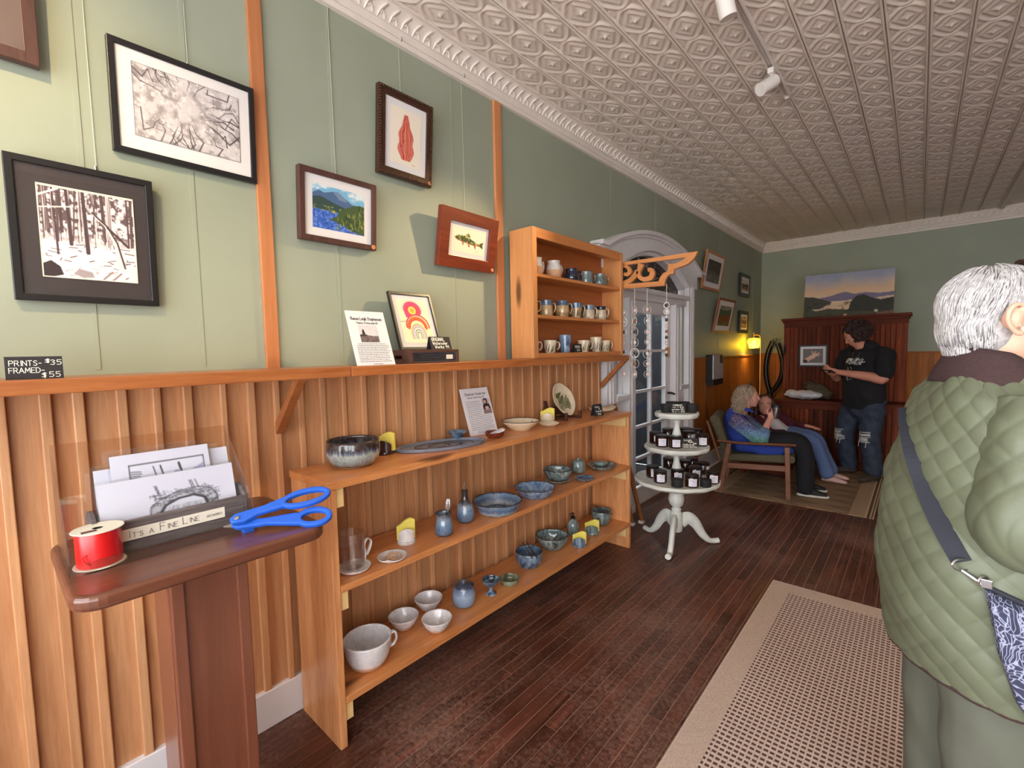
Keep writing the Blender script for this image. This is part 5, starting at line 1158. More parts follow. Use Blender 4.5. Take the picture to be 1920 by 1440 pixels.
# box of prints
M['barn'] = wood('weathered_grey_wood', (52, 44, 44), (118, 106, 104), 'y', 2.2, .8, vary=.2, contrast=1.6)
bx = thing('print_box', 'weathered grey wooden box with a hand lettered label holding art prints', 'box', (-1.47, .345, ZS+.003))
F0, F1, Y0, Y1 = -1.415, -1.535, .150, .458
for (a, b) in ((ZS+.004, ZS+.027), (ZS+.0275, ZS+.052), (ZS+.0525, ZS+.078)):
    part('front_slat', M['barn'], bx, (F0-.010, F0, Y0, Y1, a, b), bev=.0015)
part('back_slat', M['barn'], bx, (F1, F1+.010, Y0, Y1, ZS+.004, ZS+.078)); part('bottom', M['barn'], bx, (F1+.010, F0-.010, Y0, Y1, ZS+.004, ZS+.010))
for (a, b) in ((Y0-.010, Y0), (Y1, Y1+.010)):
    MB().prism([(F1, ZS+.004), (F0, ZS+.004), (F0, ZS+.078), (F0-.03, ZS+.098), (F0-.055, ZS+.104), (F1+.03, ZS+.098), (F1, ZS+.08)], a, b, 1).build('end_board', M['barn'], bx, bev=.0015)
lab = part('paper_label', M['kraft'], bx, (F0+.0004, F0+.0014, .190, .408, ZS+.030, ZS+.058))
f = Face((F0+.0014, .190, ZS+.030), (0, 1, 0), (0, 0, 1)); f.n = np.array((1, 0, 0))
f.write("I", .012, .006, .017, .0011); f.write("T'S", .020, .006, .011, .0011); f.write('A', .052, .006, .011, .0011); f.write('F', .074, .007, .018, .0012); f.write('INE', .089, .007, .012, .0011)
f.write('L', .122, .008, .018, .0012); f.write('INE', .136, .008, .012, .0011); f.write('ARTWORKS', .175, .010, .006, .0007, width=.036); f.done('lettering', M['ink'], bx)
# prints in the box
def print_sheet(kind, w_=110, h=60):
    s = Sheet(w_, h, (226, 227, 242)); R = np.random.RandomState(3); k = (74, 70, 84)
    if kind == 1:           # stone arch bridge
        out = [(.33, 1), (.34, .78), (.42, .62), (.55, .50), (.70, .48), (.80, .60), (.84, .80), (.84, 1)]; s.poly(out, (196, 196, 208))
        for i in range(110):
            x, y = .34+.5*R.rand(), .5+.5*R.rand(); s.line([(x, y), (x+.035, y-.006)], .014, k, .8); s.line([(x, y), (x+.004, y+.05)], .012, k, .7)
        s.poly([(.40, 1.01), (.44, .82), (.54, .70), (.66, .68), (.74, .80), (.76, 1.01)], (222, 224, 238)); s.line([(.40, 1.0), (.44, .82), (.54, .70), (.66, .68), (.74, .80), (.76, 1.0)], .05, (60, 56, 64)); s.line(out, .016, k)
        for i in range(30):
            x = .38+.42*R.rand(); s.line([(x, .6-.1*R.rand()), (x-.015, .42+.08*R.rand())], .009, (130, 128, 146), .8)
        for x in (.40, .41, .655, .67, .70): s.line([(x, .5), (x-.02, .28)], .012, k)
        for i in range(20): x = .46+.26*R.rand(); s.line([(x, .98), (x+.01, .86)], .008, (140, 138, 150), .7)
    elif kind == 2:
        s.line([(.17, .22), (.93, .22), (.93, 1.2), (.17, 1.2), (.17, .22)], .02, (60, 58, 66)); s.put(np.clip((fnoise(h, w_, 7, 3)-.48)*6, 0, 1)*((s.X > .18) & (s.X < .92) & (s.Y > .5)), (120, 120, 112))
        for (x, wd) in ((.40, .02), (.47, .03), (.66, .045)): s.line([(x, .3), (x+.07, .9)], wd, (58, 54, 60))
        for i in range(14): y = .34+.04*i; s.line([(.18, y), (.26+.03*R.rand(), y+.02)], .015, k)
        s.poly([(.5, .62), (.62, .42), (.75, .5), (.92, .36), (.92, .62)], (160, 162, 196), .8)
    return s
def print_(label, y0, y1, z0, z1, xb, lean, kind):
    t = thing('art_print', label, 'print', (xb, (y0+y1)/2, z0), 'prints in the wooden box'); h = z1-z0; xt = xb-h*math.tan(lean)
    m = MB(); m.add([(xb, y0, z0), (xb, y1, z0), (xt, y1, z1), (xt, y0, z1), (xb-.0022, y0, z0), (xb-.0022, y1, z0), (xt-.0022, y1, z1), (xt-.0022, y0, z1)], [(0,1,2,3),(7,6,5,4),(0,4,5,1),(2,6,7,3),(0,3,7,4),(1,5,6,2)]); m.build('backing_sheet', M['paper'], t)
    if kind: f_ = .62 if kind == 1 else .62; xm, zm = lerp(xt, xb, f_), lerp(z1, z0, f_); print_sheet(kind).obj('drawing', [(xt+.0006, y0, z1), (xt+.0006, y1, z1), (xm+.0006, y1, zm), (xm+.0006, y0, zm)], t)
    e_ = .006; m = MB(); m.add([(xb+.0014, y0-e_, z0), (xb+.0014, y1+e_, z0), (xt+.0014, y1+e_, z1+.007), (xt+.0014, y0-e_, z1+.007)], [(0, 1, 2, 3)]); m.build('clear_sleeve', M['acrylic'], t)
zb = ZS+.012
print_('print of a stone arch bridge, frontmost in the wooden box', .157, .448, zb, ZS+.165, -1.428, .26, 1)
print_('print of tree trunks before mountains, behind the bridge print', .190, .402, zb, ZS+.222, -1.452, .26, 2)
print_('blank-topped white print at the right, behind the others in the box', .30, .452, zb, ZS+.205, -1.470, .24, 0)
print_('white sheet at the left edge, rearmost in the wooden box', .160, .40, zb, ZS+.190, -1.485, .22, 0)
# ribbon spool
sp = thing('ribbon_spool', 'cardboard spool of red satin ribbon in the clear bin', 'spool', (-1.390, .152, ZS+.003)); sx, sy, sz = -1.390, .146, ZS+.003
M['spoolc'] = plain('cream_cardboard', (226, 220, 200), .7)
for z in (0, .080):
    MB().lathe([(.010, 0), (.0465, 0), (.047, .001), (.0465, .002), (.010, .002)], (sx, sy, sz+z), 40, closed=True).build('flange', M['spoolc'], sp, smooth=True)
MB().lathe([(.011, .0025), (.0405, .0025), (.041, .006), (.041, .076), (.0405, .0795), (.011, .0795)], (sx, sy, sz), 48, closed=True).build('ribbon_roll', M['red'], sp, smooth=True)
MB().lathe([(.0085, .001), (.0105, .001), (.0105, .0815), (.0085, .0815)], (sx, sy, sz), 20, closed=True).build('core', M['blackm'], sp, smooth=True)
MB().box(sx+.012, sx+.026, sy-.030, sy-.004, sz+.0822, sz+.0826).build('printed_label', plain('dark_red_print', (96, 56, 58), .6), sp)
MB().tube([(sx+.034, sy-.024, sz+.035), (sx+.034, sy-.032, sz+.03), (sx+.036, sy-.028, sz+.02), (sx+.036, sy-.02, sz+.012)], .0015, 5).build('loose_end', M['red'], sp)
# scissors
sc_ = thing('scissors', 'blue handled scissors lying on the pedestal stand by the clear bin', 'scissors', (-1.30, .50, ZS)); zc = ZS+.022
pv = np.array((-1.345, .418)); d0 = np.array((.115, .26)); d0 /= np.linalg.norm(d0); nn = np.array((-d0[1], d0[0]))
def S(a, b): return tuple(pv+d0*a+nn*b)
SXF = Matrix.Translation((pv[0], pv[1], zc)) @ Matrix.Rotation(math.radians(33), 4, Vector((d0[0], d0[1], 0))) @ Matrix.Rotation(math.radians(-4), 4, Vector((nn[0], nn[1], 0))) @ Matrix.Translation((-pv[0], -pv[1], -zc))
def loop_handle(name, cen, ra, rb, rot, th, neck, z0):
    out = []; inn = []
    for k in range(36):
        a = 2*math.pi*k/36
        for lst, e_ in ((out, 0), (inn, th)):
            u, v = (ra-e_)*math.cos(a), (rb-e_)*math.sin(a); lst.append(S(cen[0]+u*math.cos(rot)-v*math.sin(rot), cen[1]+u*math.sin(rot)+v*math.cos(rot)))
    m = MB(SXF).ringprism(out, inn, z0, z0+.015, 2); m.prism([S(*p) for p in neck], z0+.0005, z0+.0145, 2); m.build(name, M['blueplastic'], sc_, bev=.004)
loop_handle('long_handle', (.168, .034), .066, .031, .10, .015, [(-.012, -.012), (-.018, .004), (-.006, .018), (.06, .030), (.120, .050), (.118, .030), (.116, .014), (.05, .004), (.02, -.012)], zc+.010)
loop_handle('round_handle', (.185, -.026), .047, .032, -.10, .015, [(-.012, .012), (-.016, -.006), (.0, -.018), (.07, -.022), (.150, -.044), (.149, -.022), (.146, -.002), (.06, .000), (.02, .010)], zc-.006)
MB(SXF).lathe([(.0005, 0), (.006, 0), (.006, .002), (.0005, .003)], (*S(.0, .0), zc+.0252), 16).build('pivot_screw', M['steel'], sc_, smooth=True)
MB(SXF).prism([S(-.010, -.008), S(-.014, .006), S(-.034, .002), S(-.034, -.002)], zc-.002, zc+.001, 2).build('blade_root', M['steel'], sc_)
MB().box(*[v for v in (S(.02, 0)[0]-.012, S(.02, 0)[0]+.012, S(.02, 0)[1]-.012, S(.02, 0)[1]+.012)], ZS+.0003, zc+.002).build('guard', M['blueplastic'], sc_)
# ================================================================== FRETWORK BRACKET AND SUNCATCHERS
YF = 3.232
fw_ = thing('fretwork_bracket', 'scroll cut wooden gingerbread bracket jutting from the mug cabinet', 'bracket', (-1.86, YF, 1.9))
def fp(cx, cy): p = on(1160+cx/9.6, 470+cy/9.6, 1, YF); return (p[0], p[2])
M['fret'] = wood('fretwork_pine', (196, 122, 66), (222, 152, 92), 'x', 1.2, .45, vary=.05)
def FS(name, L, R_): MB().strip([fp(*p) for p in L], [fp(*p) for p in R_], YF, YF+.028, 1).build(name, M['fret'], fw_, bev=.002)
FS('top_bar', [(-200, 245), (80, 205), (700, 115), (1420, 8)], [(-200, 305), (80, 265), (560, 205), (1200, 125)])
FS('arm', spline([(1420, 8), (1350, 140), (1230, 245), (1090, 300), (998, 335)], 4), spline([(1200, 125), (1150, 165), (1080, 200), (1010, 228), (890, 240)], 4))
FS('neck', [(998, 335), (992, 412), (930, 420), (870, 460), (838, 520), (826, 560), (815, 632)], [(890, 240), (880, 330), (868, 372), (800, 402), (748, 470), (715, 545), (700, 552)])
FS('bottom_bar', [(815, 632), (400, 662), (-200, 705)], [(700, 552), (400, 578), (-200, 625)])
def band(name, pts, wds):
    P = np.array(spline(pts, 6)); T = np.gradient(P, axis=0); T /= np.linalg.norm(T, axis=1)[:, None]; Nn = np.stack([-T[:, 1], T[:, 0]], 1); W_ = np.interp(np.linspace(0, 1, len(P)), np.linspace(0, 1, len(wds)), wds)[:, None]
    FS(name, [tuple(p) for p in P+Nn*W_/2], [tuple(p) for p in P-Nn*W_/2])
band('scroll', [(400, 235), (370, 330), (350, 400), (380, 480), (460, 515), (560, 490), (600, 410), (570, 345), (520, 350)], [110, 70, 66, 70, 78, 84, 84, 78, 60])
band('scroll', [(330, 360), (280, 450), (190, 540), (80, 580), (-60, 590)], [70, 80, 84, 70, 50])
band('scroll', [(60, 260), (160, 300), (190, 380), (140, 430), (90, 410)], [50, 60, 64, 60, 50])
M['wirem'] = plain('silver_wire', (188, 182, 174), .3, .3)
M['bead1'] = plain('pale_pink_bead', (226, 190, 184), .2, coat=.5); M['bead2'] = plain('dark_bead', (58, 48, 46), .2, coat=.5); M['bead3'] = plain('clear_bead', (222, 216, 208), .12, coat=.5); M['bead4'] = plain('amber_bead', (150, 84, 60), .2, coat=.5)
def catcher(label, px, top, rings, beads=()):
    x, zt = on(px, top, 1, YF+.014)[[0, 2]]; t = thing('suncatcher', label, 'suncatcher', (x, YF+.014, on(px, rings[-1][0] if rings else beads[-1][0], 1, YF)[2]), 'suncatcher strings'); yb = (rings[-1][0] if rings else 0)
    zb = min([on(px, r[0], 1, YF)[2] for r in rings]+[on(px, b[0], 1, YF)[2] for b in beads])
    MB().tube([(x, YF+.014, zt), (x, YF+.014, zb)], .0019, 5).build('cord', M['kraft'], t)
    for (py, wpx, hpx, pale, bd) in rings:
        z = on(px, py, 1, YF)[2]; a, b = wpx*.00198, hpx*.00198
        MB().tube([(x+a*math.cos(q), YF+.014, z+b*math.sin(q)) for q in np.linspace(0, 6.2832, 25)],   .0034 if pale else .0022, 6, False).build('ring', M['mat'] if pale else M['wirem'], t, smooth=True)
        MB().sphere((x, YF+.014, z), (.012, .006, .014), 10, 7).build('bead', bd, t, smooth=True)
    for (py, s_, bd) in beads: MB().sphere((x, YF+.014, on(px, py, 1, YF)[2]), (s_, s_*.7, s_), 8, 6).build('bead', bd, t, smooth=True)
    return t
b1_, b2_, b3_, b4_ = M['bead1'], M['bead2'], M['bead3'], M['bead4']
catcher('string of silver wire rings hanging nearest the mug cabinet front', 1190, 540, [(582, 9, 17, 0, b1_), (602, 8, 19, 0, b4_), (622, 13, 17, 0, b2_), (642, 14, 17, 0, b3_), (662, 17, 17, 1, b2_), (682, 17, 17, 0, b4_), (702, 8, 16, 0, b1_)])
catcher('string of clear teardrop suncatchers hanging second from the cabinet', 1213.5, 541, [(580, 15, 15, 0, b1_), (601, 12, 14, 0, b3_), (622, 10, 10, 0, b1_), (641, 10, 10, 0, b3_), (663, 16, 17, 0, b3_), (682, 14, 12, 0, b1_), (702, 13, 12, 0, b1_)], [(591, .008, b3_), (611, .007, b1_), (632, .008, b1_), (652, .007, b1_), (672, .007, b1_), (692, .007, b3_)])
catcher('string of small shells and discs hanging from the bracket tip', 1250, 532, [(572, 10, 10, 1, b2_), (584, 10, 9, 1, b3_)], [(594+5.5*k, .009+.003*(k % 2), (b3_, b2_, b3_, b1_, b3_, b4_)[k % 6]) for k in range(14)])
catcher('string of wire rings half hidden behind the mug cabinet edge', 1169, 543, [(586, 12, 18, 0, b3_), (604, 14, 16, 1, b3_), (623, 12, 16, 0, b2_), (643, 10, 14, 0, b1_), (660, 9, 13, 0, b2_), (702, 5, 12, 0, b1_)])
# ================================================================== THREE-TIER CANDLE TABLE
TCX, TCY = -1.318, 3.31
M['chalkw'] = plain('distressed_chalk_white_paint', (220, 222, 214), .6, var=.10, vscale=14)
tt = thing('tiered_table', 'distressed white three-tier pedestal table of candles', 'table', (TCX, TCY, 0))
pie = lambda n: (lambda a, r, z: 1+.028*abs(math.cos(n*a/2))-.014)
TZ = [(.488, .298), (.733, .226), (.976, .153)]
for k, (z, r) in enumerate(TZ):
    MB().lathe([(.0005, -.030), (r*.82, -.030), (r*.94, -.024), (r*.995, -.010), (r*1.0, .004), (r*.975, .010), (r*.945, .004), (r*.92, 0), (.0005, 0)], (TCX, TCY, z), 72, rf=pie(12)).build('tier', M['chalkw'], tt, smooth=True)
MB().lathe([(.0005, .10), (.040, .10), (.045, .12), (.045, .235), (.030, .25), (.034, .258), (.036, .268), (.026, .276), (.030, .284), (.048, .30), (.058, .335), (.052, .375), (.040, .40), (.042, .415), (.06, .43), (.07, .458), (.0005, .458)], (TCX, TCY, 0), 40, rf=lambda a, r, z: 1-.045*abs(math.sin(6*a))*(.29 < z < .385)).build('pillar', M['chalkw'], tt, smooth=True)
for (z0, z1, r) in ((.489, .703, .036), (.734, .946, .036)):
    h = z1-z0
    MB().lathe([(.0005, 0), (r*.75, 0), (r*.8, h*.08), (r*.62, h*.13), (r*1.0, h*.22), (r*.98, h*.36), (r*.6, h*.62), (r*.55, h*.78), (r*.75, h*.86), (r*1.0, h*.93), (r*1.15, h), (.0005, h)], (TCX, TCY, z0), 32).build('pillar', M['chalkw'], tt, smooth=True)
for a in (-78, 162, 40):
    a = math.radians(a); d = Vector((math.cos(a), math.sin(a), 0)); c = Vector((TCX, TCY, 0))
    pts = [c+d*.030+Vector((0, 0, .170)), c+d*.085+Vector((0, 0, .195)), c+d*.14+Vector((0, 0, .155)), c+d*.19+Vector((0, 0, .075)), c+d*.24+Vector((0, 0, .026)), c+d*.28+Vector((0, 0, .020)), c+d*.312+Vector((0, 0, .024))]
    P = spline(pts, 4); rr = [(.020, lerp(.056, .018, min(1, k/17))) if k < 20 else (.021, .019) for k in range(len(P))]
    MB().tube(P, rr, 12, flat=(0, 0, 1)).build('leg', M['chalkw'], tt, smooth=True)
M['amber'] = plain('dark_amber_glass', (46, 18, 10), .08, coat=.6); M['jlid'] = plain('black_lid', (26, 24, 26), .3)
M['jlabel'] = plain('white_jar_label', (226, 224, 236), .7)
o = MB().lathe([(.0005, 0), (.042, 0), (.046, .004), (.046, .070), (.043, .074), (.0005, .074)], (0, 0, 0), 28).build('jar', M['amber'], None, smooth=True); JB = o.data; bpy.data.objects.remove(o)
o = MB().lathe([(.0005, .0745), (.046, .0745), (.0475, .077), (.0475, .083), (.044, .087), (.0005, .087)], (0, 0, 0), 28).build('lid', M['jlid'], None, smooth=True); JL = o.data; bpy.data.objects.remove(o)
n = 9; vs_ = []; fs = []
for k in range(n+1):
    a = -.62+1.24*k/n; vs_ += [(.0466*math.cos(a), .0466*math.sin(a), .012), (.0466*math.cos(a), .0466*math.sin(a), .064)]
for k in range(n): fs.append((2*k, 2*k+2, 2*k+3, 2*k+1))
o = MB().add(vs_, fs).build('paper_label', M['jlabel'], None); JP = o.data; bpy.data.objects.remove(o)
m = MB()
for (z, s0, s1) in ((.052, -.4, .4), (.046, -.2, .3), (.038, -.1, .3), (.024, -.25, .2)):
    for j in range(4):
        a0 = lerp(s0, s1, j/4); a1 = lerp(s0, s1, (j+.75)/4); m.add([(.0469*math.cos(a0), .0469*math.sin(a0), z), (.0469*math.cos(a1), .0469*math.sin(a1), z), (.0469*math.cos(a1), .0469*math.sin(a1), z+.0022), (.0469*math.cos(a0), .0469*math.sin(a0), z+.0022)], [(0, 1, 2, 3)])
o = m.build('label_print', M['inkg'], None, fixn=False); JT = o.data; bpy.data.objects.remove(o)
o = MB().lathe([(.0005, 0), (.037, 0), (.039, .002), (.039, .030), (.0395, .031), (.0395, .052), (.038, .054), (.0005, .054)], (0, 0, 0), 28).build('tin', M['blackm'], None, smooth=True); TB = o.data; bpy.data.objects.remove(o)
def jar(label, cx, cy, z, rot=-1.05, lab=True, s=1.0):
    p = on(1160+cx/4.3636, 740+cy/4.3636, 2, z); h = Vector((p[0], p[1], 0)).normalized()*.040; x, y = p[0]+h.x, p[1]+h.y
    t = thing('candle_jar', label, 'candle', (x, y, z), 'amber candle jars on the tiered table')
    for nm, me in (('jar', JB), ('lid', JL))+((('paper_label', JP),) if lab else ()):
        o_ = inst(nm, me, t, (x, y, z), (s, s, s), rot)
        if nm == 'paper_label':
            q_ = inst('label_print', JT, o_, (x, y, z)); q_['kind'] = 'stuff'
def tin(label, cx, cy, z, s=1.0):
    p = on(1160+cx/4.3636, 740+cy/4.3636, 2, z); h = Vector((p[0], p[1], 0)).normalized()*.034; x, y = p[0]+h.x, p[1]+h.y
    t = thing('candle_tin', label, 'candle', (x, y, z), 'black candle tins on the tiered table'); inst('tin', TB, t, (x, y, z), (s, s, s))
z = TZ[0][0]
jar('amber candle jar with a half turned label, farthest left on the bottom tier', 277, 684, z, -.75); jar('amber candle jar with full label, left front of the bottom tier', 340, 728, z)
jar('amber candle jar behind the left black tin on the bottom tier', 480, 712, z); jar('amber candle jar with label, front centre of the bottom tier', 598, 765, z)
jar('amber candle jar with label at the right edge of the bottom tier', 768, 735, z); jar('amber candle jar behind the front centre jar on the bottom tier', 628, 690, z)
jar('amber candle jar without visible label, left back of the bottom tier', 412, 612, z, 1, False); jar('amber candle jar with a sliver of label, right back of the bottom tier', 690, 655, z, -.1)
jar('amber candle jar just right of the pillar on the bottom tier', 545, 632, z, 1.5, False); jar('amber candle jar rearmost on the bottom tier', 600, 612, z, 1.5, False)
tin('matte black candle tin at the front of the bottom tier, left of two', 478, 762, z); tin('matte black candle tin at the front right of the bottom tier', 712, 762, z, .96)
z = TZ[1][0]
jar('amber candle jar with label, left front of the middle tier', 352, 432, z); jar('amber candle jar with label, front centre of the middle tier', 466, 442, z); jar('amber candle jar with label, right end of the middle tier', 680, 425, z)
jar('amber candle jar at the far left end of the middle tier', 302, 405, z, 1.2, False); jar('amber candle jar with a label corner right of the middle pillar', 575, 395, z, -.3); jar('amber candle jar behind the pillar, left, on the middle tier', 405, 372, z, 1.5, False)
jar('amber candle jar rearmost on the middle tier', 545, 366, z, 1.5, False); jar('amber candle jar right rear of the middle tier', 640, 375, z, 1.5, False)
z = TZ[2][0]
tin('black candle tin at the left front of the top tier', 397, 148, z, 1.15); tin('black candle tin at the right front of the top tier', 598, 150, z, 1.15); tin('black candle tin at the left rear of the top tier', 436, 126, z, 1.15); tin('black candle tin at the right rear of the top tier', 532, 128, z, 1.15)
p = on(1160+505/4.3636, 740+152/4.3636, 2, TZ[2][0]); tent('candle_sign', 'black price sign standing before the tins on the top tier', 'sign', p[0]-.02, p[1]+.01, TZ[2][0], .105, .068, -1.0, [('CANDLES', .15, .76, 1, .6), ('8oz - $12', .1, .54, .9, .75), ('wooden $24', .06, .32, .9, .85), ('5 oz - $10', .1, .08, .9, .8)], .011, .0026, lean=.12)
p = on(1160+600/4.3636, 740+440/4.3636, 2, TZ[1][0]); tent('candle_sign', 'black hand lettered sign at the front of the middle tier', 'sign', p[0]-.02, p[1]+.01, TZ[1][0], .112, .070, -1.05, [('Locally', .15, .74, 1, .45), ('Made', .4, .56, 1, .3), ('with', .7, .42, .8, .2), ('-Toxin Free', .04, .26, 1, .72), ('-Clean burning', .04, .06, 1, .9)], .011, .0026, lean=.12)
# leaning easel beside the shelf
ea = thing('folding_easel', 'folded wooden easel leaning beside the far end of the low shelf', 'easel', (-1.75, 3.45, 0))
M['easel2'] = wood('brown_easel_wood', (120, 66, 34), (160, 98, 54), 'z', 1.5, .4, vary=.1)
for (x0, y0, x1, y1) in ((-1.742, 3.44, -1.80, 3.20), (-1.70, 3.53, -1.80, 3.26)):
    m = MB(); P = [(x0, y0, .022), (x1, y1, 1.02)]; m.tube(P, (.011, .022), 4); m.build('leg', M['easel2'], ea)
    MB().box(x0-.022, x0+.022, y0-.022, y0+.022, 0, .024).build('foot_pad', M['white'], ea, bev=.006)
# ================================================================== LIGHTS ON THE TRACK
tk = thing('track_light', 'white ceiling track with cylinder spotlights', 'track light', (-.68, 1.6, 3.02))
M['tw'] = plain('white_metal', (226, 218, 212), .35)
XT = -.68
m = MB(); m.box(XT-.018, XT-.013, -.9, 3.47, 3.012, 3.036).box(XT+.013, XT+.018, -.9, 3.47, 3.012, 3.036).box(XT-.018, XT+.018, -.9, 3.47, 3.036, 3.0365).box(XT-.018, XT+.018, 3.462, 3.47, 3.012, 3.036); m.build('rail', M['tw'], tk)
M['lens'] = emis('warm_lamp_lens', (255, 232, 176), 2.2)
def head(px, aim, E, r=.036, L=.115, blend=.75, ang=70, j=None):
    y = px; c = Vector((XT, y, 2.925)); d = (Vector(aim)-c).normalized(); c = c+Vector((d.x*.03, d.y*.03, 0))
    part('adapter', M['tw'], tk, (XT-.016, XT+.016, y-.028, y+.028, 2.985, 3.014), bev=.003)
    MB().tube([(XT, y, 2.988), (XT, y, 2.962), tuple(c)], .006, 8).build('stem', M['tw'], tk, smooth=True)
    a, b = c-d*L*.5, c+d*L*.5
    h = MB().tube([a, a+d*.004, b-d*.002, b, b-d*.008], [r*.9, r, r, r*.97, r*.88], 28); o = h.build('spot_head', M['tw'], tk, smooth=True)
    MB().tube([b-d*.010, b-d*.007], r*.86, 24).build('lens', M['lens'], o)
    l = bpy.data.lights.new('track_spot', 'SPOT'); l.energy = E; l.color = (1.0, .74, .38); l.spot_size = math.radians(ang); l.spot_blend = blend; l.shadow_soft_size = .03
    lo = bpy.data.objects.new('track_spot', l); COL.objects.link(lo); lo.location = b+d*.01; lo.rotation_euler = d.to_track_quat('-Z', 'Y').to_euler()
head(3.05, (-1.9, 1.40, 1.64), 150, ang=36, blend=1.0); head(2.20, (-.35, 2.75, .9), 18, ang=60); head(-.55, (-1.9, .04, 2.06), 85, ang=56, blend=1.0); head(.9, (-1.6, .55, .9), 12, ang=60)
# ================================================================== RUGS
def rugmat():
    m_, nt, bs = newmat('woven_basket_rug'); v = coords(nt)
    sx = N(nt, 'ShaderNodeSeparateXYZ'); nt.links.new(v, sx.inputs[0]); masks = []
    for ax, pitch, half in ((0, .0200, .36), (1, .0245, .235)):
        q = N(nt, 'ShaderNodeMath', operation='DIVIDE'); q.inputs[1].default_value = pitch; nt.links.new(sx.outputs[ax], q.inputs[0])
        fr = N(nt, 'ShaderNodeMath', operation='FRACT'); nt.links.new(q.outputs[0], fr.inputs[0]); sb = N(nt, 'ShaderNodeMath', operation='SUBTRACT'); sb.inputs[1].default_value = .5; nt.links.new(fr.outputs[0], sb.inputs[0])
        ab = N(nt, 'ShaderNodeMath', operation='ABSOLUTE'); nt.links.new(sb.outputs[0], ab.inputs[0]); masks.append(ramp(nt, ab.outputs[0], [(half-.05, (1, 1, 1)), (half+.05, (0, 0, 0))]))
    mm = N(nt, 'ShaderNodeMath', operation='MULTIPLY'); nt.links.new(masks[0], mm.inputs[0]); nt.links.new(masks[1], mm.inputs[1]); f = noise(nt, v, 140, 2)
    nt.links.new(mixc(nt, mm.outputs[0], ramp(nt, f, [(.3, lin((186, 158, 144))), (.7, lin((216, 192, 178)))]), lin((88, 62, 56))), bs.inputs['Base Color'])
    iv = N(nt, 'ShaderNodeMath', operation='SUBTRACT'); iv.inputs[0].default_value = 1.0; nt.links.new(mm.outputs[0], iv.inputs[1])
    bs.inputs['Roughness'].default_value = .95; bump(nt, bs, iv.outputs[0], .5, .003); return m_
def bordermat():
    m_, nt, bs = newmat('beige_rug_border'); v = coords(nt); f = noise(nt, v, 300, 2); w2 = noise(nt, coords(nt, (1, 1, 1)), 90, 3)
    nt.links.new(ramp(nt, f, [(.3, lin((168, 142, 126))), (.7, lin((212, 188, 170)))]), bs.inputs['Base Color']); bs.inputs['Roughness'].default_value = .95; bump(nt, bs, f, .5, .002); return m_
M['rug'] = rugmat(); M['rugb'] = bordermat()
rg = thing('area_rug', 'beige and brown basket weave rug with plain border, nearest the viewer', 'rug', (0, 1.5, 0))
RX0, RX1, RY0, RY1, RB = -.636, .95, -.6, 3.135, .105
part('field', M['rug'], rg, (RX0+RB, RX1-RB, RY0+RB, RY1-RB, .0005, .0075))
for b in ((RX0, RX0+RB, RY0, RY1, .0005, .009), (RX1-RB, RX1, RY0, RY1, .0005, .009), (RX0+RB, RX1-RB, RY1-RB, RY1, .0005, .009), (RX0+RB, RX1-RB, RY0, RY0+RB, .0005, .009)): part('border_band', M['rugb'], rg, b, bev=.003)
MB().tube([(RX0, RY0, .005), (RX0, RY1, .005), (RX1, RY1, .005)], .005, 8).build('edge_binding', M['rugb'], rg, smooth=True)
def farrug():
    m_, nt, bs = newmat('geometric_tan_rug'); v = coords(nt)
    ch = N(nt, 'ShaderNodeTexChecker'); mp = N(nt, 'ShaderNodeMapping'); mp.inputs['Rotation'].default_value = (0, 0, math.radians(45)); mp.inputs['Scale'].default_value = (1.4, 3.2, 1); tc = N(nt, 'ShaderNodeTexCoord')
    nt.links.new(tc.outputs['Object'], mp.inputs['Vector']); nt.links.new(mp.outputs[0], ch.inputs['Vector']); ch.inputs['Scale'].default_value = 2.2
    ch.inputs['Color1'].default_value = (*lin((122, 92, 66)), 1); ch.inputs['Color2'].default_value = (*lin((158, 126, 94)), 1)
    f = noise(nt, coords(nt, (1, 60, 1)), 8, 3); nt.links.new(mixc(nt, .4, ch.outputs['Color'], ramp(nt, f, [(.35, lin((96, 68, 48))), (.65, lin((170, 138, 104)))])), bs.inputs['Base Color']); bs.inputs['Roughness'].default_value = .95; return m_
M['farrug'] = farrug()
M['tanstripe'] = plain('tan_stripe', (168, 138, 108), .95, var=.15, vscale=90); M['darkstripe'] = plain('dark_stripe', (92, 62, 46), .95); M['creamstripe'] = plain('cream_stripe', (196, 170, 132), .95)
r2 = thing('area_rug', 'tan geometric patterned rug under the armchairs at the back', 'rug', (-.85, 5.65, 0))
GX0, GX1, GY0, GY1 = -1.62, -.245, 4.79, 6.545
part('field', M['farrug'], r2, (GX0+.18, GX1-.17, GY0, GY1, .0005, .006))
for (a, b, mt) in ((GX1-.17, GX1-.060, 'tanstripe'), (GX1-.060, GX1-.048, 'creamstripe'), (GX1-.048, GX1-.028, 'darkstripe'), (GX1-.028, GX1-.018, 'creamstripe'), (GX1-.018, GX1-.008, 'darkstripe'), (GX1-.008, GX1, 'creamstripe'),
                   (GX0+.06, GX0+.18, 'tanstripe'), (GX0+.046, GX0+.06, 'creamstripe'), (GX0+.024, GX0+.046, 'darkstripe'), (GX0, GX0+.024, 'tanstripe')): part('border_stripe', M[mt], r2, (a, b, GY0, GY1, .0005, .006))
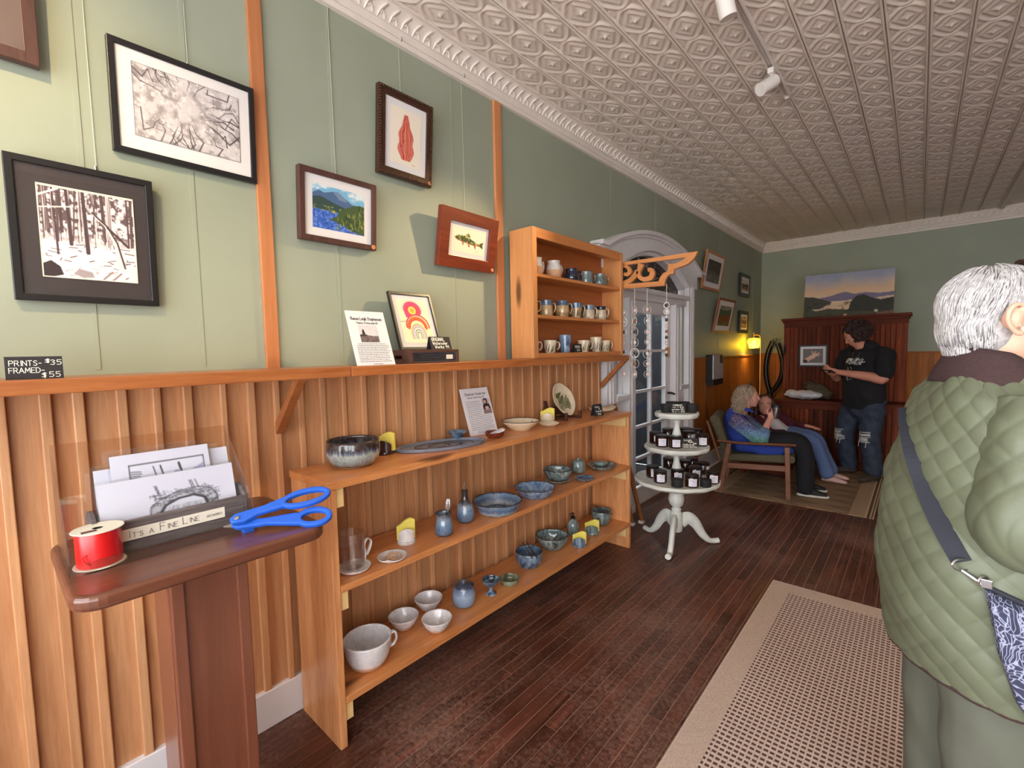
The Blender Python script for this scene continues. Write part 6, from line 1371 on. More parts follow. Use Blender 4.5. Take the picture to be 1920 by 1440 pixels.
# ================================================================== WALL HEATER, LAMP, COLLAR
ht = thing('wall_heater', 'black and silver wall mounted heater on the beadboard beyond the door', 'heater', (-1.88, 5.785, 1.0))
part('body', M['blackm'], ht, (XW+.016, -1.815, 5.60, 5.97, 1.0, 1.365), bev=.006); part('front_panel', plain('silver_panel', (186, 182, 184), .35, .3), ht, (-1.8149, -1.800, 5.604, 5.966, 1.075, 1.362), bev=.004)
part('display', M['black'], ht, (-1.7999, -1.798, 5.83, 5.93, 1.26, 1.36)); part('lower_grille', M['black'], ht, (-1.8149, -1.802, 5.604, 5.966, 1.003, 1.07), bev=.003)
for z in (1.05, 1.31): part('mounting_lug', M['black'], ht, (XW+.016, XW+.05, 5.585, 5.60, z, z+.03))
MB().tube(spline([(-1.875, 5.62, 1.0), (-1.872, 5.60, .8), (-1.876, 5.63, .55), (-1.872, 5.60, .28)], 6), .004, 6).build('power_cord', M['black'], ht, smooth=True)
fl_ = thing('floor_lamp', 'slim brass floor lamp with a glowing yellow ribbed glass shade', 'lamp', (-1.68, 7.2, 0)); LX, LY = -1.768, 7.2
P = [(-1.683, LY, .02), (-1.683, LY, 1.555), (-1.690, LY, 1.595), (-1.715, LY, 1.615), (-1.752, LY, 1.612), (LX, LY, 1.60)]
MB().tube(P[:2]+spline(P[1:], 5)[1:], .007, 8).build('pole', M['brass'], fl_, smooth=True)
MB().lathe([(.0005, 0), (.12, 0), (.12, .012), (.03, .022), (.0005, .022)], (-1.683, LY, 0), 28).build('base', M['brass'], fl_, smooth=True)
MB().tube([(LX, LY, 1.645), (LX, LY, 1.56)], .010, 10).build('socket', M['brass'], fl_, smooth=True)
def shademat():
    m_, nt, bs = newmat('yellow_lamp_glass'); out = nt.nodes['Material Output']; tl = N(nt, 'ShaderNodeBsdfTranslucent'); tr_ = N(nt, 'ShaderNodeBsdfTransparent'); mx = N(nt, 'ShaderNodeMixShader'); gl = N(nt, 'ShaderNodeBsdfGlossy'); m2 = N(nt, 'ShaderNodeMixShader')
    c = (*lin((236, 206, 60)), 1); tl.inputs[0].default_value = c; tr_.inputs[0].default_value = c; gl.inputs['Roughness'].default_value = .1; mx.inputs[0].default_value = .45; m2.inputs[0].default_value = .08
    nt.links.new(tl.outputs[0], mx.inputs[1]); nt.links.new(tr_.outputs[0], mx.inputs[2]); nt.links.new(mx.outputs[0], m2.inputs[1]); nt.links.new(gl.outputs[0], m2.inputs[2]); nt.links.new(m2.outputs[0], out.inputs[0]); nt.nodes.remove(bs); return m_
MB().lathe([(.022, 1.572), (.060, 1.566), (.080, 1.545), (.082, 1.515), (.068, 1.485), (.062, 1.44), (.060, 1.425)], (LX, LY, 0), 48, rf=lambda a, r, z: 1+.02*math.sin(16*a)).build('shade', shademat(), fl_, smooth='all', fixn=False)
o = COL.objects[-1]; sm = o.data
sm_f = [p for p in sm.polygons if len(p.vertices) > 4]
bm = bmesh.new(); bm.from_mesh(sm); bmesh.ops.delete(bm, geom=[f for f in bm.faces if len(f.verts) > 4], context='FACES'); bm.to_mesh(sm); bm.free()
MB().lathe([(.050, 1.424), (.061, 1.424), (.061, 1.430), (.050, 1.430)], (LX, LY, 0), 36, closed=True).build('lower_ring', M['brass'], fl_, smooth=True)
MB().sphere((LX, LY, 1.518), .030, 14, 10).build('bulb', emis('lamp_bulb', (255, 226, 130), 30), fl_, smooth=True)
l = bpy.data.lights.new('lamp_glow', 'POINT'); l.energy = 9; l.color = (1, .78, .25); l.shadow_soft_size = .03; lo = bpy.data.objects.new('lamp_glow', l); COL.objects.link(lo); lo.location = (LX, LY, 1.475)
hc = thing('horse_collar', 'black leather horse collar hung on the back wall beside the tall cabinet', 'horse collar', (-1.70, 8.04, .75))
M['leather'] = plain('black_leather', (22, 21, 24), .35, bmp=.3, bscale=60)
hp = lambda px, py, y=8.03: tuple(on(px, py, 1, y))
MB().tube(spline([hp(1449, 640), hp(1440, 662), hp(1436, 690), hp(1438, 715), hp(1445, 745), hp(1448, 785)], 6), .034, 14).build('left_pad', M['leather'], hc, smooth=True)
MB().tube(spline([hp(1458, 644), hp(1466, 672), hp(1467, 695), hp(1461, 715), hp(1450, 731), hp(1434, 745)], 6), .034, 14, flat=(0, 1, 0)).build('right_pad', M['leather'], hc, smooth=True)
MB().tube([hp(1446, 648, 7.99), hp(1460, 650, 7.99)], .006, 8).tube([hp(1450, 636, 8.0), hp(1449, 650, 7.99)], .010, 8).tube([hp(1456, 634, 8.0), hp(1457, 648, 7.99)], .008, 8).build('hame_buckle', M['steel'], hc, smooth=True)
MB().tube([hp(1452, 641, 8.0), hp(1440, 628, 8.09), hp(1464, 634, 8.09), hp(1455, 641, 8.0)], .003, 5).build('hanging_wire', M['wire'], hc)
# ================================================================== TALL RED-BROWN CABINET
hu = thing('panelled_counter', 'red-brown panelled cabinet with a counter and tall beadboard back', 'cabinet', (-.73, 6.9, 0))
BX0, BX1, UY, BY = -1.365, -.108, 6.95, 6.62
part('body', M['hutchx'], hu, (BX0+.02, BX1-.02, BY+.02, 7.28, .04, .745)); part('upper_body', M['hutchx'], hu, (BX0+.03, BX1-.005, UY+.014, 7.28, .78, 1.745))
part('counter', M['hutchx'], hu, (BX0-.012, BX1+.012, BY-.03, UY+.02, .746, .780), bev=.004); part('plinth', M['hutchx'], hu, (BX0, BX1, BY-.004, 7.28, 0, .085), bev=.004)
part('frieze', M['hutchx'], hu, (BX0+.02, BX1, UY-.006, 7.28, 1.685, 1.745)); part('cornice', M['hutchx'], hu, (BX0-.006, BX1+.03, UY-.045, 7.30, 1.772, 1.802), (BX0+.006, BX1+.014, UY-.026, 7.29, 1.745, 1.772), bev=.004)
for (a, b, y, z0, z1) in ((BX0+.02, BX0+.085, UY-.006, .78, 1.685), (BX1-.10, BX1, UY-.006, .78, 1.685), (BX0, BX0+.07, BY-.006, .085, .745), (BX1-.10, BX1, BY-.006, .085, .745)): part('stile', M['hutch'], hu, (a, b, y, y+.026, z0, z1), bev=.003)
part('rail', M['hutchx'], hu, (BX0+.07, BX1-.10, BY-.006, BY+.02, .675, .745), bev=.003)
for (x0, x1, y, z0, z1) in ((BX0+.087, BX1-.102, UY, .78, 1.685), (BX0+.072, BX1-.102, BY, .085, .675)):
    n = 22; w_ = (x1-x0)/n
    for k in range(n): MB().box(x0+k*w_+.003, x0+(k+1)*w_-.003, y, y+.018, z0, z1).build('board', M['hutch'], hu, bev=.004)
hand = Sheet(60, 46, (120, 112, 108))
for k in range(12): hand.line([(0, .05+.09*k), (1, -.02+.09*k)], .03, (84, 78, 78)); hand.line([(0, .09+.09*k), (1, .02+.09*k)], .015, (160, 152, 146))
hand.line([(.05, .95), (.32, .68), (.5, .55)], [.30, .26, .3], (228, 178, 148)); hand.poly([(.3, .55), (.5, .36), (.68, .44), (.6, .66), (.42, .74)], (230, 182, 152))
for (q, w_) in (((.45, .18), .06), ((.62, .20), .06), ((.80, .28), .065), ((.86, .40), .06), ((.78, .52), .05)): hand.line([(.54, .46), q], [.1, w_], (232, 186, 156))
hand.disc(.1, .9, .14, .14, (60, 54, 52))
yf = UY-.007
frame('framed_photo', 'black framed picture of an open hand hung on the tall cabinet back', [(-1.172, yf-.016, 1.455), (-.862, yf-.016, 1.455), (-.862, yf-.004, 1.182), (-1.172, yf-.004, 1.182)], .018, .016, M['black'], hand, .03)
def landscape():
    s = Sheet(130, 80, (150, 152, 172)); n = fnoise(80, 130, 4, 5)-.5
    s.put(np.clip((s.Y+n*.25-.02)*4, 0, 1), (172, 168, 176)); s.put(np.clip((s.Y+n*.2-.14)*4, 0, 1), (222, 180, 142)); s.put(np.clip((s.Y-.42)*6, 0, 1), (226, 196, 168))
    s.poly([(.15, .56), (.3, .52), (.42, .46), (.48, .44), (.58, .5), (.7, .48), (.85, .52), (1, .5), (1, .62), (.15, .64)], (122, 110, 134)); s.poly([(0, .5), (.12, .52), (.22, .58), (.34, .66), (.2, .8), (0, .8)], (70, 64, 54)); s.poly([(.2, .82), (.34, .68), (.5, .64), (.56, .66), (.5, .86)], (222, 184, 148))
    s.poly([(.75, .62), (1, .58), (1, .64), (.8, .67)], (214, 180, 158)); s.poly([(0, .72), (.15, .84), (.3, .8), (.5, .84), (1, .8), (1, 1.1), (0, 1.1)], (74, 70, 48)); s.poly([(.52, .88), (.54, .68), (.6, .55), (.68, .52), (.76, .6), (.86, .66), (1, .62), (1, .92)], (50, 50, 40)); s.poly([(.8, .95), (1, .9), (1, 1), (.8, 1)], (128, 84, 66))
    s.put(np.clip((fnoise(80, 130, 16, 8)-.55)*6, 0, 1)*(s.Y > .66)*.6, (36, 34, 28)); s.disc(.82, .9, .02, .03, (210, 200, 170)); s.disc(.49, .96, .02, .03, (200, 150, 130)); return s
pt_ = thing('canvas_painting', 'large unframed landscape painting of a lake at dusk standing on the tall cabinet', 'painting', (-.70, 7.12, 1.802))
c = [(-1.150, 7.165, 2.355), (-.246, 7.165, 2.345), (-.250, 7.095, 1.803), (-1.158, 7.095, 1.803)]
landscape().obj('painted_face', c, pt_); b_ = [(p[0], p[1]+.002, p[2]) for p in c]; bb = [(p[0], p[1]+.026, p[2]) for p in c]
MB().add(b_+bb, [(3, 2, 1, 0), (4, 5, 6, 7), (0, 1, 5, 4), (1, 2, 6, 5), (2, 3, 7, 6), (3, 0, 4, 7)]).build('canvas_block', plain('canvas_edge', (70, 62, 54), .8), pt_)
# side table at the right with a white sheet
sdt = thing('side_table', 'light brown side table half hidden behind the woman in green', 'table', (.18, 6.5, 0))
M['tablew'] = wood('brown_table_wood', (110, 72, 42), (150, 104, 66), 'x', 1.5, .4, vary=.1)
part('top', M['tablew'], sdt, (-.085, .62, 6.40, 6.72, .700, .775), bev=.003)
for (a, b) in ((.10, 6.42), (.57, 6.42), (.10, 6.66), (.57, 6.66)): part('leg', M['tablew'], sdt, (a, a+.04, b, b+.04, 0, .70))
t = thing('white_shelf_strip', 'short white strip on the front edge of the side table', 'strip', (.0, 6.392, .685)); part('strip', M['white'], t, (-.07, .08, 6.388, 6.3995, .684, .704))
# ================================================================== ARMCHAIR
def armchair(label, ox, oy, ang, fab, wd, group):
    t = thing('armchair', label, 'armchair', (ox, oy, 0)); xf = Matrix.Translation((ox, oy, 0)) @ Matrix.Rotation(ang, 4, 'Z')
    for y in (0., .60):
        MB(xf).prism([(-.020, 0.006), (.020, 0.006), (.004, .505), (-.040, .505)], y-.016, y+.016, 1).build('leg', wd, t, bev=.004)
        MB(xf).prism([(-.612, .006), (-.570, .006), (-.490, .500), (-.535, .500)], y-.016, y+.016, 1).build('leg', wd, t, bev=.004)
        m = MB(xf); P = spline([(-.62, y, .520), (-.40, y, .512), (-.15, y, .520), (.055, y, .528)], 6); m.tube(P, [(.018, .013)]+[(.026, .013)]*(len(P)-2)+[(.018, .011)], 10, flat=(0, 0, 1)); m.build('armrest', wd, t, smooth=True)
        MB(xf).prism([(-.555, .255), (.0, .275), (.0, .325), (-.55, .305)], y-.012, y+.012, 1).build('seat_rail', wd, t, bev=.003)
    MB(xf).box(-.012, .012, .016, .584, .265, .315).build('front_rail', wd, t, bev=.003)
    MB(xf).prism([(-.60, .315), (.045, .345), (.055, .40), (.02, .425), (-.56, .385)], .02, .58, 1).build('seat_cushion', fab, t, bev=.022)
    MB(xf).prism([(-.555, .36), (-.485, .36), (-.605, .735), (-.64, .775), (-.69, .765), (-.70, .72)], .03, .57, 1).build('back_cushion', fab, t, bev=.025)
    for y in (.08, .52): MB(xf).tube([(-.60, y, .30), (-.725, y, .70)], .013, 8).build('back_post', wd, t, smooth=True)
    return t
M['olive'] = plain('olive_corduroy', (92, 84, 62), .95, var=.12, vscale=40, bmp=.4, bscale=140)
CA = math.atan2(.11, .58)
armchair('olive upholstered wooden armchair with the woman in blue seated in it', -.888, 4.912, CA, M['olive'], M['teak'], 'armchairs on the tan rug')
bn2 = thing('low_bench', 'dark cushioned bench seat mostly hidden behind the woman in blue', 'bench', (-1.25, 5.95, 0))
M['darkcush'] = plain('dark_brown_cushion', (54, 36, 32), .9, var=.1, vscale=40)
part('seat_cushion', M['darkcush'], bn2, (-1.55, -1.02, 5.62, 6.25, .28, .385), bev=.02); part('base', M['hutchx'], bn2, (-1.52, -1.06, 5.66, 6.20, .05, .279))
for (a, b) in ((-1.51, 5.68), (-1.11, 5.68), (-1.51, 6.15), (-1.11, 6.15)): part('leg', M['hutchx'], bn2, (a, a+.04, b, b+.04, 0.006, .05))
part('back_cushion', M['darkcush'], bn2, (-1.66, -1.553, 5.62, 6.25, .28, .70), bev=.02)
# ================================================================== PEOPLE
def limb_mesh(mb, pts, ref=(0, 0, 1), seg=16):
    """closed tapering loft with round ends; pts: (position, half width across ref, half width along ref)"""
    P = [Vector(p[0]) for p in pts]; R_ = [(p[1], p[2] if len(p) > 2 else p[1]) for p in pts]
    d0 = (P[1]-P[0]).normalized(); d1 = (P[-1]-P[-2]).normalized(); out = []; rr = []
    for k in (1.0, .8, .45):
        out.append(P[0]-d0*R_[0][0]*k*.9); s_ = math.sqrt(max(0, 1-k*k))+.02; rr.append((R_[0][0]*s_, R_[0][1]*s_))
    out += P; rr += R_
    for k in (.45, .8, 1.0):
        out.append(P[-1]+d1*R_[-1][0]*k*.9); s_ = math.sqrt(max(0, 1-k*k))+.02; rr.append((R_[-1][0]*s_, R_[-1][1]*s_))
    mb.tube(out, rr, seg, True, flat=ref)
def sm_limb(mb, pts, ref=(0, 0, 1), seg=16, n=4):
    A = np.array([(*p[0], p[1], p[2] if len(p) > 2 else p[1]) for p in pts], float)
    S_ = spline([tuple(a) for a in A], n); limb_mesh(mb, [(q[:3], max(q[3], .002), max(q[4], .002)) for q in S_], ref, seg)
def fuse(name, mb, mat, parent, voxel=.01, it=6, fac=.5, label=None, disp=None):
    """union of overlapping closed pieces as one continuous skin"""
    me = bpy.data.meshes.new('tmp'); me.from_pydata(mb.v, [], mb.f); bm = bmesh.new(); bm.from_mesh(me); bmesh.ops.recalc_face_normals(bm, faces=bm.faces); bm.to_mesh(me); bm.free()
    o = bpy.data.objects.new('tmp', me); COL.objects.link(o)
    r = o.modifiers.new('r', 'REMESH'); r.mode = 'VOXEL'; r.voxel_size = voxel; r.use_smooth_shade = True
    if it: s_ = o.modifiers.new('s', 'SMOOTH'); s_.factor = fac; s_.iterations = it
    dg = bpy.context.evaluated_depsgraph_get(); e_ = o.evaluated_get(dg); m2 = bpy.data.meshes.new_from_object(e_); bpy.data.objects.remove(o); bpy.data.meshes.remove(me)
    co = np.empty(len(m2.vertices)*3); m2.vertices.foreach_get('co', co); co = co.reshape(-1, 3)
    if disp is not None:
        nr = np.empty(len(m2.vertices)*3); m2.vertices.foreach_get('normal', nr); co = co+nr.reshape(-1, 3)*disp(co)[:, None]
    co -= np.array(wloc(parent)); m2.vertices.foreach_set('co', co.ravel()); m2.name = name; m2.materials.clear(); m2.materials.append(mat)
    m2.polygons.foreach_set('use_smooth', [True]*len(m2.polygons)); m2.update(); ob = bpy.data.objects.new(name, m2); COL.objects.link(ob); ob.parent = parent; WLOC[ob.name] = wloc(parent)
    if label: ob['label'] = label
    return ob
def basis(fwd, up=(0, 0, 1)):
    f = Vector(fwd).normalized(); u = Vector(up); s_ = f.cross(u).normalized(); u = s_.cross(f).normalized(); return f, s_, u       # forward, right, up
def head_shape(mb, c, fwd, up, s=1.0, ears=(1, 1)):
    """cranium, jaw, brow, nose, lips, chin, cheeks and ears, all overlapping for fuse(); c = centre of the skull"""
    f, r, u = basis(fwd, up); c = Vector(c); X = Matrix((( r.x, f.x, u.x), (r.y, f.y, u.y), (r.z, f.z, u.z))).to_4x4()
    def E_(p, rad): mb.sphere((0, 0, 0), tuple(q*s for q in rad), 16, 12, xf=Matrix.Translation(c+r*p[0]*s+f*p[1]*s+u*p[2]*s) @ X)
    E_((0, -.008, .025), (.074, .094, .082)); E_((0, .030, -.035), (.060, .062, .075)); E_((0, .052, -.085), (.034, .032, .028)); E_((0, .020, -.070), (.052, .050, .040))
    E_((0, .080, .020), (.048, .016, .012)); E_((-.034, .062, -.026), (.024, .022, .024)); E_((.034, .062, -.026), (.024, .022, .024))
    for sd in (-1, 1): E_((sd*.030, .066, .009), (.017, .014, .0065)); E_((sd*.030, .064, -.010), (.016, .013, .006))
    P = lambda a, b, d: c+r*a*s+f*b*s+u*d*s
    limb_mesh(mb, [(P(0, .082, .012), .008*s), (P(0, .098, -.014), .011*s), (P(0, .106, -.030), .013*s)], seg=10); E_((-.012, .092, -.034), (.009, .010, .008)); E_((.012, .092, -.034), (.009, .010, .008))
    E_((0, .085, -.056), (.024, .010, .006)); E_((0, .083, -.067), (.021, .010, .007))
    for k, sd in zip(ears, (-1, 1)):
        if k:
            sm_limb(mb, [(P(sd*.072, .0, .006), .008*s, .006*s), (P(sd*.084, -.012, .018), .008*s, .006*s), (P(sd*.086, -.024, .004), .008*s, .006*s), (P(sd*.080, -.016, -.022), .009*s, .006*s), (P(sd*.072, -.002, -.034), .009*s, .006*s)], seg=8); E_((sd*.073, -.008, -.008), (.008, .016, .026))
    return P
def eyes(parent, P, s=1.0):
    for sd in (-1, 1):
        e_ = MB().sphere(tuple(P(sd*.030, .0665, -.001)), .0115*s, 12, 8).build('eye', M['eyew'], parent, smooth=True)
        MB().sphere(tuple(P(sd*.030, .0735, -.001)), .0056*s, 10, 6).build('iris', M['iris'], e_, smooth=True)
        MB().tube([tuple(P(sd*.012, .090, .022)), tuple(P(sd*.030, .090, .028)), tuple(P(sd*.046, .082, .022))], .003*s, 6).build('eyebrow', M['brow'], parent)
M['eyew'] = plain('eye_white', (226, 220, 214), .2); M['iris'] = plain('dark_iris', (54, 40, 32), .15); M['brow'] = plain('brow_hair', (112, 84, 62), .8)
def hand_shape(mb, wrist, d, n, curl=.8, s=1.0, side=1, spread=.15):
    """palm, four unequal bent fingers and a thumb leaving the side of the palm; d = wrist to knuckles, n = out of the back of the hand"""
    d = Vector(d).normalized(); n = Vector(n); n = (n-d*n.dot(d)).normalized(); a = d.cross(n).normalized()*side; w0 = Vector(wrist)
    k = w0+d*.085*s
    sm_limb(mb, [(tuple(w0-d*.01*s), .026*s, .018*s), (tuple(w0+d*.035*s), .036*s, .016*s), (tuple(k), .040*s, .013*s)], ref=tuple(n), seg=12)
    for i, (off, L) in enumerate(((-.029, .072), (-.010, .082), (.010, .077), (.028, .060))):
        b = k+a*off*s; dd = (d+a*(off/.03)*spread).normalized(); p = [b-dd*.012*s]; ang = 0; q = b
        for j, f in enumerate((.46, .30, .24)):
            ang += curl*(.55 if j == 0 else .75); v = dd*math.cos(ang)-n*math.sin(ang); q = q+v*L*f*s; p.append(q)
        limb_mesh(mb, [(tuple(pp), r_*s) for pp, r_ in zip(p, (.0095, .0092, .0085, .0075))], seg=8)
    b = w0+d*.028*s-a*.030*s; v = (d*.55-a*.75-n*.35).normalized(); q1 = b+v*.038*s; q2 = q1+(d*.85-a*.15-n*.5*min(1, curl)).normalized()*.034*s; q3 = q2+(d*.8+a*.25*curl-n*.5*curl).normalized()*.026*s
    limb_mesh(mb, [(tuple(w0+d*.012*s-a*.014*s), .013*s), (tuple(b), .013*s), (tuple(q1), .0115*s), (tuple(q2), .0105*s), (tuple(q3), .009*s)], seg=8)
def tufts(mb, roots, L, r0, flow, jit, R, n=5, wave=.0):
    for (p, nrm) in roots:
        p = Vector(p); nrm = Vector(nrm); d = Vector(flow(p, nrm)); pts = [p]; l = L*R.uniform(.7, 1.2); ph = R.random()*6
        for k in range(1, n+1):
            d2 = Vector(flow(pts[-1], nrm)).normalized()+Vector((R.gauss(0, jit), R.gauss(0, jit), R.gauss(0, jit)*.6)); side = d2.cross(nrm)
            pts.append(pts[-1]+d2.normalized()*(l/n)+side*wave*math.sin(ph+k*1.8))
        mb.tube([tuple(q) for q in pts], [r0*(.8 if k == 0 else 1-.85*(k/n)**1.5) for k in range(n+1)], 5)
def hairmat(name, c0, c1, rough=.5):
    m_, nt, bs = newmat(name); v = coords(nt, (1, 1, 1)); f = noise(nt, v, 60, 3, .6, .6); f2 = noise(nt, v, 260, 2)
    nt.links.new(mixc(nt, .35, ramp(nt, f, [(.32, lin(c0)), (.62, lin(c1))]), ramp(nt, f2, [(.3, lin(c0)), (.7, lin(c1))])), bs.inputs['Base Color']); bs.inputs['Roughness'].default_value = rough; bump(nt, bs, f2, .35, .002); return m_
# ------------------------------------------------------------------ woman in the quilted jacket
WX, WY = .135, 1.635; FA = math.radians(24)
wf = Vector((math.cos(FA), math.sin(FA), 0)); wr = Vector((math.sin(FA), -math.cos(FA), 0)); wz = Vector((0, 0, 1)); W0 = Vector((WX, WY, 0))
def wp(f, r, z): return W0+wf*f+wr*r+wz*z
pw_ = thing('person', 'grey haired person in a green quilted jacket standing nearest, facing away', 'person', (WX, WY, .009))
M['quilt'] = plain('sage_quilted_nylon', (106, 112, 90), .5, var=.05, vscale=9, bmp=.12, bscale=120); M['cordc'] = plain('brown_corduroy_collar', (66, 46, 46), .95, var=.15, vscale=150, bmp=.3, bscale=250)
M['trous'] = plain('grey_green_trousers', (98, 100, 88), .85, var=.06, vscale=12, bmp=.1, bscale=220); M['strap'] = plain('dark_grey_webbing', (40, 42, 52), .8, bmp=.2, bscale=300); M['shoe'] = plain('dark_shoe', (44, 40, 40), .5)
M['white_hair'] = hairmat('silver_hair', (150, 146, 147), (220, 216, 216), .5)
M['skinl'] = plain('fair_skin', (236, 184, 158), .45, var=.04, vscale=30)
# head, neck and hands are one skin
HC = wp(-.004, .0, 1.510); hf = (wf*1.0+wz*-.12); mb = MB(); PH = head_shape(mb, HC, hf, (0, 0, 1), 1.05, (1, 0))
sm_limb(mb, [(tuple(wp(-.020, 0, 1.30)), .062, .060), (tuple(wp(-.016, 0, 1.39)), .054, .056), (tuple(wp(-.006, 0, 1.46)), .054, .058)], ref=tuple(wf))
sm_limb(mb, [(tuple(wp(-.02, 0, 1.32)), .05), (tuple(wp(-.02, 0, 1.0)), .09), (tuple(wp(-.01, 0, .72)), .10)])          # trunk inside the coat
EL = wp(-.050, .215, 1.055); WR = wp(.185, .165, 1.075); SH = wp(.005, .165, 1.300)
sm_limb(mb, [(tuple(wp(-.01, .07, 1.24)), .030), (tuple(SH-wz*.045), .030), (tuple(EL), .036), (tuple(WR), .026)]); hand_shape(mb, WR+wf*.01, wf*1.0-wr*.45, wr*.8+wz*.5, .7, 1.0, 1)
EL2 = wp(-.04, -.205, 1.05); WR2 = wp(.19, -.13, 1.08); sm_limb(mb, [(tuple(wp(-.01, -.07, 1.24)), .030), (tuple(wp(.005, -.165, 1.255)), .030), (tuple(EL2), .036), (tuple(WR2), .026)]); hand_shape(mb, WR2+wf*.01, wf*1.0+wr*.4, -wr*.8+wz*.5, .7, 1.0, -1)
for sd in (-1, 1): sm_limb(mb, [(tuple(wp(-.02, sd*.085, .80)), .085), (tuple(wp(.0, sd*.09, .48)), .055), (tuple(wp(-.01, sd*.095, .10)), .040)])
fuse('body', mb, M['skinl'], pw_, .0075, 5)
eyes(pw_, PH, 1.05)
# near ear, modelled larger
em = MB(); ec = PH(.082, -.004, -.010); ef, er, eu = Vector(wf), Vector(wr), Vector((0, 0, 1))
def ep(a, b, h=0): return tuple(ec+ef*a+eu*b+er*h)
sm_limb(em, [(ep(.010, .004, .002), .004), (ep(.012, .020, .008), .0046), (ep(.002, .032, .012), .005), (ep(-.014, .030, .016), .0055), (ep(-.023, .014, .017), .0055), (ep(-.021, -.006, .014), .005), (ep(-.010, -.022, .010), .005), (ep(.002, -.031, .006), .0062), (ep(.011, -.030, .002), .006), (ep(.013, -.018, .0), .004)], seg=10, n=5)
sm_limb(em, [(ep(.003, .020, .008), .0034), (ep(-.009, .013, .010), .0042), (ep(-.011, -.003, .009), .0042), (ep(-.004, -.014, .006), .004), (ep(.006, -.014, .005), .0038)], seg=8); em.sphere(ep(-.004, .004, -.004), (.019, .019, .027), 12, 8); em.sphere(ep(.011, -.004, .002), (.005, .005, .006), 8, 6)
fuse('ear', em, M['skinl'], pw_, .0022, 4)
MB().sphere(ep(.012, -.031, .009), .003, 8, 6).build('earring', M['steel'], pw_, smooth=True)
# short layered hair
hm = MB(); R = random.Random(11)
XH = Matrix(((wr.x, wf.x, 0), (wr.y, wf.y, 0), (0, 0, 1))).to_4x4()
hm.sphere((0, 0, 0), (.086, .100, .092), 20, 14, xf=Matrix.Translation(HC-wf*.004+wz*.030) @ XH); hm.sphere((0, 0, 0), (.078, .068, .085), 18, 12, xf=Matrix.Translation(HC-wf*.034-wz*.022) @ XH); hm.sphere((0, 0, 0), (.058, .042, .046), 14, 10, xf=Matrix.Translation(HC-wf*.046-wz*.070) @ XH)
for sd in (-1, 1): hm.sphere((0, 0, 0), (.012, .034, .030), 12, 8, xf=Matrix.Translation(HC+wr*sd*.078+wf*.028+wz*.030) @ XH)
fuse('hair', hm, M['white_hair'], pw_, .006, 5)
tm = MB(); crown = HC-wf*.030+wz*.120
ELS = [(HC-wf*.004+wz*.030, (.087, .101, .093)), (HC-wf*.034-wz*.022, (.079, .069, .086)), (HC-wf*.046-wz*.070, (.060, .044, .048))]
def lay(p, lift):                    # push a point out to the surface of the cut
    best = None
    for c, (ra, rb, rc) in ELS:
        q = p-c; k = math.sqrt((q.dot(wr)/ra)**2+(q.dot(wf)/rb)**2+(q.z/rc)**2)
        if best is None or k < best[0]: best = (k, c, q)
    k, c, q = best; return c+q*((1+lift)/k) if k > 1e-6 else p
def strand(p, L, n=6, r0=.0021):
    pts = []; q = p; lift = R.uniform(.0, .05); jz = R.gauss(0, .18); jb = R.gauss(0, .2)
    for k in range(n+1):
        q = lay(q, lift+.02*k/n*R.random()); pts.append(tuple(q)); rel = q-crown; v = Vector((rel.x, rel.y, rel.z)).normalized()*.55-wz*(.55+jz*.3)-wf*(.42+jb*.5)*(1.0 if q.z > HC.z-.02 else -.25)
        q = q+v.normalized()*(L/n)
    tm.tube(pts, [r0*(.6 if k == 0 else 1-.8*(k/n)**2) for k in range(n+1)], 4)
cnt = 0
while cnt < 2400:
    a = R.uniform(0, 6.283); z_ = R.uniform(-.8, 1); q_ = math.sqrt(1-z_*z_); p = HC-wf*.02+(wr*math.cos(a)*q_+wf*math.sin(a)*q_+wz*z_)*.2; p = lay(p, .01); rel = p-HC; fr = rel.dot(wf)
    if fr > .045 and rel.z < .060 or fr > -.030 and rel.z < .030 or rel.z < -.085: continue
    strand(p, R.uniform(.035, .062) if rel.z > -.03 else R.uniform(.018, .032)); cnt += 1
tm.build('hair_strands', M['white_hair'], pw_, smooth='all', kind='stuff')
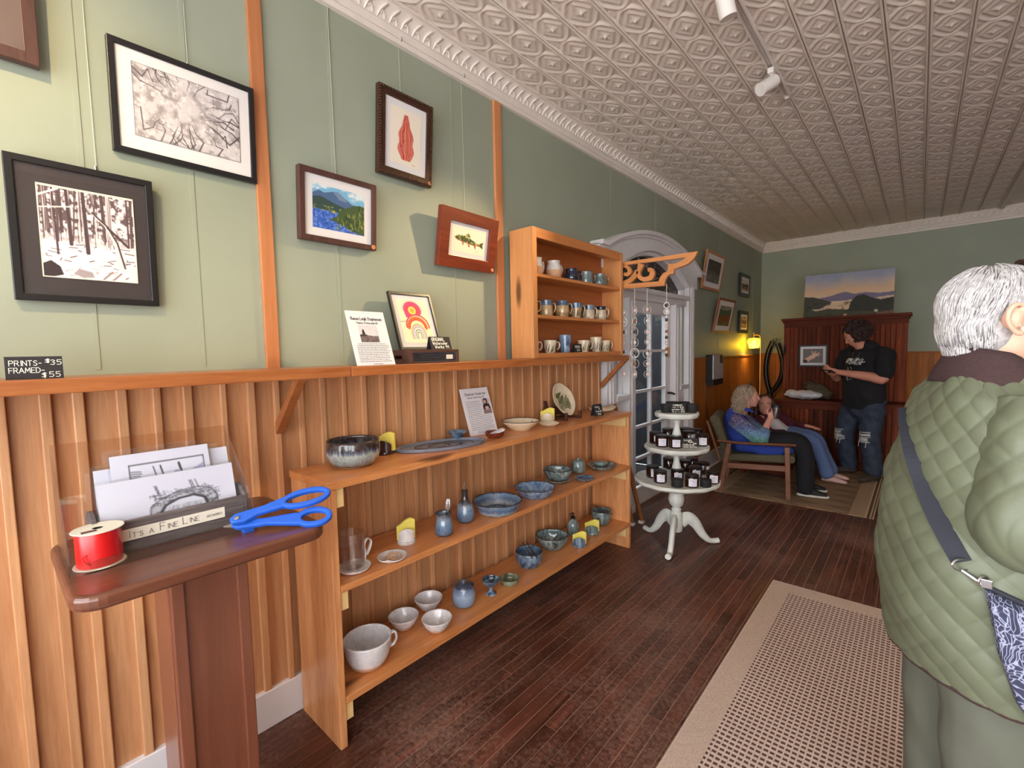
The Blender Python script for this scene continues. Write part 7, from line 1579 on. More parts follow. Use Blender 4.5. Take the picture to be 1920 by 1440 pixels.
# jacket: lofted panels with real quilting relief
def quilt(s, t, L=.072, A=.0052):
    a = np.abs(np.sin(np.pi*(s+t*1.05)/L)); b = np.abs(np.sin(np.pi*(s-t*1.05)/L)); return A*(np.clip(a, 0, 1)**.32*np.clip(b, 0, 1)**.32-.7)
def loft(name, rings, parent, mat, nth=220, q=True, closed=False, thick=0):
    """rings: (centre, u-vector, v-vector) along the axis; quilted by arc length"""
    C_ = np.array([r_[0][:] for r_ in rings]); U_ = np.array([r_[1][:] for r_ in rings]); V_ = np.array([r_[2][:] for r_ in rings]); n = len(rings)
    th = np.linspace(0, 2*np.pi, nth, endpoint=False); cs, sn = np.cos(th), np.sin(th); cs = np.sign(cs)*np.abs(cs)**.85; sn = np.sign(sn)*np.abs(sn)**.85
    P = C_[:, None]+U_[:, None]*cs[None, :, None]+V_[:, None]*sn[None, :, None]
    du = np.roll(P, -1, 1)-np.roll(P, 1, 1); dv = np.gradient(P, axis=0); nr = np.cross(du, dv); nr /= np.linalg.norm(nr, axis=2)[..., None]+1e-9
    if ((P-C_[:, None])*nr).sum() < 0: nr = -nr
    al = np.concatenate([[0], np.cumsum(np.linalg.norm(np.diff(C_, axis=0), axis=1))]); rad = np.median(np.linalg.norm(P-C_[:, None], axis=2)); S_ = th[None, :]*rad+np.zeros((n, 1)); per = 2*np.pi*rad; Lq = per/max(1, round(per/.072)); T_ = al[:, None]+np.zeros((1, nth))
    R_ = np.random.RandomState(3); wob = .004*np.sin(S_*21+T_*13)+.003*np.sin(T_*34-S_*17)
    if q: P = P+nr*(quilt(S_, T_, Lq)+wob*.9)[..., None]
    else: P = P+nr*(wob*q)[..., None] if q else P
    idx = np.arange(n*nth).reshape(n, nth); nx = np.roll(idx, -1, 1); Fq = np.stack([idx[:-1], nx[:-1], nx[1:], idx[1:]], -1).reshape(-1, 4)
    me = bpy.data.meshes.new(name); me.from_pydata((P.reshape(-1, 3)-np.array(wloc(parent))).tolist(), [], Fq.tolist()); me.materials.append(mat); me.polygons.foreach_set('use_smooth', [True]*len(me.polygons)); me.update()
    o = bpy.data.objects.new(name, me); COL.objects.link(o); o.parent = parent; WLOC[o.name] = wloc(parent)
    if thick: s_ = o.modifiers.new('cloth', 'SOLIDIFY'); s_.thickness = thick; s_.offset = -1
    return o, P
zk = [.64, .70, .78, .88, .98, 1.08, 1.18, 1.26, 1.32, 1.365, 1.395, 1.41]
dk = [.176, .188, .196, .198, .188, .168, .148, .132, .112, .084, .060, .050]      # half depth, front to back
wk = [.225, .230, .230, .226, .218, .212, .208, .200, .174, .112, .070, .055]      # half width
ck = [.018, .014, .006, .000, -.002, -.004, -.006, -.008, -.010, -.012, -.012, -.012]
zz = np.linspace(.64, 1.41, 170); rings = [(wp(np.interp(z, zk, ck), 0, z), wf*float(np.interp(z, zk, dk)), wr*float(np.interp(z, zk, wk))) for z in zz]
jk, JP_ = loft('jacket', rings, pw_, M['quilt'], 300, True, thick=.006)
def sleeve(a, b, c, name):
    P = spline([tuple(a), tuple((Vector(a)+Vector(b))/2+wr*.004), tuple(b), tuple((Vector(b)+Vector(c))/2-wz*.004), tuple(c)], 26); n = len(P); out = []
    rads = np.interp(np.linspace(0, 1, n), [0, .1, .3, .5, .62, .8, 1], [.070, .082, .080, .076, .076, .066, .056]); up = None
    for k in range(n):
        d = (Vector(P[min(k+1, n-1)])-Vector(P[max(k-1, 0)])).normalized(); ref = Vector(wr); u = (ref-d*ref.dot(d)).normalized(); v = d.cross(u); out.append((Vector(P[k]), u*float(rads[k]), v*float(rads[k])*1.08))
    return loft(name, out, pw_, M['quilt'], 120, True, thick=.005)
sleeve(SH+wz*.010-wr*.025, EL, WR, 'sleeve'); sleeve(wp(.005, -.140, 1.31), EL2, WR2, 'sleeve')
# bound hem, collar
hem = [tuple(JP_[0][i]) for i in range(0, 300, 5)]; MB().tube(hem+hem[:1], .0075, 8, False).build('hem_binding', M['cordc'], pw_, smooth=True)
cl = MB(); n = 40; prof = [(1.336, .104, .136), (1.362, .097, .124), (1.402, .080, .098), (1.424, .072, .086), (1.420, .064, .076), (1.38, .058, .068)]
vs_ = []; fs = []
for j, (z, dd, ww) in enumerate(prof):
    for k in range(n+1):
        a = math.radians(48)+math.radians(264)*k/n; lift = .018*math.cos(a-math.pi)
        vs_.append(tuple(wp(-.010+dd*math.cos(a), ww*math.sin(a), z+lift-.03*max(0, math.cos(a)))))
for j in range(len(prof)-1):
    for k in range(n): fs.append((j*(n+1)+k, j*(n+1)+k+1, (j+1)*(n+1)+k+1, (j+1)*(n+1)+k))
o = cl.add(vs_, fs).build('collar', M['cordc'], pw_, smooth='all'); s_ = o.modifiers.new('cloth', 'SOLIDIFY'); s_.thickness = .006
# trousers and shoes
tb = MB(); sm_limb(tb, [(tuple(wp(-.005, 0, .84)), .165, .135), (tuple(wp(-.005, 0, .72)), .175, .140)], ref=tuple(wf))
for sd in (-1, 1): sm_limb(tb, [(tuple(wp(-.01, sd*.085, .80)), .105, .125), (tuple(wp(-.005, sd*.09, .55)), .098, .110), (tuple(wp(-.008, sd*.092, .30)), .088, .094), (tuple(wp(-.010, sd*.095, .065)), .082, .088)], ref=tuple(wf))
fuse('trousers', tb, M['trous'], pw_, .010, 5, disp=lambda c: .0035*np.sin(c[:, 2]*38+c[:, 0]*46)*np.sin(c[:, 1]*33+c[:, 0]*21))
for sd in (-1, 1):
    sb = MB(); sm_limb(sb, [(tuple(wp(-.06, sd*.095, .045)), .036, .034), (tuple(wp(.04, sd*.10, .044)), .044, .032), (tuple(wp(.15, sd*.105, .034)), .036, .022)], ref=(0, 0, 1)); fuse('shoe', sb, M['shoe'], pw_, .006, 3)
# sunglasses pushed up on the head
sg = thing('sunglasses', 'dark sunglasses pushed up on the grey haired head', 'sunglasses', tuple(HC+wz*.13))
M['shade'] = plain('brown_glasses_plastic', (62, 46, 40), .25, coat=.4)
MB().tube([tuple(PH(.074, .060, .118)), tuple(PH(.082, .030, .095)), tuple(PH(.083, .020, .070))], [(.004, .003), (.0045, .003), (.0035, .003)], 8).build('temple_arm', M['shade'], sg, smooth=True)
MB().tube([tuple(PH(-.074, .060, .118)), tuple(PH(-.082, .030, .095)), tuple(PH(-.083, .020, .070))], .004, 8).build('temple_arm', M['shade'], sg, smooth=True)
for sd in (-1, 1): MB().sphere((0, 0, 0), (.033, .006, .024), 16, 10, xf=Matrix.Translation(PH(sd*.038, .066, .128)) @ XH @ Matrix.Rotation(.9, 4, 'X')).build('lens', M['shade'], sg, smooth=True)
MB().tube([tuple(PH(-.012, .072, .130)), tuple(PH(.012, .072, .130))], .004, 8).build('bridge', M['shade'], sg, smooth=True)
# shoulder bag with its strap
bg_ = thing('shoulder_bag', 'navy and white patterned shoulder bag hanging at the right hip', 'bag', tuple(wp(.06, .30, .55)))
def bagmat():
    m_, nt, bs = newmat('navy_coral_print'); v = coords(nt); wv = N(nt, 'ShaderNodeTexVoronoi', feature='DISTANCE_TO_EDGE'); wv.inputs['Scale'].default_value = 95; mp = N(nt, 'ShaderNodeMapping'); nt.links.new(v, mp.inputs['Vector']); mp.inputs['Scale'].default_value = (1, 1, .42); mp.inputs['Rotation'].default_value = (.3, .5, 0)
    nz = N(nt, 'ShaderNodeTexNoise'); nz.inputs['Scale'].default_value = 12; nt.links.new(v, nz.inputs['Vector']); ad = N(nt, 'ShaderNodeMixRGB'); ad.inputs[0].default_value = .12; nt.links.new(mp.outputs[0], ad.inputs[1]); nt.links.new(nz.outputs['Color'], ad.inputs[2]); nt.links.new(ad.outputs[0], wv.inputs['Vector'])
    nt.links.new(ramp(nt, wv.outputs['Distance'], [(.02, lin((160, 164, 190))), (.10, lin((50, 54, 80))), (.5, lin((36, 40, 64)))]), bs.inputs['Base Color']); bs.inputs['Roughness'].default_value = .7; return m_
bgm = bagmat()
def bq(px, py, y): return tuple(on(px, py, 1, y))
th_ = [(1847, 1108), (1862, 1120), (1925, 1150), (2060, 1200), (2060, 1430), (1960, 1395), (1908, 1330), (1872, 1230)]
outer = [np.array(bq(a, b, 1.372)) for a, b in th_]; cen = sum(outer)/len(outer); vs_ = []; fs = []; n = len(outer)
for k, (sc_f, dy) in enumerate(((.90, .0), (1.0, .020), (1.0, .045), (.92, .062))):
    for p in outer: q = cen+(p-cen)*sc_f; vs_.append((q[0], q[1]+dy, q[2]))
for j in range(3):
    for k in range(n): fs.append((j*n+k, j*n+(k+1) % n, (j+1)*n+(k+1) % n, (j+1)*n+k))
fs += [tuple(range(n-1, -1, -1)), tuple(3*n+k for k in range(n))]
o = MB().add(vs_, fs).build('bag_body', bgm, bg_, bev=.006)
MB().tube([tuple(outer[0]+np.array((0, .03, .004))), tuple(outer[1]+np.array((0, .03, .006))), tuple(outer[2]+np.array((0, .03, .006))), tuple(outer[3]+np.array((0, .03, .006)))], .006, 8).build('zip_edge', M['strap'], bg_, smooth=True)
def jsurf(px, py, off=.010):           # nearest point of the coat along a viewing ray, lifted a little off the cloth
    d = _r2*(px-960)/FPX-_u2*(py-720)/FPX+_f; d /= np.linalg.norm(d); Q = JP_.reshape(-1, 3)-CAM; t = Q@d; dist = np.linalg.norm(Q-t[:, None]*d, axis=1); ok = np.argsort(dist)[:40]; i = ok[np.argmin(t[ok])]
    return CAM+d*(t[i]-off)
sp_ = [jsurf(*q) for q in ((1700, 764), (1702, 800), (1712, 850), (1728, 900), (1752, 960), (1778, 1010), (1803, 1054))]
P = spline([tuple(p) for p in sp_], 5); P = [np.array(p) for p in P]; vs_ = []; fs = []
for k, p in enumerate(P):
    t_ = P[min(k+1, len(P)-1)]-P[max(k-1, 0)]; v_ = p-CAM; s_ = np.cross(t_, v_); s_ /= np.linalg.norm(s_); hw = .0185; nv = -v_/np.linalg.norm(v_)
    vs_ += [tuple(p+s_*hw), tuple(p-s_*hw), tuple(p+s_*hw-nv*.003), tuple(p-s_*hw-nv*.003)]
for k in range(len(P)-1):
    i = 4*k; fs += [(i, i+1, i+5, i+4), (i+2, i+6, i+7, i+3), (i, i+4, i+6, i+2), (i+1, i+3, i+7, i+5)]
MB().add(vs_, fs).build('strap', M['strap'], bg_)
e0 = np.array(sp_[-1]); nv = -(e0-CAM)/np.linalg.norm(e0-CAM); ru, uu = _r2, _u2
MB().tube([tuple(e0+nv*.003+ru*.021*math.cos(a)+uu*(.013*math.sin(a)-.006)) for a in np.linspace(0, 6.2832, 24)], .0022, 8, False).build('ring', M['steel'], bg_, smooth=True)
b0 = np.array(outer[0])+np.array((0, .02, .004))
MB().tube([tuple(e0+nv*.004-uu*.018), tuple(lerp(e0+nv*.004-uu*.018, b0, .5)), tuple(b0)], [.0035, .005, .003], 8).build('swivel_clip', M['steel'], bg_, smooth=True)
MB().tube([tuple(b0+ru*.012*math.cos(a)+uu*(.012*math.sin(a)+.008)) for a in np.linspace(0, 6.2832, 20)], .002, 8, False).build('ring', M['steel'], bg_, smooth=True)
MB().box(-.010, .010, -.004, .004, -.010, .010, xf=Matrix.Translation(b0+nv*.006+uu*.004+ru*.004)).build('slider', M['steel'], bg_, bev=.002)
# ------------------------------------------------------------------ woman in blue in the armchair
M['bluefl'] = plain('royal_blue_fleece', (40, 62, 150), .9, var=.08, vscale=25, bmp=.2, bscale=160)
def printmat():
    m_, nt, bs = newmat('green_purple_print_sleeve'); v = coords(nt); f = noise(nt, v, 16, 4, .6, 2.0); f2 = noise(nt, v, 50, 3, .6, 2.5)
    sz = N(nt, 'ShaderNodeSeparateXYZ'); nt.links.new(v, sz.inputs[0]); mr = N(nt, 'ShaderNodeMapRange'); mr.inputs[1].default_value = .40; mr.inputs[2].default_value = .74; nt.links.new(sz.outputs[2], mr.inputs[0])
    a = N(nt, 'ShaderNodeMath', operation='ADD'); mu = N(nt, 'ShaderNodeMath', operation='MULTIPLY'); mu.inputs[1].default_value = .45; nt.links.new(f, mu.inputs[0]); sb = N(nt, 'ShaderNodeMath', operation='SUBTRACT'); sb.inputs[1].default_value = .22; nt.links.new(mu.outputs[0], sb.inputs[0]); nt.links.new(mr.outputs[0], a.inputs[0]); nt.links.new(sb.outputs[0], a.inputs[1])
    c = ramp(nt, a.outputs[0], [(.1, lin((84, 158, 138))), (.4, lin((70, 128, 104))), (.62, lin((96, 130, 176))), (.78, lin((72, 52, 116))), (1, lin((88, 44, 104)))])
    nt.links.new(mixc(nt, ramp(nt, f2, [(.5, (0, 0, 0)), (.66, (.7, .7, .7))]), c, lin((170, 208, 190))), bs.inputs['Base Color']); bs.inputs['Roughness'].default_value = .8; return m_
M['sleevep'] = printmat(); M['blackpant'] = plain('black_trousers', (22, 22, 28), .9, var=.1, vscale=20); M['blondh'] = hairmat('blond_grey_hair', (112, 92, 76), (190, 164, 138), .6)
M['skin2'] = plain('ruddy_skin', (214, 150, 130), .5, var=.06, vscale=30)
b_ = thing('person', 'person in a blue vest with patterned sleeves seated in the armchair holding a cup', 'person', (-1.2, 5.12, .006))
cf = Vector((math.cos(CA), math.sin(CA), 0)); crt = Vector((math.sin(CA), -math.cos(CA), 0)); B0 = Vector((-1.29, 5.135, 0))
def bp(f, r, z): return B0+cf*f+crt*r+wz*z
HB = bp(-.015, .0, .948); mb = MB(); PB = head_shape(mb, HB, cf*1.0+wz*.02, (0, 0, 1), .98, (1, 1))
sm_limb(mb, [(tuple(bp(-.10, 0, .74)), .055), (tuple(bp(-.05, 0, .83)), .050), (tuple(bp(-.02, 0, .89)), .050)])
sm_limb(mb, [(tuple(bp(-.09, 0, .70)), .06), (tuple(bp(-.05, 0, .56)), .08), (tuple(bp(.0, 0, .46)), .08)])
SB, EB, WB = bp(-.10, .185, .70), bp(.115, .240, .555), bp(.185, .085, .735)
sm_limb(mb, [(tuple(bp(-.1, .1, .70)), .04), (tuple(SB), .045), (tuple(EB), .036), (tuple(lerp(EB, WB, .5)), .034), (tuple(WB), .026)]); hand_shape(mb, WB, wz*.75+cf*.45-crt*.3, crt*.9+cf*.2, 1.1, .95, 1)
SL, EL_, WL = bp(-.10, -.185, .70), bp(.10, -.22, .54), bp(.30, -.06, .52)
sm_limb(mb, [(tuple(bp(-.1, -.1, .70)), .04), (tuple(SL), .045), (tuple(EL_), .034), (tuple(WL), .025)]); hand_shape(mb, WL, cf+crt*.4, wz, .5, .95, -1)
for sd in (-1, 1): sm_limb(mb, [(tuple(bp(.02, sd*.09, .47)), .07), (tuple(bp(.42, sd*.10, .50)), .05), (tuple(bp(.50, sd*.10, .10)), .035)])
fuse('body', mb, M['skin2'], b_, .0085, 4); eyes(b_, PB, .98)
vb = MB(); sm_limb(vb, [(tuple(bp(-.115, 0, .795)), .085, .070), (tuple(bp(-.13, 0, .74)), .175, .100), (tuple(bp(-.10, 0, .62)), .195, .125), (tuple(bp(-.05, 0, .50)), .205, .150), (tuple(bp(.06, 0, .462)), .205, .115), (tuple(bp(.26, 0, .470)), .190, .080)], ref=tuple(cf), seg=24)
sm_limb(vb, [(tuple(bp(-.06, .20, .47)), .06), (tuple(bp(.20, .215, .445)), .055), (tuple(bp(.36, .20, .455)), .035)])
for sd in (-1, 1): sm_limb(vb, [(tuple(bp(-.09, sd*.055, .80)), .022), (tuple(bp(-.02, sd*.055, .815)), .020), (tuple(bp(.03, sd*.03, .79)), .014)])
fuse('vest', vb, M['bluefl'], b_, .011, 4, disp=lambda c: .004*np.sin(c[:, 2]*40+c[:, 0]*30)*np.sin(c[:, 1]*35))
for (a, e_, w_) in ((SB, EB, WB), (SL, EL_, WL)):
    sv = MB(); sm_limb(sv, [(tuple(a+wz*.01-crt*(.02 if a is SB else -.02)), .070), (tuple(a), .076), (tuple(lerp(a, e_, .5)), .074), (tuple(e_), .066), (tuple(lerp(e_, w_, .38)), .050)]); fuse('sleeve', sv, M['sleevep'], b_, .010, 3, disp=lambda c: .004*np.sin(c[:, 2]*70+c[:, 0]*50))
tb = MB(); 
for sd in (-1, 1): sm_limb(tb, [(tuple(bp(.05, sd*.095, .475)), .090), (tuple(bp(.26, sd*.10, .505)), .086), (tuple(bp(.43, sd*.105, .50)), .078), (tuple(bp(.485, sd*.105, .40)), .076), (tuple(bp(.49, sd*.105, .22)), .078), (tuple(bp(.495, sd*.105, .085)), .074)])
fuse('trousers', tb, M['blackpant'], b_, .011, 4)
M['shoeb'] = plain('black_canvas_shoe', (30, 30, 34), .7); M['sole'] = plain('white_sole', (220, 214, 206), .7)
for sd in (-1, 1):
    c0 = bp(.53, sd*.11, 0); s_ = MB(); sm_limb(s_, [(tuple(c0+cf*-.075+wz*.062), .032, .034), (tuple(c0+cf*.02+wz*.058), .038, .030), (tuple(c0+cf*.115+wz*.042), .034, .018)]); sh = fuse('shoe', s_, M['shoeb'], b_, .006, 3)
    so = MB(); sm_limb(so, [(tuple(c0+cf*-.08+wz*.022), .036, .014), (tuple(c0+cf*.02+wz*.020), .042, .014), (tuple(c0+cf*.125+wz*.022), .038, .014)]); fuse('sole', so, M['sole'], sh, .006, 2)
hm = MB(); XB = Matrix(((crt.x, cf.x, 0), (crt.y, cf.y, 0), (0, 0, 1))).to_4x4(); R = random.Random(5)
hm.sphere((0, 0, 0), (.086, .098, .090), 18, 12, xf=Matrix.Translation(HB-cf*.022+wz*.030) @ XB); hm.sphere((0, 0, 0), (.098, .075, .100), 18, 12, xf=Matrix.Translation(HB-cf*.062-wz*.045) @ XB); hm.sphere((0, 0, 0), (.110, .070, .070), 18, 12, xf=Matrix.Translation(HB-cf*.078-wz*.115) @ XB)
fuse('hair', hm, M['blondh'], b_, .008, 4)
tm = MB(); roots = []; crb = HB-cf*.03+wz*.115
for k in range(650):
    a = R.uniform(0, 6.283); z_ = R.uniform(-1, 1); rr_ = math.sqrt(1-z_*z_); dl = Vector((rr_*math.cos(a), rr_*math.sin(a), z_)); d = crt*dl.x+cf*dl.y+wz*dl.z; t3 = R.random()
    c, rad = ((HB-cf*.022+wz*.030, (.087, .099, .091)), (HB-cf*.062-wz*.045, (.099, .076, .101)), (HB-cf*.078-wz*.115, (.110, .070, .071)))[0 if t3 < .4 else 1 if t3 < .7 else 2]
    p = c+crt*dl.x*rad[0]+cf*dl.y*rad[1]+wz*dl.z*rad[2]; rel = p-HB
    if rel.dot(cf) > .03 and rel.z < .06 or rel.dot(cf) > .0 and rel.z < -.02: continue
    roots.append((tuple(p), tuple(d)))
tufts(tm, roots, .075, .0055, lambda p, n: (lambda v: (v-n*v.dot(n)).normalized()*.5-wz*.8-cf*.15+n*.12)(p-crb), .3, R, 5, .004); tm.build('hair_strands', M['blondh'], b_, smooth='all', kind='stuff')
sg2 = thing('sunglasses', 'dark sunglasses resting on the seated blond head', 'sunglasses', tuple(HB+wz*.12))
for sd in (-1, 1):
    MB().sphere((0, 0, 0), (.030, .006, .020), 14, 8, xf=Matrix.Translation(PB(sd*.036, .030, .128)) @ XB @ Matrix.Rotation(.5, 4, 'X')).build('lens', M['shade'], sg2, smooth=True)
    MB().tube([tuple(PB(sd*.068, .022, .122)), tuple(PB(sd*.088, -.002, .085)), tuple(PB(sd*.090, -.008, .045))], .004, 6).build('temple_arm', M['shade'], sg2, smooth=True)
MB().tube([tuple(PB(-.010, .034, .130)), tuple(PB(.010, .034, .130))], .004, 6).build('bridge', M['shade'], sg2, smooth=True)
kc = WB+wz*.055+cf*.042-crt*.030
cu = thing('travel_cup', 'steel travel cup with black lid held by the seated person in blue', 'cup', tuple(kc-wz*.05))
xk = Matrix.Translation(kc-wz*.05) @ Matrix.Rotation(.12, 4, 'Y')
MB().lathe([(.0005, 0), (.030, 0), (.033, .006), (.038, .11), (.0005, .11)], (0, 0, 0), 26, xf=xk).build('body', M['steel'], cu, smooth=True)
MB().lathe([(.0005, .1102), (.040, .1102), (.041, .122), (.034, .134), (.0005, .136)], (0, 0, 0), 26, xf=xk).build('lid', M['black'], cu, smooth=True)
# ------------------------------------------------------------------ woman in the maroon cardigan, on the bench behind
M['maroon'] = plain('maroon_knit', (74, 20, 34), .9, var=.12, vscale=60, bmp=.3, bscale=200); M['whitetop'] = plain('white_top', (196, 186, 186), .85, var=.05, vscale=20); M['ltjean'] = plain('light_blue_denim', (92, 112, 156), .85, var=.10, vscale=40, bmp=.15, bscale=220)
M['pinkshoe'] = plain('pale_pink_trainer', (206, 166, 156), .7); M['brownh'] = hairmat('dark_brown_hair', (44, 28, 24), (84, 56, 44), .6)
mr_ = thing('person', 'person in a maroon cardigan and light jeans reclining behind the armchair', 'person', (-1.1, 5.85, .006))
def mp_(x, y, z): return Vector((x, y, z))
HM = mp_(-1.300, 5.80, .796); mf = Vector((.30, -1, .0)).normalized(); mb = MB(); PM = head_shape(mb, HM, mf, (.02, .1, 1), .98, (1, 1))
sm_limb(mb, [(tuple(mp_(-1.30, 5.90, .64)), .05), (tuple(mp_(-1.29, 5.85, .72)), .046), (tuple(mp_(-1.288, 5.82, .77)), .046)]); sm_limb(mb, [(tuple(mp_(-1.29, 5.9, .62)), .06), (tuple(mp_(-1.18, 5.9, .48)), .07)])
MS, ME, MW = mp_(-1.20, 6.04, .64), mp_(-1.06, 6.08, .535), mp_(-.93, 5.98, .565)
sm_limb(mb, [(tuple(mp_(-1.28, 5.95, .63)), .04), (tuple(MS), .042), (tuple(ME), .033), (tuple(MW), .024)]); hand_shape(mb, MW, (1, -.35, -.10), (0, 0, 1), .25, .95, 1, .3)
MS2, ME2, MW2 = mp_(-1.36, 5.74, .62), mp_(-1.22, 5.66, .50), mp_(-1.08, 5.74, .50)
sm_limb(mb, [(tuple(mp_(-1.3, 5.85, .63)), .04), (tuple(MS2), .042), (tuple(ME2), .033), (tuple(MW2), .024)]); hand_shape(mb, MW2, (1, .3, -.1), (0, 0, 1), .5, .95, -1)
for (a, k, e_) in (((-1.14, 5.86, .45), (-.80, 5.78, .40), (-.72, 5.80, .10)), ((-1.14, 6.0, .45), (-.82, 5.98, .41), (-.70, 5.98, .10))): sm_limb(mb, [(a, .065), (k, .048), (e_, .034)])
fuse('body', mb, M['skin2'], mr_, .009, 4); eyes(mr_, PM, .98)
cg = MB(); sm_limb(cg, [(tuple(mp_(-1.31, 5.92, .66)), .125, .075), (tuple(mp_(-1.28, 5.92, .57)), .165, .105), (tuple(mp_(-1.20, 5.92, .46)), .165, .105)], ref=(1, 0, 0), seg=20)
for (a, e_, w_) in ((MS, ME, MW), (MS2, ME2, MW2)): sm_limb(cg, [(tuple(a), .062), (tuple(e_), .054), (tuple(lerp(e_, w_, .9)), .040)])
fuse('cardigan', cg, M['maroon'], mr_, .010, 4)
wt = MB(); sm_limb(wt, [(tuple(mp_(-1.235, 5.83, .66)), .050, .04), (tuple(mp_(-1.19, 5.83, .56)), .085, .075), (tuple(mp_(-1.11, 5.86, .47)), .110, .080)], ref=(1, 0, 0)); fuse('top', wt, M['whitetop'], mr_, .010, 3)
lj = MB()
for (a, k, s1, e_) in (((-1.13, 5.86, .455), (-.82, 5.785, .415), (-.755, 5.79, .28), (-.70, 5.80, .10)), ((-1.13, 6.0, .455), (-.83, 5.985, .42), (-.76, 5.985, .28), (-.69, 5.985, .10))): sm_limb(lj, [(a, .088), ((lerp(a[0], k[0], .55), lerp(a[1], k[1], .55), .452), .084), (k, .072), (s1, .062), (e_, .072)])
fuse('jeans', lj, M['ltjean'], mr_, .010, 4)
for yy in (5.80, 5.985):
    s_ = MB(); sm_limb(s_, [((-.72, yy, .044), .034, .032), ((-.64, yy-.005, .044), .038, .030), ((-.545, yy-.01, .032), .032, .018)]); fuse('shoe', s_, M['pinkshoe'], mr_, .006, 3)
hm = MB(); mrt = mf.cross(wz).normalized(); XM = Matrix(((mrt.x, mf.x, 0), (mrt.y, mf.y, 0), (0, 0, 1))).to_4x4()
hm.sphere((0, 0, 0), (.088, .090, .086), 18, 12, xf=Matrix.Translation(HM-mf*.030+wz*.034) @ XM)
for sd in (-1, 1): sm_limb(hm, [(tuple(HM+mrt*sd*.074+mf*.0+wz*.05), .020), (tuple(HM+mrt*sd*.086-mf*.01-wz*.05), .026), (tuple(HM+mrt*sd*.088+mf*.0-wz*.14), .030), (tuple(HM+mrt*sd*.080+mf*.02-wz*.20), .018)])
fuse('hair', hm, M['brownh'], mr_, .008, 3, disp=lambda c: .003*np.sin(c[:, 0]*160+c[:, 2]*30))
# ------------------------------------------------------------------ man with a phone
M['tee'] = plain('black_tshirt', (20, 19, 22), .9, var=.12, vscale=14, bmp=.15, bscale=180); M['jean'] = plain('dark_blue_denim', (46, 54, 70), .85, var=.35, vscale=14, bmp=.15, bscale=220); M['fray'] = plain('white_frayed_threads', (206, 202, 198), .9); M['curl'] = hairmat('dark_curly_hair', (26, 17, 15), (58, 36, 28), .85)
M['skin3'] = plain('tan_skin', (196, 132, 108), .5, var=.06, vscale=30); M['boot'] = plain('brown_boot', (66, 54, 48), .7)
mn = thing('person', 'bearded person in a black t-shirt and ripped jeans standing with a phone', 'person', (-.5, 6.2, .006))
mn['label'] = 'curly haired person in a black t-shirt and ripped jeans looking down at a phone'
ga = Vector((-.62, -.78, 0)).normalized(); gr = ga.cross(wz).normalized(); G0 = Vector((-.435, 6.235, 0))     # facing, his right
def gp(f, r, z): return G0+ga*f+gr*r+wz*z
HG = gp(.085, .050, 1.558); gf = Vector((-.90, -.30, -.62)); mb = MB(); PG = head_shape(mb, HG, gf, (-.55, -.18, 1), 1.05, (1, 1))
sm_limb(mb, [(tuple(gp(-.02, .0, 1.36)), .075), (tuple(gp(.02, .03, 1.43)), .062), (tuple(gp(.07, .06, 1.50)), .060)])
sm_limb(mb, [(tuple(gp(0, 0, 1.30)), .10, .09), (tuple(gp(.0, 0, 1.10)), .12, .10), (tuple(gp(0, 0, .92)), .12, .10)], ref=tuple(ga))
GS, GE, GW = gp(-.005, -.215, 1.325), gp(.085, -.285, 1.100), gp(.285, .040, 1.160)
sm_limb(mb, [(tuple(gp(0, -.1, 1.33)), .05), (tuple(GS), .060), (tuple(GE), .046), (tuple(lerp(GE, GW, .3)), .050), (tuple(GW), .030)]); hand_shape(mb, GW, ga*.55+gr*.75+wz*.15, -wz*.3+ga*.7-gr*.4, .9, 1.05, 1)
GS2, GE2, GW2 = gp(-.0, .215, 1.325), gp(.06, .275, 1.09), gp(.28, .165, 1.165)
sm_limb(mb, [(tuple(gp(0, .1, 1.33)), .05), (tuple(GS2), .060), (tuple(GE2), .046), (tuple(lerp(GE2, GW2, .3)), .048), (tuple(GW2), .030)]); hand_shape(mb, GW2, ga*.9-gr*.35+wz*.2, -wz*.4+ga*.4+gr*.6, .9, 1.05, -1)
LH, LK, LA = gp(.0, -.10, .86), gp(.05, -.125, .48), gp(.02, -.15, .10); RH, RK, RA = gp(.0, .10, .86), gp(.065, .16, .47), gp(-.02, .185, .10)
for a, k, e_ in ((LH, LK, LA), (RH, RK, RA)): sm_limb(mb, [(tuple(a), .08), (tuple(k), .055), (tuple(e_), .042)])
fuse('body', mb, M['skin3'], mn, .0095, 4); eyes(mn, PG, 1.05)
tb = MB(); sm_limb(tb, [(tuple(gp(-.01, 0, 1.385)), .13, .080), (tuple(gp(0, 0, 1.33)), .225, .110), (tuple(gp(.01, 0, 1.20)), .225, .140), (tuple(gp(.015, 0, 1.04)), .220, .155), (tuple(gp(.01, 0, .875)), .220, .165)], ref=tuple(ga), seg=24)
for a, e_ in ((GS, GE), (GS2, GE2)): sm_limb(tb, [(tuple(lerp(a, gp(0, 0, 1.32), .35)+wz*.005), .085), (tuple(a+wz*.006), .088), (tuple(lerp(a, e_, .45)), .086), (tuple(lerp(a, e_, .80)), .078)])
fuse('t_shirt', tb, M['tee'], mn, .011, 3, disp=lambda c: .005*np.sin(c[:, 2]*34+c[:, 0]*40)*np.sin(c[:, 0]*25))
tj = MB(); sm_limb(tj, [(tuple(gp(.0, 0, .90)), .195, .150), (tuple(gp(.0, 0, .80)), .200, .155)], ref=tuple(ga))
for a, k, e_ in ((LH, LK, LA), (RH, RK, RA)): sm_limb(tj, [(tuple(a-wz*.02), .118), (tuple(lerp(a, k, .5)), .112), (tuple(k), .094), (tuple(lerp(k, e_, .5)), .090), (tuple(e_+wz*.02), .086)])
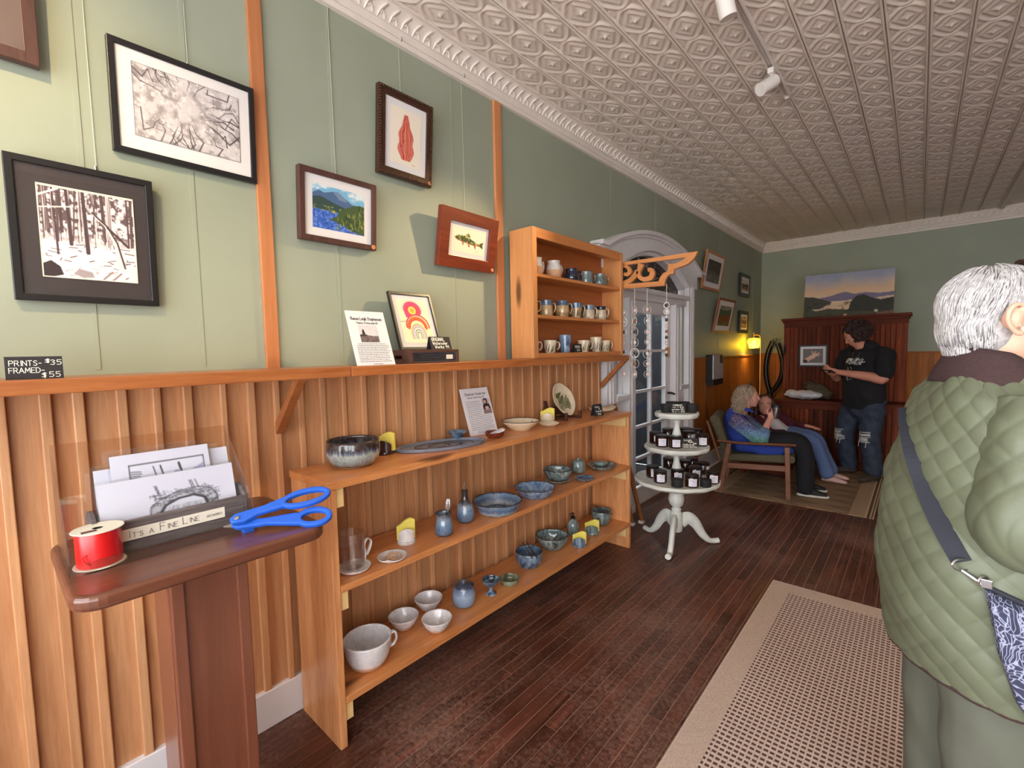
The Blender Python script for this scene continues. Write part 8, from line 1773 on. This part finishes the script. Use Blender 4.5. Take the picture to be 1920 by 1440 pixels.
jn = fuse('jeans', tj, M['jean'], mn, .011, 3, disp=lambda c: .005*np.sin(c[:, 2]*55+c[:, 0]*30)*np.sin(c[:, 0]*35+c[:, 1]*20))
R = random.Random(9)
for k, wd_ in ((LK, .092), (RK, .092)):
    fm = MB(); c = k+ga*.086; side = gr
    for j in range(9):
        z_ = .055-.013*j+R.uniform(-.003, .003); sag = -.012*R.random(); P = [c+side*(-.062)+wz*z_-ga*.022, c+side*(-.02)+wz*(z_+sag)+ga*.012, c+side*(.02)+wz*(z_+sag)+ga*.012, c+side*(.062)+wz*z_-ga*.022]
        fm.tube([tuple(p) for p in spline([tuple(q) for q in P], 3)], .0045, 5)
    for j in range(4): a = c+side*R.uniform(-.06, .06)+wz*R.uniform(-.05, .02)+ga*.006; fm.tube([tuple(a), tuple(a+side*.008-wz*R.uniform(.05, .09)+ga*.006)], .0028, 5)
    fm.build('frayed_rip', M['fray'], jn, smooth=True, kind='stuff')
fm = MB()
for k in range(9):
    a = (LH if k % 2 else RH)+wz*(-.03-.022*k)+ga*.108; fm.tube([tuple(a-gr*.05), tuple(a+ga*.010+wz*.006), tuple(a+gr*.06-wz*.012)], .003, 4)
fm.build('whiskered_fade', plain('faded_denim', (120, 132, 156), .9), jn, smooth=True, kind='stuff')
for e_, yaw in ((LA, -.15), (RA, .2)):
    d = (ga+gr*yaw).normalized(); s_ = MB(); c0 = Vector((e_.x, e_.y, 0)); sm_limb(s_, [(tuple(c0-d*.06+wz*.052), .042, .040), (tuple(c0+d*.06+wz*.052), .046, .038), (tuple(c0+d*.175+wz*.040), .040, .026)]); sm_limb(s_, [(tuple(c0-d*.02+wz*.05), .05), (tuple(c0-d*.02+wz*.13), .05)]); fuse('boot', s_, M['boot'], mn, .008, 3)
hm = MB(); gfn = gf.normalized(); gright = gfn.cross(Vector((-.55, -.18, 1))).normalized(); gup = gright.cross(gfn)
for k in range(130):
    a = R.uniform(0, 6.283); z_ = R.uniform(-.95, 1); q = math.sqrt(1-z_*z_); dl = Vector((q*math.cos(a), q*math.sin(a), z_)); p = HG+gright*dl.x*.108+gfn*(dl.y*.112-.036)+gup*(dl.z*.108+.018)
    rel = p-HG
    if rel.dot(gfn) > .052 and rel.dot(gup) < .06: continue
    hm.sphere(tuple(p), R.uniform(.020, .034), 10, 7)
for k in range(46):
    a = R.uniform(0, 6.283); p = HG-gfn*R.uniform(.04, .12)-wz*R.uniform(.02, .10)+gright*R.uniform(-.085, .085); hm.sphere(tuple(p), R.uniform(.020, .032), 10, 7)
hm.sphere(tuple(HG-gfn*.02+gup*.028), .094, 16, 12); fuse('hair', hm, M['curl'], mn, .007, 1, disp=lambda c: .003*np.sin(c[:, 0]*190)*np.sin(c[:, 1]*170)*np.sin(c[:, 2]*180))
# shirt print: scratchy white logo and a thin figure below it
def onshirt(r, z): 
    return gp(np.interp(z, [.875, 1.02, 1.18, 1.32, 1.375], [.180, .172, .152, .115, .08])*math.sqrt(max(0, 1-(r/.26)**2))+.012, r, z)
pm_ = MB()
for j in range(46):
    r0 = R.uniform(-.10, .11); z0 = 1.262+R.uniform(-.028, .030)+.06*(-r0)*.3; L = R.uniform(.015, .040); an = R.uniform(.5, 1.1)
    pm_.tube([tuple(onshirt(r0, z0)), tuple(onshirt(r0-L*math.cos(an), z0+L*math.sin(an)))], .0032, 4)
for j in range(16):
    r0 = .035+R.uniform(-.025, .025); z0 = R.uniform(1.06, 1.215); pm_.tube([tuple(onshirt(r0, z0)), tuple(onshirt(r0+R.uniform(-.02, .02), z0+R.uniform(.01, .03)))], .0026, 4)
pm_.build('shirt_print', M['fray'], mn, kind='stuff')
MB().tube([tuple(onshirt(-.03, 1.37)), tuple(onshirt(-.01, 1.31)), tuple(onshirt(.01, 1.29)), tuple(onshirt(.04, 1.33)), tuple(onshirt(.06, 1.37))], .002, 5).build('necklace', M['steel'], mn, smooth=True)
pc_ = (GW+GW2)/2+ga*.085+wz*.005
ph_ = thing('phone', 'dark phone held in both hands by the curly haired person', 'phone', tuple(pc_)); fx = Matrix(((gr.x, ga.x, 0), (gr.y, ga.y, 0), (0, 0, 1))).to_4x4()
MB(Matrix.Translation(pc_) @ fx @ Matrix.Rotation(.5, 4, 'X')).box(-.075, .075, -.036, .036, -.004, .004).build('case', M['black'], ph_, bev=.003)
# ------------------------------------------------------------------ pillow and bag on the counter
pl = thing('pillow', 'white crumpled plastic-wrapped pillow lying on the panelled cabinet counter', 'pillow', (-1.10, 6.76, .780)); m = MB(); m.sphere((-1.06, 6.76, .838), (.185, .105, .056), 22, 12); m.sphere((-1.20, 6.75, .845), (.075, .07, .055), 14, 9)
sm_limb(m, [((-1.21, 6.75, .85), .030), ((-1.235, 6.73, .895), .012)]); sm_limb(m, [((-1.22, 6.74, .83), .035, .03), ((-1.275, 6.72, .835), .015)])
fuse('cover', m, plain('white_plastic_wrap', (206, 200, 202), .4, coat=.2), pl, .008, 2, disp=lambda c: .006*np.sin(c[:, 0]*45+c[:, 2]*60)*np.sin(c[:, 1]*50+c[:, 0]*22))
bp_ = thing('cloth_bag', 'olive brown cloth bag slumped behind the white pillow', 'bag', (-.92, 6.82, .780)); m = MB(); sm_limb(m, [((-1.02, 6.86, .93), .070, .055), ((-.93, 6.84, .90), .090, .075), ((-.85, 6.82, .85), .085, .062)]); m.sphere((-.93, 6.83, .85), (.13, .085, .066), 16, 10)
fuse('bag_body', m, plain('olive_brown_cloth', (84, 72, 56), .95, var=.15, vscale=20), bp_, .008, 3, disp=lambda c: .006*np.sin(c[:, 0]*50)*np.sin(c[:, 2]*60+c[:, 1]*30))
MB().tube(spline([(-1.05, 6.80, .92), (-1.07, 6.77, .97), (-1.02, 6.77, .995), (-.97, 6.78, .96)], 5), .008, 8).build('handle', bpy.data.materials['olive_brown_cloth'], bp_, smooth=True)
